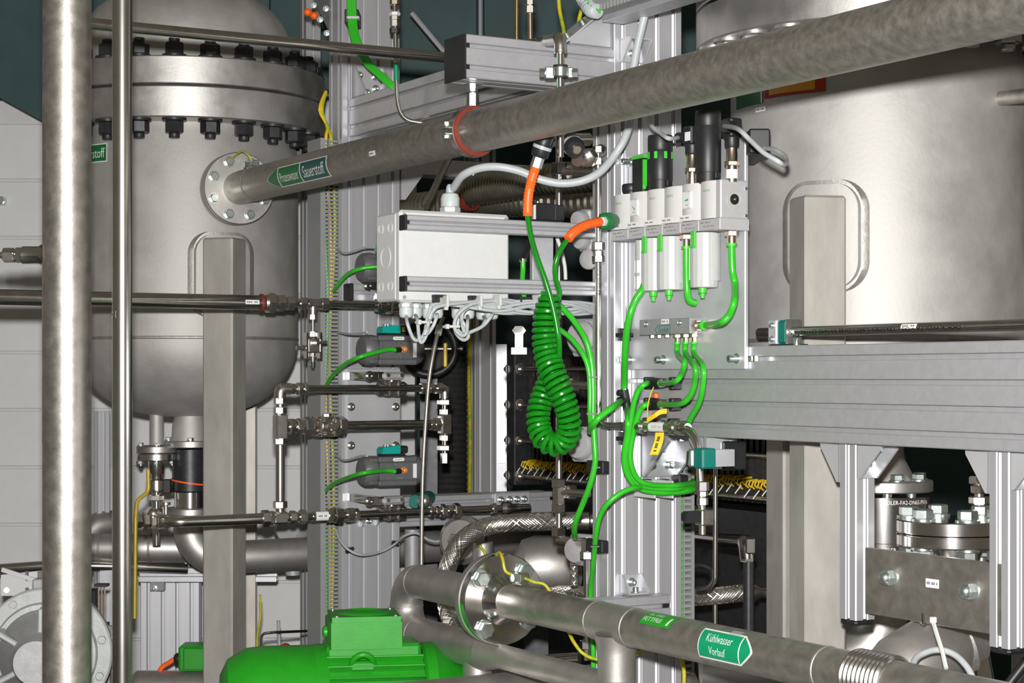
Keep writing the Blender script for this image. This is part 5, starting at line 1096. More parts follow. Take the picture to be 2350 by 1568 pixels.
y2 = T('yellow_tag', 'yellow printed tag looped between two push-in valves', 'tag', P(1500, 965, 3.3)); q = spl([P(1484,966,3.31), P(1500,956,3.295), P(1515,946,3.29), P(1530,944,3.285)], 5)
vs = []
for i, p in enumerate(q): vs += [p-Z*.0045, p+Z*.0045, p+Z*.0045+Y*.001, p-Z*.0045+Y*.001]
nq = len(q); fs = [(0,1,2,3), tuple(4*(nq-1)+j for j in (3,2,1,0))]
for i in range(nq-1):
    for a_, b_ in ((0,1),(1,2),(2,3),(3,0)): fs.append((4*i+a_, 4*i+b_, 4*i+4+b_, 4*i+4+a_))
y2.part('tag', MB().add(vs, fs), 'yellow'); y2.part('loop', MB().tube(spl([P(1500,889,3.31), P(1493,905,3.30), P(1487,930,3.295), P(1486,950,3.30), P(1488,965,3.305)], 6), .0011, 6), 'yellow')

# ---------------------------------------------------------------- green spiral hose
def coil(path, rad, turns, rt):
    c = spl(path, 24); L = [0]
    for i in range(1, len(c)): L.append(L[-1]+(c[i]-c[i-1]).length)
    n = int(turns*16); out = []; j = 0; a = None; pt_ = None
    for i in range(n+1):
        s = L[-1]*i/n
        while j < len(L)-2 and L[j+1] < s: j += 1
        f_ = (s-L[j])/max(1e-9, L[j+1]-L[j]); p = c[j].lerp(c[j+1], f_); tn = (c[min(j+2, len(c)-1)]-c[max(j-1, 0)]).normalized()
        if a is None: a, _, _ = frame(tn)
        else:
            ax = pt_.cross(tn)
            if ax.length > 1e-7: a = Matrix.Rotation(pt_.angle(tn), 3, ax.normalized()) @ a
            a = (a-tn*a.dot(tn)).normalized()
        pt_ = tn; b = tn.cross(a); ph = 2*math.pi*turns*i/n; rr_ = rad(i/n) if callable(rad) else rad
        out.append(p+(a*math.cos(ph)+b*math.sin(ph))*rr_)
    return out
Yc = 3.36
t = T('spiral_hose', 'green spiral air hose hanging in a loop from orange sleeves', 'hose', P(1270, 1040, Yc))
pth = [P(1263,676,Yc), P(1258,705,Yc), P(1253,745,Yc), P(1252,785,Yc), P(1258,825,Yc-.005), P(1272,865,Yc-.015), P(1291,910,Yc-.02), P(1303,950,Yc-.02), P(1306,985,Yc-.015), P(1294,1012,Yc-.005), P(1272,1021,Yc), P(1249,1010,Yc+.005), P(1237,980,Yc+.015), P(1236,945,Yc+.02), P(1245,910,Yc+.025), P(1260,875,Yc+.03), P(1270,845,Yc+.035)]
ck = coil(pth, lambda f_: (.0212-.0030*min(1, max(0, (f_-.30)*5))) if f_ > .06 else .014+.12*f_, 41, .0048)
t.part('coil', MB().tube(ck, .0050, 8), 'coil_green')
a_top = [ck[0], P(1276,690,Yc+.02), P(1284,672,Yc+.02), P(1276,640,Yc+.01), P(1274,610,Yc), P(1284,578,Yc), P(1300,553,Yc+.01)]
t.part('upper_tail', MB().tube(spl(a_top, 8), .0050, 10), 'coil_green')
b_tail = [ck[-1], P(1283,838,Yc), P(1283,790,Yc-.03), P(1276,740,Yc-.035), P(1265,690,Yc-.035), P(1250,640,Yc-.035), P(1232,590,Yc-.03), P(1218,540,Yc-.02), P(1210,490,Yc-.01)]
t.part('lower_tail', MB().tube(spl(b_tail, 8), .0050, 10), 'coil_green')
def sleeve(pts):
    c = spl(pts, 10); mb = MB(); rr_ = [.0082+(.0011 if i % 2 else 0) for i in range(len(c))]; mb.tube(c, .008, 12, rad=rr_); return mb
t.part('bend_sleeve', sleeve([P(1211,496,Yc-.01), P(1212,455,Yc-.012), P(1219,418,Yc-.015), P(1229,385,Yc-.02)]), 'orange', label='orange spring sleeve')
t.part('bend_sleeve', sleeve([P(1303,549,Yc+.01), P(1318,532,Yc+.02), P(1345,517,Yc+.04), P(1378,509,Yc+.07)]), 'orange', label='orange spring sleeve')
f = P(1229,385,Yc-.02); d = (P(1240,352,Yc-.025)-f).normalized()
t.part('coupling', MB().hexa(f, d, .019, .022), 'zinc'); t.part('quick_coupler', MB().lathe(f+d*.020, d, [(.014,0),(.0165,.004),(.0165,.018),(.0175,.019),(.0175,.024),(.0165,.025),(.0165,.040),(.012,.046)], 24), 'black'); t.part('grey_ring', MB().lathe(f+d*.036, d, [(.0178,0),(.0178,.006)], 24), 'cable_grey'); t.part('nipple', MB().cyl(f+d*.05, f+d*.075, .008, n=14), 'brass_nickel')
g_ = P(1378,509,Yc+.07); d2_ = (UF(s_a, CZ+.30, .03)-g_).normalized()
t.part('coupling', MB().hexa(g_, d2_, .016, .016), 'cover'); t.part('quick_coupler', MB().lathe(g_+d2_*.015, d2_, [(.012,0),(.0165,.005),(.0165,.022),(.013,.045)], 24), 'label_dgreen', label='dark green coupler')
ta = T('compressed_air_outlet', 'dark angled quick coupler with grey ring under the process pipe', 'coupling', P(1318, 345, 3.35)); d = (P(1345,365,3.30)-P(1300,318,3.38)).normalized(); p = P(1303,322,3.38)
ta.part('body', MB().lathe(p, d, [(.012,0),(.019,.010),(.019,.038),(.014,.044)], 24), 'black'); ta.part('grey_ring', MB().lathe(p+d*.022, d, [(.0195,0),(.0195,.006)], 24), 'cable_grey'); ta.part('core', MB().cyl(p+d*.043, p+d*.048, .008, n=14), 'brass_nickel')
ta.part('elbow', MB().tube(rp([P(1325,368,3.42), P(1345,362,3.46), P(1380,345,3.52)], .02), .012, 14), 'chrome'); ta.part('union', MB().hexa(P(1345,364,3.45), (P(1380,345,3.52)-P(1345,364,3.45)), .032, .02), 'chrome'); ta.part('supply_tee', MB().tube([P(1282,320,3.45), P(1350,320,3.50)], .013, 14).tube([P(1240,335,3.36), P(1282,320,3.45)], .011, 12), 'chrome')

# ---------------------------------------------------------------- instrument tubing round the broad post
rtb = .0062
zt2 = P(1420,977,3.46).z; pa = P(1373, 345, 3.48); xq = at0(pa, zt2); pbm = BF(1600, 980, .075)
t = T('impulse_tube', 'bright steel tube down the post and across to a shutoff valve', 'tube', at0(xq, zt2))
pv = at0(BF(1612, 985, .082), 0); zv = P(1612,1180, pv.y).z
t.part('tube', MB().tube([pa, at0(pa, P(1373,935,3.48).z)], rtb, 16), 'tubing')
t.part('tube', MB().tube(rp([at0(pa, P(1373,930,3.48).z), at0(pa, zt2), at0(BF(1430,977,.075), zt2)], .035), .0062, 16), dk)
t.part('tube', MB().tube(rp([at0(BF(1425,977,.075), zt2), at0(BF(1600,985,.078), zt2), at0(pv, zv)], .05), .0068, 18), 'tubing')
mx = cylmap(at0(pa, 0), Z, V((-.1,-1,0)), rtb); 
def vtx(x, y, e=0.0): n_ = V((0,-1,0)); return at0(pa, x)+(n_*math.cos(y/rtb)+X*math.sin(y/rtb))*(rtb+e)
write(t, 'DOCKWEILER', lambda x, y, e=0.0: vtx(-x, y, e), -P(1373,640,3.48).z, 0, m(80,3.48), .0075, 'ink', .0006)
for py, af in ((352,.019),(380,.017)): t.part('nut', MB().hexa(at0(pa, P(1373,py,3.48).z), Z, af, .014), 'polished')
for py, af, h_ in ((575,.022,.016),(586,.018,.008),(603,.021,.014)): t.part('nut', MB().hexa(at0(pa, P(1373,py,3.48).z), Z, af, h_), 'chrome' if py < 600 else 'polished')
for px, k in ((1440,1),(1462,.9),(1540,1),(1556,.9)): t.part('nut', MB().lathe(at0(BF(px,980,.075), zt2), U, [(.011*k,0),(.0135*k,.003),(.0135*k,.014),(.011*k,.017)], 20), 'chrome')
t.part('collar', MB().lathe(at0(BF(1474,980,.075), zt2), U, [(.0135,0),(.0135,.006),(.009,.010)], 24), 'polished'); t.part('collar', MB().lathe(at0(BF(1568,980,.075), zt2), U, [(.0135,0),(.0135,.008),(.009,.014)], 24), 'polished')
t.part('orifice_body', MB().cyl(at0(BF(1478,980,.075), zt2), at0(BF(1540,980,.075), zt2), .0082, n=20), 'chrome')
bl = at0(BF(1514,980,.075), zt2); mp = cylmap(bl, U, tosee(bl, U), .0085); so = patch(t, mp, -.024, .024, -.008, .008, 'white', 'orifice_label', rows=6, e=.002); write(t, 'BLENDE 1,5mm', mp, .004, 0, .030, .0042, 'ink_grey', .0026, so)
for py, af, h_, ma in ((1128,.021,.018,'polished'),(1140,.017,.010,'chrome'),(1160,.018,.014,'chrome')): t.part('nut', MB().hexa(at0(pv, P(1612,py,pv.y).z), Z, af, h_), ma)
sv = T('tap_valve', 'small steel valve with black wing handle under the impulse tube', 'valve', at0(pv, zv-.04)); sv.part('body', MB().box(at0(pv, zv-.006)+W_*.004, U, W_, Z, .024, .026, .028, .002), 'chrome'); sv.part('outlet', MB().cyl(at0(pv, zv-.02), at0(pv, zv-.036), .006, n=12), 'brass_nickel')
hp = at0(pv, zv-.004)-W_*.022; sv.part('handle', MB().prism([(-.030,-.004),(-.022,-.010),(.004,-.010),(.010,-.006),(.010,.006),(.004,.010),(-.020,.010),(-.032,.004)], hp-W_*.010+U*(-.006), (U*.35-W_*.93).normalized()*-1 if False else -W_, Z, U, .016), 'black')
# clamp that holds the tube
cq = at0(pv, P(1612,1052,pv.y).z); t = T('tube_clamp', 'green plastic tube clamp with steel cheek beside a black end cap', 'pipe clamp', cq-Z*.02)
cw = at0(g1, cq.z)
t.part('plastic_body', MB().box(cq+U*.004+W_*.002, U, W_, Z, .030, .030, .036, .003), 'teal_clamp'); t.part('cheek', MB().box(cq-U*.018, U, W_, Z, .016, .030, .032, .003), 'zinc'); t.part('spring_clip', MB().tube([cq-U*.022-Z*.012-W_*.016, cq-U*.018+Z*.012-W_*.017], .004, 8), 'polished')
t.part('rear_bracket', MB().box(cq+W_*.035+U*.004, U, W_, Z, .020, .05, .03), 'alu_plate')
e_ = T('hanging_stub', 'black capped stub of profile hanging under the heavy beam', 'profile', P(1668, 1075, 3.3)); ec_ = on(1652, 1052, BO+W_*.03, U); ec_ = at0(BO+U*.26+W_*.04, P(1660,1050,3.32).z)
e_.part('extrusion', MB().prism(prof(.05,.05,1,1), ec_-Z*.025+W_*.0-U*.02, W_, Z, -U, .05), 'alu2', ang=20); e_.part('end_cap', MB().box(ec_+U*.0-U*.016+W_*.025, U, W_, Z, .008, .054, .054, .003), 'black'); e_.part('hanger', MB().box(at0(ec_-U*.04+W_*.025, (ec_.z+CZ-.113)/2+.01), U, W_, Z, .04, .006, .07), 'alu_plate')
# ---------------------------------------------------------------- green motor in the foreground
Ym = 3.72; mc = P(800, 1610, Ym); ma_ = (W_*.94-U*.34*-1).normalized(); ma_ = V((.985, .17, 0)).normalized(); mn_ = V((ma_.y, -ma_.x, 0)); R = .125
mc = P(830, 1580, Ym); mc.z -= .035
t = T('electric_motor', 'bright green electric motor with terminal box', 'motor', at0(mc, mc.z-R))
e = lambda a, n_, z: mc+ma_*a+mn_*n_+Z*z
pr = [(R*.55,-.285),(R*.80,-.270),(R*.97,-.235),(R*1.0,-.20),(R*1.0,-.095),(R*.985,-.09)]
t.part('fan_cowl', MB().lathe(mc, ma_, pr, 48), 'motor_green', ang=30); t.part('cowl_rim', MB().lathe(mc, ma_, [(R*1.005,-.098),(R*1.012,-.095),(R*1.012,-.075),(R*1.005,-.072)], 48), 'motor_green')
t.part('stator', MB().lathe(mc, ma_, [(R*.88,-.08),(R*.88,.125)], 48), 'motor_green')
fin = lib('fin', 'motor_green', lambda b: b.box(O0, X, Y, Z, .195, .004, .022, .001))
for i in range(30):
    a = 2*math.pi*i/30
    if abs(a-math.pi/2) < .5: continue
    d = mn_*math.cos(a)+Z*math.sin(a); t.inst('cooling_fin', fin, mc+ma_*.022+d*R*.93, Matrix((ma_, d.cross(ma_), d)).transposed())
t.part('top_saddle', MB().box(e(.02, .0, R*.92), ma_, mn_, Z, .19, .11, .034, .006), 'motor_green')
t.part('end_shield', MB().lathe(mc, ma_, [(R*.95,.12),(R*1.0,.125),(R*1.0,.145),(R*.86,.165),(R*.62,.215),(R*.42,.255),(R*.40,.275)], 48), 'motor_green', ang=30)
t.part('coupling_guard', MB().lathe(mc, ma_, [(R*.44,.27),(R*.44,.36)], 32), 'motor_green')
fm = lib('shieldrib', 'motor_green', lambda b: b.box(O0, X, Y, Z, .022, .010, .010, .002))
for i in range(14):
    a = 2*math.pi*i/14; d = mn_*math.cos(a)+Z*math.sin(a); t.inst('guard_slot_rib', fm, mc+ma_*.31+d*R*.44, Matrix((ma_, d.cross(ma_), d)).transposed())
zb0 = P(836, 1480, Ym).z; zb1 = P(836, 1404, Ym).z; bc = at0(mc, (zb0+zb1)/2)+ma_*(P(836,0,Ym).x-mc.x)/ma_.x
t.part('box_neck', MB().box(at0(bc, zb0-.012)+ma_*.004, ma_, mn_, Z, .105, .10, .040, .006), 'motor_green')
tb = t.part('terminal_box', MB().prism([(-.072,-.066),(.070,-.066),(.072,-.05),(.072,.05),(.070,.066),(-.072,.066),(-.076,.05),(-.076,-.05)], at0(bc, zb0), ma_, mn_, Z, (zb1-zb0)*.80), 'motor_green')
t.part('terminal_lid', MB().prism([(-.070,-.064),(.068,-.064),(.068,.064),(-.070,.064)], at0(bc, zb0+(zb1-zb0)*.79), ma_, mn_, Z, (zb1-zb0)*.17), 'motor_green', tb); t.part('lid_dish', MB().lathe(at0(bc, zb1-.003), Z, [(.055,0),(.050,.004),(.036,.006),(.030,.002)], 36), 'motor_green', tb)
t.part('gland_plug', MB().lathe(at0(bc, zb0+.028)-ma_*.076, -ma_, [(.012,0),(.012,.006),(.008,.009)], 16), 'motor_green', tb)
for dx, dy in ((-.06,.056),(.058,.056),(-.06,-.056),(.058,-.056)): t.part('lid_screw', MB().cyl(at0(bc, zb0+(zb1-zb0)*.95)+ma_*dx+mn_*dy, at0(bc, zb0+(zb1-zb0)*.99)+ma_*dx+mn_*dy, .005, n=10), 'zinc', tb)
le = e(-.005, R*.60, R*.74); t.part('lifting_eye', MB().tube([le+ma_*.022*math.cos(i*math.pi/8)+(Z*.75+mn_*.5).normalized()*.030*math.sin(i*math.pi/8) for i in range(9)], .0065, 10), 'motor_green'); t.part('eye_pad', MB().box(le, ma_, mn_, Z, .05, .02, .02, .004), 'motor_green')
t.part('plinth', MB().box(at0(mc, (mc.z-R)/2), ma_, mn_, Z, .5, .26, mc.z-R), 'leg_steel'); t.part('foot', MB().box(at0(mc, mc.z-R+.006), ma_, mn_, Z, .22, .25, .03, .004), 'motor_green')
# small green terminal box of the second motor
t = T('green_switch_box', 'small green terminal box with orange cable behind the vessel leg', 'box', P(445, 1540, 4.75)); c = P(446, 1507, 4.75)
t.part('housing', MB().box(c, X, Y, Z, m(62,4.75), .08, m(58,4.75), .006), 'motor_green'); t.part('lid', MB().box(c+X*.006-Y*.041, X, Y, Z, m(48,4.75), .01, m(50,4.75), .003), 'motor_green'); t.part('gland', MB().lathe(c-X*.032-Z*.006, -X, [(.013,0),(.015,.004),(.015,.014),(.010,.020)], 16), 'black'); t.part('orange_cable', MB().tube(spl([c-X*.05-Z*.006, c-X*.065-Z*.016, c-X*.085-Z*.03, c-X*.10-Z*.06], 6), .0065, 10), 'orange')
g2 = P(360, 1565, 4.75); t.part('motor_barrel', MB().lathe(c-Z*.092+X*.1, -X, [(.055,0),(.055,.25),(.045,.26)], 32), 'elbow'); t.part('stand', MB().box(at0(c-Z*.1, (c.z-.13)/2), X, Y, Z, .12, .10, c.z-.13), 'leg_steel')

# ---------------------------------------------------------------- cast pump behind the thick upright pipe
pd = 3.95; pc = P(105, 1500, pd); t = T('cast_pump', 'pale grey cast pump housing with flange and ribs', 'pump', at0(pc, pc.z-.16)); pn_ = V((.10,-1,0)).normalized()
def pq(a, r_, y=0.0): return pc+X*math.cos(a)*r_+Z*math.sin(a)*r_+pn_*y
t.part('volute', MB().lathe(pc-pn_*.10, pn_, [(.10,0),(.132,.02),(.136,.07),(.130,.09)], 48), 'pump_grey'); t.part('flange_ring', MB().lathe(pc-pn_*.012, pn_, [(.05,0),(.140,0),(.142,.003),(.142,.016),(.138,.019),(.112,.019),(.108,.030),(.06,.034)], 64), 'pump_grey', ang=30)
t.part('bearing_lantern', MB().lathe(pc+pn_*.018, pn_, [(.098,0),(.094,.02),(.062,.05),(.050,.11),(.046,.12)], 48), 'cast')
bm = bolt_mesh(.016, .011, 'pump_grey')
for i in range(10): a = i*math.pi/5+.25; t.inst('bolt', bm, pq(a, .127, .007), rot(pn_))
rib = lib('prib', 'pump_grey', lambda b: b.box(O0, X, Y, Z, .012, .075, .055, .003))
for i in range(6): a = i*math.pi/3+.5; d = X*math.cos(a)+Z*math.sin(a); t.inst('lantern_rib', rib, pq(a, .080, .05), Matrix((pn_.cross(d), pn_, d)).transposed())
t.part('vent_block', MB().box(pq(rd(100), .148, -.02)+X*.012, X, Y, Z, .030, .03, .028, .003), 'cast'); t.part('vent_plug', MB().hexa(pq(rd(98), .162, -.02)+X*.012, Z, .018, .016), 'brass_nickel'); t.part('plinth', MB().box(at0(pc, (pc.z-.13)/2)-pn_*.03, X, Y, Z, .24, .14, pc.z-.13), 'pump_grey')
t.part('pale_wheel', MB().lathe(P(92,1562,3.86), V((0,-1,.1)), [(.022,0),(.022,.012),(.010,.018)], 24), 'white')
b2 = T('pump_bracket', 'pale folded sheet bracket above the cast pump', 'bracket', P(50, 1370, 4.25)); b2.part('sheet', MB().prism([(0,0),(m(150,4.25),.0),(m(150,4.25),m(64,4.25)),(0,m(48,4.25))], P(2,1368,4.25), X, Z, Y, .003), 'abs_grey'); b2.part('fold', MB().box(P(75,1330,4.245), (X-Z*.32).normalized(), Y, (Z+X*.32).normalized(), .15, .006, .010), 'abs_grey'); b2.part('screw', MB().cyl(P(15,1355,4.25), P(15,1355,4.244), .006, n=12), 'zinc')
for y_ in (1322, 1360): b2.part('slot', MB().box(P(62, y_, 4.248), X, Y, Z, .007, .004, .022), 'ink_grey')
b2.part('support', MB().box(at0(P(75,1360,4.28), P(75,1360,4.28).z/2), X, Y, Z, .05, .05, P(75,1366,4.28).z), 'alu2')
solo('lower_conduit', MB().tube([P(-40,1308,4.9), P(110,1298,4.9), P(300,1300,4.95), P(430,1306,5.0)], .0135, 14), 'drawn', 'dark conduit running low along the block wall', 'conduit')
# second pump assembly parts seen between the upright pipes
t = T('flanged_pump', 'dark bolted pump casing between the two upright pipes', 'pump', P(235, 1540, 4.3)); c = P(228, 1500, 4.3)
t.part('casing', MB().lathe(c, V((.3,-1,0)), [(.05,-.05),(.068,-.03),(.068,.0),(.05,.02)], 36), 'pump_grey'); t.part('gland_cup', MB().lathe(c+V((-.01,-.03,-.045)), V((.2,-1,.2)), [(.035,0),(.038,.02),(.030,.03)], 24), 'drawn')
for i in range(3): t.part('guide_rod', MB().cyl(P(226+7*i,1345,4.32), P(226+7*i,1430,4.32), .0025, n=8), 'brass_nickel')
t.part('rod_plate', MB().box(P(234,1343,4.32), X, Y, Z, .03, .03, .006), 'black'); t.part('rod_plate', MB().box(P(234,1432,4.32), X, Y, Z, .03, .03, .006), 'black'); t.part('dark_yoke', MB().box(P(215,1390,4.33), X, Y, Z, .02, .03, .08, .004), 'black'); t.part('bolt_cap', MB().sphere(P(250,1480,4.25), .014, 14, 8), 'zinc'); t.part('stand', MB().box(at0(c, (c.z-.05)/2), X, Y, Z, .06, .06, c.z-.05), 'leg_steel')
# pipe with elbow behind uprights, and grey plant on the left wall
t = T('rear_pipe', 'dull steel rear pipe with elbow between vessel and wall', 'pipe', P(300, 1290, 4.95)); a = P(240,1195,4.95)
t.part('pipe', MB().tube(rp([P(140,1258,4.95), P(330,1258,4.95), P(425,1259,4.97)], .05), m(33,4.95), 24), 'elbow'); t.part('elbow', MB().tube(rp([P(180,1330,5.0), P(205,1205,5.0), P(275,1200,5.05)], .09), m(30,5.0), 24), 'elbow'); wring(t, P(232,1258,4.95), X, m(33.5,4.95)); wring(t, P(346,1258,4.95), X, m(33.5,4.95))
t.part('support', MB().box(at0(P(250,1300,4.95), P(250,1290,4.95).z/2), X, Y, Z, .04, .04, P(250,1290,4.95).z), 'alu2')
profile('wall_post', 'slotted aluminium post behind the vessel drain', at0(on(322, 1400, V((0,5.1,0)), X), 0), X, Y, Z, .165, .04, P(322,1285,5.1).z, 4, 1, .04)
profile('wall_post', 'slender aluminium profile between the upright pipes', at0(on(224, 1000, V((0,5.0,0)), X), 0), W_, B_, Z, .035, .035, P(224,945,5.0).z, 1, 1, .04)
t = T('low_rail', 'low aluminium rail with corner bracket behind the big elbow', 'profile', P(400, 1330, 5.05)); t.part('extrusion', MB().prism(prof(.04,.04,1,1), P(318,1337,5.05), Y, Z, X, .38), 'alu2', ang=20); t.part('corner_bracket', MB().box(P(362,1346,5.06), X, Y, Z, .04, .02, .025, .002), 'duct_grey'); t.inst('screw', sock_mesh(.006,.006), P(355,1350,5.045), rot(-Y))
solo('earth_wire', MB().tube(spl([P(597,1365,4.60), P(598,1410,4.60), P(592,1450,4.60), P(590,1490,4.60), P(596,1560,4.60)]), .0028, 8), 'yellow_green', 'yellow green earth wire hanging beside the vessel leg', 'wire')
solo('earth_wire', MB().tube(spl([P(640,1286,4.9), P(655,1276,4.9), P(675,1270,4.88), P(690,1262,4.86), P(692,1246,4.85)]), .0035, 8), 'yellow_green', 'short yellow green earth wire on the rear pipe flange', 'wire')
t = T('lever_frame', 'thin bent steel rod with red cap behind the green motor', 'rod', P(620, 1500, 4.6)); t.part('rod', MB().tube(rp([P(597,1520,4.5), P(600,1455,4.5), P(625,1452,4.5), P(720,1448,4.75)], .012), .0035, 8), 'tubing'); t.part('red_cap', MB().lathe(P(655,1490,4.6), Z, [(.012,0),(.012,.01),(.006,.014)], 14), 'red'); t.part('holder', MB().cyl(P(641,1490,4.6), P(639,1425,4.6), .0045, n=8), 'cast')
t = T('small_check_valve', 'dark round valve body behind the duct foot', 'valve', P(665, 1300, 4.95)); t.part('body', MB().lathe(P(672,1215,4.95), V((-.3,-1,0)), [(.04,-.04),(.046,-.02),(.046,.02),(.03,.04)], 28), 'pump_grey'); t.part('bonnet', MB().sphere(P(685,1262,4.93), .014, 14, 8), 'zinc')
t.part('neck', MB().cyl(P(672,1225,4.97), P(672,1320,4.97), .02, n=16), 'pump_grey')
# ---------------------------------------------------------------- compensator, blind flanges and elbows under the beam
c = at0(V(((2028-CX)/F*3.5, 3.5, 0)), 0); z = lambda py: CZ+(HY-py)/F*3.5
t = T('compensator', 'flanged dark compensator with engraved lettering under the beam', 'compensator', at0(c, z(1290)))
t.part('cone', MB().lathe(at0(c, z(1108)), Z, [(.062,0),(.058,.01),(.040,.045),(.038,.06),(.038,.12)], 40), 'elbow', ang=50)
flange(t, at0(c, z(1127)), Z, .0925, .0215, 8, .072, .022, a0=.15)
t.part('sleeve', MB().lathe(at0(c, z(1271)), Z, [(.080,0),(.0905,.001),(.0905,.112),(.080,.113)], 56), 'dark_polished', label='dark polished sleeve', ang=30); t.part('sleeve_rim', MB().lathe(at0(c, z(1240)), Z, [(.0906,0),(.0912,.0006),(.0906,.0012)], 56), 'chrome')
st_m = lib('stud9', 'zinc', lambda b: b.cyl(O0, Z*.02, .009, n=12))
for a in (.8, 1.45, 5.3, 4.6, 4.0): t.inst('stud', st_m, at0(c, z(1140))+V((math.cos(a), math.sin(a), 0))*.072)
def cmp_(x, y, e_=0.0): a_ = math.atan2(-c.y, -c.x)+x/.0905; return at0(c, CZ)+V((math.cos(a_), math.sin(a_), 0))*(.0905+e_)+Z*y
write(t, 'ADLER-FA2-DN65-PN16', cmp_, .048, z(1147)-CZ, .098, .0078, 'print_white', .0006); write(t, 'ADLER-FA2-DN65-PN16', cmp_, .044, z(1253)-CZ, .098, .0075, 'print_white', .0006)
t.part('lower_flange', MB().lathe(at0(c, z(1292)), Z, [(.05,0),(.0925,0),(.0925,.014),(.05,.014)], 56), 'forged'); t.inst('stud', st_m, at0(c, z(1275))+V((.20,-.98,0))*.078)
ec = at0(c, z(1292)); pts = [ec, at0(c, z(1400))]
for i in range(1, 11): a = math.pi/2*i/10; pts.append(at0(c, z(1400)-.10*math.sin(a))-X*(.10-.10*math.cos(a)))
pts.append(pts[-1]-X*.25)
t.part('elbow', MB().tube(pts, .046, 40), 'elbow', ang=60); t.part('support', MB().box(at0(c, .45), X, Y, Z, .05, .05, .9), 'leg_steel')
Yb = 3.05; c2 = V(((2186-CX)/F*Yb, Yb, 0)); zz = lambda py: CZ+(HY-py)/F*Yb
t = T('blind_flange_pair', 'bolted pair of shiny flanges behind the tie plate', 'flange', at0(c2, zz(1262)))
t.part('upper_disc', MB().lathe(at0(c2, zz(1222)), Z, [(.02,0),(.0905,0),(.0925,.002),(.0925,.020),(.0905,.022),(.02,.022)], 72), 'polished', ang=30); t.part('lower_disc', MB().lathe(at0(c2, zz(1252)), Z, [(.02,0),(.0905,0),(.0925,.002),(.0925,.018),(.0905,.020),(.02,.020)], 72), 'polished', ang=30); t.part('gasket', MB().cyl(at0(c2, zz(1225)), at0(c2, zz(1221)), .066, n=40), 'rubber')
t.part('neck', MB().lathe(at0(c2, zz(1252)), -Z, [(.052,0),(.045,.02),(.040,.03),(.040,.20)], 40), 'polished')
bh_ = bolt_mesh(.029, .020); bn_ = nut_mesh(.029, .023, .016)
for a in [-1.47+k*math.pi/3 for k in range(6)]:
    p = at0(c2, 0)+V((math.cos(a), math.sin(a), 0))*.0725; t.inst('bolt', bh_, at0(p, zz(1222)+.022), Matrix.Rotation(a, 3, 'Z')); t.inst('bolt', bn_, at0(p, zz(1252)), rot(-Z))
c3 = at0(c2, zz(1500)); t.part('standpipe', MB().tube([at0(c2, zz(1430)), at0(c2+X*.035, .9)], .050, 36), 'polished')
t.part('branch_cone', MB().tube([at0(c2+X*.03, zz(1480))-X*.0, P(2190,1480,3.02), P(2140,1500,2.98), P(2085,1540,2.95), P(2040,1600,2.95)], .05, 36, rad=[.040,.046,.062,.066,.066]), 'elbow', ang=60); t.part('weld_collar', MB().ring(P(2200,1478,3.02), V((1,.1,.35)).normalized(), .051, .044, .012, 36), 'weld'); t.part('support', MB().box(at0(c2+X*.04, .4), X, Y, Z, .06, .06, .8), 'leg_steel')
t.part('earth_lug', MB().box(P(2118,1420,2.9), X, Y, Z, .007, .02, .020, .002), 'drawn')
hose('grey green cable arching over the pipe cone', [P(2085,1560,2.75), P(2100,1515,2.80), P(2125,1498,2.82), P(2155,1492,2.83), P(2185,1500,2.82), P(2210,1520,2.80), P(2230,1550,2.78), P(2245,1600,2.76)], .0052, 'cable_grey', 'cable', 'sensor_lead')
tt = T('long_tie', 'long pale cable tie from the tie plate to the cooling pipe', 'cable tie', P(2170, 1540, 2.68)); tt.part('strap', MB().tube([P(2142,1428,2.74), P(2150,1455,2.72), P(2163,1495,2.70), P(2172,1535,2.68)], .0035, 6), 'tie'); tt.part('lock_head', MB().box(P(2141,1423,2.74), X, Y, Z, .010, .008, .009, .001), 'tie')
t = T('relief_stack', 'column of nickel hexagon fittings behind the plate-end post', 'fitting', P(2248, 1190, 3.1))
for i, (y_, w_) in enumerate(((1112,.030),(1133,.026),(1158,.030),(1180,.022))): t.part('hexagon', MB().hexa(P(2247,y_,3.1), Z, w_, .014, a0=i*.4), 'chrome')
t.part('tube', MB().cyl(P(2247,1100,3.1), P(2247,1192,3.1), .008, n=12), 'chrome')
solo('dark_rod', MB().tube([P(2300,1590,2.95), P(2370,1500,2.95)], .008, 10), 'black', 'dark slanting cable beside the plate-end post', 'cable')

# ---------------------------------------------------------------- cell stack in the dark behind the posts
so_ = V((.006, 5.2, 0)); z1s, z0s = CZ+.05, CZ-.302; Ls = 1.20
t = T('cell_stack', 'dark cell stack with bright tie rods between end plates', 'cell stack', at0(so_+U*.6+W_*.17, .8))
mb = MB()
for i in range(100): mb.box(at0(so_+U*(.03+i*.0114)+W_*.18, (z1s+z0s)/2), U, W_, Z, .0062, .30+.008*(i % 2), z1s-z0s-.02+.012*(i % 2))
t.part('cells', mb, 'cell', kind='stuff'); t.part('end_plate', MB().box(at0(so_+W_*.18, (z1s+z0s)/2), U, W_, Z, .04, .38, z1s-z0s+.02, .004), 'black_steel'); t.part('end_plate', MB().box(at0(so_+U*Ls+W_*.18, (z1s+z0s)/2), U, W_, Z, .04, .36, z1s-z0s+.04, .004), 'black_steel')
for k, zq in enumerate((CZ+.018, CZ-.083, CZ-.185, CZ-.285)):
    t.part('tie_rod', MB().cyl(at0(so_-U*.02, zq), at0(so_+U*Ls, zq), .0065, n=12), 'rod'); nt_ = nut_mesh(.024, .016, .012, 'chrome'); t.inst('nut', nt_, at0(so_-U*.02, zq), rot(-U)); t.inst('nut', nt_, at0(so_+U*.028, zq), rot(U))
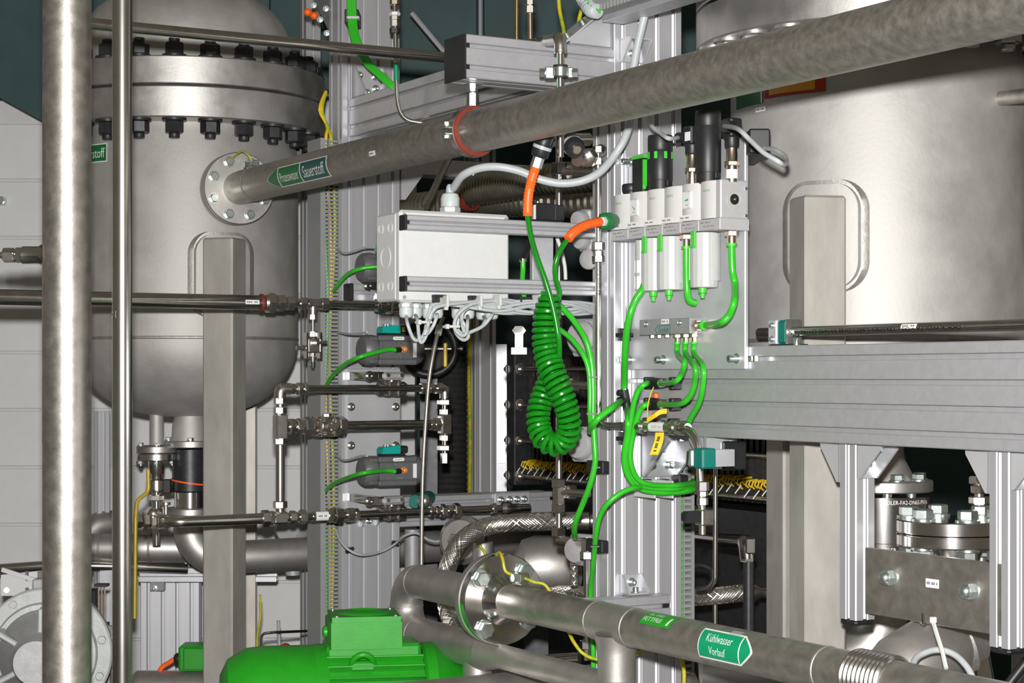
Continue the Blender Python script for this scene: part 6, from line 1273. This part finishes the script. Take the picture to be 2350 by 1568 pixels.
t.part('stand', MB().box(at0(so_+U*.6+W_*.18, (z0s-.02)/2), U, W_, Z, 1.0, .25, z0s-.02), 'black_steel')
mb = MB(); mw = MB(); random.seed(9)
for i in range(100):
    p = at0(so_+U*(.04+i*.0114)+W_*.012, CZ-.250+random.uniform(-.006,.006)); mb.tube([p+W_*.03+Z*.008, p-W_*.008+Z*.006, p-W_*.012-Z*.004, p-W_*.004-Z*.010], .0026, 5)
    if i % 3 == 0: mw.tube([p-W_*.016-Z*.010, p-W_*.022-Z*.030-U*.016], .0018, 5)
t.part('yellow_wires', mb, 'yellow', kind='stuff', label='yellow voltage sensing wires'); t.part('pale_wires', mw, 'white', kind='stuff')
# corrugated metal hoses behind the junction box
for lab, pts, rr_ in (('upper corrugated metal hose behind the junction box', [P(1060,440,4.45), P(1150,425,4.38), P(1260,412,4.28), P(1420,400,4.18)], .034), ('lower corrugated metal hose behind the junction box', [P(930,484,4.80), P(1060,470,4.70), P(1200,458,4.60), P(1420,462,4.43)], .040)):
    c_ = spl(pts, 60); solo('corrugated_hose', MB().tube(c_, rr_, 20, rad=[rr_+(.0042 if (i % 4) < 2 else -.001) for i in range(len(c_))]), 'corrugated', lab, 'hose', ang=30)
t = T('hose_clamp', 'red lined clamp round the corrugated hose', 'pipe clamp', P(1080, 455, 4.45)); d_ = (P(1150,425,4.38)-P(1060,440,4.45)).normalized(); t.part('lining', MB().ring(P(1070,447,4.45), d_, .0405, .036, .016, 32), 'silicone'); t.part('threaded_rod', MB().cyl(P(1087,440,4.42)+Z*.03, P(1087,395,4.42), .006, n=10), 'zinc'); t.part('nut', MB().hexa(P(1087,408,4.42), Z, .022, .012), 'polished')
for px, lab in ((1050,'dark cross beam high behind the junction box'),): solo('rear_beam', MB().box(P(1060,392,4.9), W_, U, Z, .55, .06, .045, .003), 'alu2', lab, 'beam')
gz = T('rear_gusset', 'pale triangular gusset beside the duct-side post top', 'bracket', P(930, 430, 4.62)); gz.part('sheet', MB().prism([(0,0),(.0,-.075),(.012,-.075),(.085,.02),(.085,.06),(0,.06)], P(921,390,4.62), W_, Z, B_, .05), 'alu_plate')
# lean tube and rods
t = T('slanting_tube', 'slim tube slanting down past the bypass loop to a green knob', 'tube', P(970, 1150, 4.25)); t.part('tube', MB().tube(spl([P(1018,728,4.28), P(1008,752,4.27), P(995,810,4.25), P(984,880,4.24), P(975,1000,4.24), P(970,1100,4.24), P(968,1200,4.24), P(967,1312,4.24)], 6), .0050, 10), 'pipe2')
t.part('hose_tail', MB().tube(spl([P(1018,728,4.28), P(1024,700,4.3), P(1030,660,4.35)], 6), .009, 12), 'rubber'); t.part('ferrule', MB().cyl(P(1009,748,4.27), P(1005,768,4.262), .0085, n=12), 'tie'); t.part('knob', MB().lathe(P(957,1150,4.55), V((-.2,-1,0)), [(.018,-.12),(.020,.0),(.016,.02)], 18), 'teal_clamp'); t.part('clamp_nut', MB().sphere(P(974,1150,4.27), .017, 14, 8), 'zinc')
solo('lean_rod', MB().tube([P(1040,345,4.3), P(1010,405,4.25), P(978,475,4.2)], .0085, 12), 'drawn', 'dark lean rod above the junction box', 'rod')
solo('vertical_tube', MB().tube([P(946,1215,4.75), P(946,1390,4.75), at0(P(946,1390,4.75), .35)], .020, 16), 'cast', 'dull upright pipe behind the duct-side post foot', 'pipe')
# black ribbed hose drum behind
c_ = [P(1032, 720+i*7, 5.5) for i in range(64)]; solo('ribbed_hose', MB().tube(c_, .05, 18, rad=[.048+(.006 if i % 2 else 0) for i in range(64)]), 'rubber', 'black ribbed hose hanging behind the bypass loop', 'hose', ang=25)
t = T('rear_valve', 'dark hand wheel valve behind the upper actuator', 'valve', P(985, 880, 5.2)); wv = P(985,800,5.2)
t.part('wheel', MB().tube([wv+X*.075*math.cos(i*math.pi/12)+Z*.075*math.sin(i*math.pi/12) for i in range(25)], .012, 10), 'black'); t.part('spindle', MB().cyl(P(950,801,5.22), P(1062,801,5.22), .007, n=12), 'rod'); t.part('body', MB().lathe(P(985,830,5.25), V((0,-1,0)), [(.05,-.06),(.05,.01),(.03,.02)], 24), 'cell'); t.part('yellow_handle', MB().box(P(1022,815,5.18), X, Y, Z, .012, .01, .07, .003), 'brass_yellow'); t.part('pedestal', MB().box(at0(P(985,860,5.3), P(985,860,5.3).z/2), X, Y, Z, .05, .05, P(985,860,5.3).z), 'black_steel')
# vertical sample tube with nuts, left of the broad post
Yt = 3.80; pt0 = P(1283, 320, Yt)
t = T('sample_tube', 'upright sample tube with square nuts behind the spiral hose', 'tube', P(1283, 1240, Yt)); t.part('tube', MB().tube(rp([P(1283,330,Yt), P(1283,1244,Yt), P(1330,1246,Yt-.04)], .02), .0070, 16), 'tubing')
for y_, w_, h_ in ((392,.030,.026),(1110,.028,.020),(1150,.024,.046),(1168,.028,.02),(1222,.028,.02)): t.part('nut', MB().hexa(P(1283,y_+10,Yt), Z, w_, h_, a0=.3), 'polished' if h_ < .03 else 'chrome')
t.part('side_tee', MB().tube([P(1283,393,Yt), P(1330,396,Yt-.03), P(1366,396,Yt-.06)], .008, 12), 'chrome'); t.part('union', MB().hexa(P(1305,394,Yt-.015), W_, .03, .022), 'chrome'); t.part('side_tee', MB().tube([P(1283,1130,Yt), P(1352,1133,Yt-.05)], .008, 12), 'chrome'); t.part('union', MB().hexa(P(1300,1130,Yt-.012), W_, .028, .02), 'chrome'); t.part('elbow', MB().tube([P(1283,1240,Yt), P(1318,1246,Yt-.03)], .0115, 12), 'chrome')
t.part('side_tee', MB().tube([P(1305,882,Yt-.01), P(1362,886,Yt-.06)], .008, 12), 'chrome'); t.part('union', MB().hexa(P(1308,882,Yt-.01), W_, .026, .018), 'chrome')
t = T('riser_tube', 'short riser tube with bright elbow at the foot of the broad post', 'tube', P(1347, 1500, 3.62)); t.part('tube', MB().tube([P(1347,1250,3.60), P(1347,1515,3.62)], .0070, 14), 'tubing'); t.part('elbow', MB().box(P(1347,1252,3.6), W_, U, Z, .018, .02, .03, .003), 'polished'); t.part('inlet', MB().tube([P(1347,1245,3.6), P(1318,1246,3.75)], .010, 12), 'chrome'); t.part('nut', MB().hexa(P(1347,1284,3.6), Z, .024, .016), 'chrome'); t.part('nut', MB().hexa(P(1343,1490,3.62), Z, .020, .018), 'polished')
t.part('foot_tube', MB().tube([P(1330,1510,3.66), P(1160,1522,3.72)], .011, 14), 'drawn'); t.part('foot_nut', MB().hexa(P(1200,1520,3.70), X, .03, .02), 'chrome')
# grey sensor heads fixed to the flank of the broad post
def head(lab, px, y0, y1, d=3.66, w=50):
    t = T('limit_switch', lab, 'limit switch', P(px, y1, d), 'grey limit switches on the post flank'); yc = (y0+y1)/2; h_ = m(y1-y0, d); wd = m(w, d); c = P(px, yc, d); ax = (U*.35-W_*.93).normalized()
    t.part('housing', MB().box(c+W_*wd*.3, ax, Z, ax.cross(Z), wd*.5, h_*.96, h_*.8, .004), 'head_grey'); t.part('dome', MB().lathe(c+W_*wd*.10, ax, [(h_*.44,0),(h_*.44,wd*.25),(h_*.36,wd*.42),(h_*.1,wd*.47)], 28), 'head_grey')
    for dz in (-.38, .38): t.part('ear', MB().box(c+W_*wd*.15+Z*h_*dz, ax, Z, ax.cross(Z), wd*.4, h_*.16, h_*.30, .003), 'head_grey'); t.part('ear_screw', MB().cyl(c+W_*wd*.1+Z*h_*dz+ax*wd*.18, c+W_*wd*.1+Z*h_*dz+ax*wd*.24, .004, n=10), 'chrome')
    t.part('rear_arm', MB().box(c+W_*wd*.75, W_, U, Z, wd*.9, .02, .02), 'cast')
head('grey sensor head above the upper rail', 1332, 480, 530); head('grey sensor head between the rails', 1336, 530, 578); head('grey sensor head beside the slim green hose', 1335, 730, 820); head('grey sensor head under the impulse tube bend', 1332, 978, 1062); head('grey sensor head beside the riser tube elbow', 1325, 1225, 1300, 3.70)
solo('round_knob', MB().lathe(P(1358, 596, 3.58), V((-.5,-.85,0)).normalized(), [(.018,0),(.020,.003),(.020,.014),(.016,.018),(.006,.019)], 24), 'head_grey', 'grey round knob on the flank between the rails', 'knob')
# solenoid behind the upper rail, dark plate and small hoses
t = T('rail_solenoid', 'black solenoid block standing behind the upper rail', 'solenoid', P(1243, 505, 3.62)); t.part('coil', MB().box(P(1240,488,3.62), W_, B_, Z, .044, .04, .034, .002), 'black'); t.part('plug', MB().box(P(1276,490,3.63), W_, B_, Z, .022, .03, .032, .002), 'black'); t.part('name_plate', MB().box(P(1219,488,3.60), W_, B_, Z, .003, .03, .028), 'white'); t.part('pin', MB().cyl(P(1234,468,3.62), P(1234,462,3.62), .002, n=6), 'tie')
solo('upright_plate', MB().box(P(1243,590,3.64), W_, B_, Z, .048, .012, m(105,3.64)+.04, .001), 'alu2', 'grey upright panel between the two rails', 'plate')
t = T('small_fitting', 'small black elbow with short green hose between the rails', 'fitting', P(1200, 640, 3.6)); t.part('elbow', MB().tube(spl([P(1214,555,3.62), P(1210,575,3.6), P(1200,595,3.58)], 5), .0055, 10), 'black'); t.part('ferrule', MB().cyl(P(1200,594,3.58), P(1200,600,3.58), .007, n=12), 'polished'); t.part('hose', MB().tube(spl([P(1200,598,3.58), P(1200,620,3.58), P(1199,645,3.57), P(1204,685,3.56), P(1216,702,3.55), P(1235,718,3.54)], 6), .0050, 10), 'green_hose')
hose('pale cable slanting behind the rails', [P(1278,545,3.66), P(1288,575,3.66), P(1296,610,3.66), P(1298,642,3.66)], .004, 'tie', 'cable', 'switch_cable')
# braided hose
c_ = spl([P(1066,1490,3.86), P(1046,1455,3.92), P(1026,1395,3.99), P(1022,1330,4.02), P(1032,1290,4.02), P(1052,1252,4.02), P(1085,1222,4.02), P(1130,1206,4.02), P(1190,1200,4.02), P(1260,1197,4.02), P(1330,1196,4.02)], 10)
def braided(name, lab, c_, r_, n=20, mt='braid'):
    L = [0.0]
    for i in range(1, len(c_)): L.append(L[-1]+(c_[i]-c_[i-1]).length)
    t = T(name, lab, 'hose', c_[0]); t.part('core', MB().tube(c_, r_*.96, 16), 'rubber'); mb = MB(); tn = None; fr_ = []
    a = None
    for i in range(len(c_)):
        d = (c_[min(i+1, len(c_)-1)]-c_[max(i-1, 0)]).normalized()
        if a is None: a, _, _ = frame(d)
        a = (a-d*a.dot(d)).normalized(); fr_.append((a.copy(), d.cross(a)))
    for sgn in (1, -1):
        for k in range(n):
            pts = []; N = int(L[-1]/.0035); j = 0
            for q in range(N+1):
                s = L[-1]*q/N
                while j < len(L)-2 and L[j+1] < s: j += 1
                f_ = (s-L[j])/max(1e-9, L[j+1]-L[j]); p = c_[j].lerp(c_[j+1], f_); aa = fr_[j][0].lerp(fr_[j+1][0], f_); bb = fr_[j][1].lerp(fr_[j+1][1], f_)
                th = 2*math.pi*k/n+sgn*s/r_*.85; pts.append(p+(aa*math.cos(th)+bb*math.sin(th))*(r_+.0006*math.cos(s/r_*.85*n+k*math.pi)*sgn))
            mb.tube(pts, r_*.082, 4, cap=False)
    t.part('braid', mb, mt, kind='stuff', label='woven steel wire braid'); return t
bh = braided('braided_hose', 'braided steel hose arching over the cooling pipe flange', c_, .0185); d_ = V((1,0,0)); bh.part('end_ferrule', MB().lathe(c_[-1]-X*.01, X, [(.021,0),(.021,.03),(.016,.034),(.016,.06)], 20), 'chrome')
braided('braided_hose', 'braided steel hose running low behind the cooling pipe', spl([P(1255,1360,3.95), P(1300,1358,3.93), P(1380,1362,3.90)], 12), .012)
braided('braided_hose', 'braided steel hose beyond the foot of the broad post', spl([P(1570,1372,3.95), P(1640,1368,3.95), P(1712,1360,3.95)], 12), .0175).part('end_ferrule', MB().lathe(P(1712,1360,3.95), X, [(.020,0),(.020,.02),(.012,.03),(.012,.10)], 20), 'chrome')
braided('braided_hose', 'slim braided hose behind the riser tube', spl([P(1316,1255,3.78), P(1317,1300,3.78), P(1318,1345,3.78)], 12), .007)
# ---------------------------------------------------------------- clutter right of the broad post
t = T('black_riser', 'black riser tube with bright elbow below the heavy beam', 'tube', P(1718, 1450, 3.85)); t.part('tube', MB().tube([P(1718,1280,3.85), at0(P(1718,1300,3.85), .4)], .0118, 20), 'black_steel'); t.part('elbow', MB().tube(rp([P(1660,1240,4.0), P(1712,1244,3.85), P(1715,1282,3.85)], .02), .017, 14), 'drawn'); t.part('elbow_cap', MB().box(P(1720,1252,3.84), X, Y, Z, .020, .03, .034, .003), 'polished'); t.part('nut', MB().hexa(P(1717,1290,3.85), Z, .030, .018), 'polished'); t.part('inlet', MB().tube([P(1600,1232,4.1), P(1665,1240,4.0)], .012, 14), 'drawn')
t = T('bent_tube', 'slim bent steel tube behind the tap valve', 'tube', P(1640, 1330, 3.75)); t.part('tube', MB().tube(rp([P(1642,1060,3.75), P(1641,1335,3.75), P(1628,1352,3.76), P(1600,1356,3.78)], .025), .0048, 12), 'tubing'); t.part('loop', MB().tube(spl([P(1590,1300,3.8), P(1610,1298,3.79), P(1632,1308,3.78), P(1636,1330,3.77), P(1625,1346,3.77), P(1600,1350,3.78)], 6), .0062, 10), 'black'); t.part('lower_tube', MB().cyl(P(1641,1388,3.75), P(1641,1450,3.75), .0048, n=10), 'tubing')
profile('far_post', 'far aluminium post beyond the tap valve with black cap', at0(on(1648, 1300, V((0,4.9,0)), X), 0), W_, B_, Z, .06, .06, P(1648,1180,4.9).z, 1, 1, .04)
solo('far_elbow', MB().tube(rp([P(1560,1480,4.1), P(1640,1455,4.0), at0(P(1645,1520,3.98), .8)], .06), .04, 24), 'pipe2', 'dull pipe elbow end below the narrow duct', 'pipe')
# ---------------------------------------------------------------- top of the picture
t = T('vent_tube', 'slim vent tube with nuts in front of the duct-side post', 'tube', P(910, 290, 4.22)); Yv = 4.22; t.part('tube', MB().tube(rp([P(904,-40,Yv), P(907,70,Yv), P(911,235,Yv), P(925,275,Yv-.0), P(985,285,Yv-.0)], [.2,.3,.05,.06]), .0052, 12), 'tubing')
for y_, w_, h_, ma in ((12,.020,.045,'brass_nickel'),(36,.022,.008,'white'),(48,.020,.012,'chrome'),(62,.019,.014,'chrome'),(78,.021,.014,'black_steel')): t.part('nut', MB().hexa(P(906,y_,Yv), Z, w_, h_), ma)
mpx = cylmap(P(910,170,Yv), Z, V((-.5,-1,0)), .0054); t.part('green_mark', MB().cyl(P(908.5,145,Yv-.002), P(909.5,185,Yv-.002), .0052, n=12), 'label_green')
grp = 'green tubes in the bundle at the post top'
for k, lab in enumerate(('green tube in the bundle at the post top, outermost','green tube in the bundle at the post top, second','green tube in the bundle at the post top, third','green tube in the bundle at the post top, innermost')):
    dx = (k-1.5)*5; hose(lab, [P(806+dx,-30,4.40), P(808+dx,40,4.40), P(816+dx,90,4.38), P(842+dx,142,4.36), P(872+dx,172,4.34), P(908+dx*.5,203-dx*.4,4.33), P(930,215,4.36)], .0040, group=grp)
tt = T('bundle_tie', 'pale tie on the green bundle at the post top', 'cable tie', P(810, 42, 4.42)); tt.part('strap', MB().box(P(811,42,4.40), X, Y, Z, .030, .026, .006, .001), 'tie'); tt.part('base', MB().box(P(810,44,4.47), X, Y, Z, .034, .08, .034, .002), 'black')
t = T('gusset_plate', 'dark steel gusset plate with bolts beside the duct-side post', 'plate', P(750, 100, 4.58)); t.part('sheet', MB().prism([(0,.2),(.095,.2),(.095,-.055),(.070,-.055),(.012,.07)], P(708,60,4.60), X, Z, Y, .008), 'black_steel')
for px, py in ((720,12),(748,20),(735,45),(765,53),(750,76)): t.inst('screw', sock_mesh(.005,.006), P(px,py,4.598), rot(-Y))
for px, py, lab in ((706,28,'orange valve knob nearer the vessel head'),(721,36,'orange valve knob nearer the gusset plate')): t = T('orange_knob', lab, 'knob', P(px, py, 4.5)); t.part('knob', MB().sphere(P(px,py,4.5), .0095, 14, 8), 'orange'); t.part('stem', MB().cyl(P(px,py,4.5), P(px+6,py+2,4.60), .004, n=8), 'black')
Ya = 3.9
t = T('top_tube', 'bronze coloured tube above the capped arm', 'tube', P(1186, 90, Ya)); t.part('tube', MB().tube([P(1186,-40,Ya), P(1186,95,Ya), P(1186,210,Ya)], .0042, 10), 'gold'); t.part('nut', MB().hexa(P(1187,225,Ya), Z, .02, .016), 'chrome')
t = T('top_tube', 'steel tube with union nuts above the capped arm', 'tube', P(1217, 90, Ya)); t.part('tube', MB().tube([P(1216,-40,Ya), P(1218,130,Ya)], .0062, 12), 'brass_nickel'); t.part('nut', MB().hexa(P(1216,12,Ya), Z, .020, .016), 'chrome'); t.part('nut', MB().hexa(P(1216,32,Ya), Z, .022, .016), 'chrome')
hose('green yellow earth wire hanging above the elbow pipe', [P(1281,-30,3.8), P(1284,20,3.8), P(1292,60,3.78), P(1296,85,3.76)], .0042, 'yellow_green', 'wire', 'earth_wire'); hose('green yellow earth wire beside the ribbed conduit', [P(1338,10,3.6), P(1330,40,3.62), P(1326,60,3.64), P(1310,80,3.68)], .0042, 'yellow_green', 'wire', 'earth_wire')
Ye = 3.33; ez = P(1286, 96, Ye)
t = T('elbow_pipe', 'nickel elbow pipe with green stripe in front of the arm', 'pipe', P(1286, 210, Ye)); t.part('pipe', MB().tube([P(1286,122,Ye), P(1286,360,Ye)], .0068, 18), 'tubing'); t.part('elbow', MB().tube(rp([P(1286,124,Ye), P(1286,88,Ye), P(1258,92,Ye+.09)], .02), .0118, 18), 'chrome'); t.part('bead', MB().lathe(P(1286,122,Ye), Z, [(.0105,0),(.0125,.002),(.0125,.006),(.0105,.008)], 20), 'chrome'); t.part('run', MB().tube(rp([P(1258,92,Ye+.09), P(1240,96,3.55), P(1090,135,3.75)], .03), .0105, 16), 'drawn'); t.part('green_stripe', MB().box(P(1280.5,170,Ye-.0035), X, Y, Z, .0035, .003, m(96,Ye)), 'label_green')
t = T('pipe_clamp', 'zinc pipe clamp with wing bolt on the elbow pipe', 'pipe clamp', P(1286, 180, Ye)); t.part('rubber_lining', MB().ring(P(1286,180,Ye), Z, .0135, .0070, .024, 24), 'rubber'); t.part('steel_band', MB().ring(P(1286,176,Ye), Z, .0150, .0132, .016, 24), 'zinc'); t.part('lug', MB().box(P(1263,168,Ye), X, Y, Z, .016, .010, .022, .002), 'zinc'); t.part('lug', MB().box(P(1309,168,Ye), X, Y, Z, .010, .012, .020, .002), 'zinc'); t.inst('screw', bolt_mesh(.016, .012), P(1258,168,Ye)-X*.004, rot(-X)); t.part('nut', MB().hexa(P(1311,168,Ye), X, .016, .012), 'zinc'); t.part('rear_stud', MB().cyl(P(1286,168,Ye+.012), P(1286,168,Ye+.14), .005, n=10), 'zinc')

hose('yellow green earth wire dipping below the cooling pipe tee', [P(1300,1432,3.45), P(1306,1452,3.46), P(1318,1476,3.47), P(1338,1500,3.47), P(1372,1514,3.46), P(1430,1512,3.46), P(1470,1498,3.48), P(1482,1488,3.50)], .0034, 'yellow_green', 'wire', 'earth_wire')
hose('yellow green earth wire hanging behind the cooling water label', [P(1556,1490,3.45), P(1566,1520,3.45), P(1570,1550,3.45), P(1568,1600,3.45)], .0040, 'yellow_green', 'wire', 'earth_wire')
hose('thin yellow wire hanging behind the return bend flange', [P(1082,1215,4.5), P(1092,1240,4.5), P(1108,1262,4.5), P(1120,1282,4.5)], .0034, 'yellow_green', 'wire', 'earth_wire')
t = T('rear_riser', 'dull steel riser pipe behind the braided hose', 'pipe', P(1108, 1350, 4.55)); t.part('pipe', MB().tube([P(1108,1245,4.55), at0(P(1108,1300,4.55), .5)], m(24,4.55), 24), 'elbow'); t.part('cap', MB().lathe(P(1060,1240,4.6), V((-.4,-1,.1)), [(.03,-.03),(.062,-.02),(.062,.0),(.05,.012)], 32), 'elbow'); t.part('hexagon', MB().hexa(P(1048,1240,4.52), V((-.4,-1,.1)), .03, .02), 'zinc')
t = T('rear_barrel', 'dull steel rounded barrel behind the cooling pipe', 'pipe', P(1230, 1330, 4.4)); t.part('barrel', MB().lathe(P(1180,1300,4.5), V((1,.1,0)), [(.03,0),(.065,.02),(.075,.05),(.075,.12),(.06,.16),(.03,.17)], 32), 'elbow'); t.part('stand', MB().box(at0(P(1230,1340,4.51), P(1230,1350,4.51).z/2), X, Y, Z, .06, .06, P(1230,1350,4.51).z), 'black_steel')

t = T('wall_clamp', 'small zinc pipe clamp on the block wall at the pipe branch', 'pipe clamp', P(4, 475, WY-.03)); t.part('shoe', MB().box(P(3,462,WY-.02), X, Y, Z, .022, .05, .024, .002), 'zinc'); t.inst('screw', bolt_mesh(.014, .010), P(4,462,WY-.045), rot(-Y))
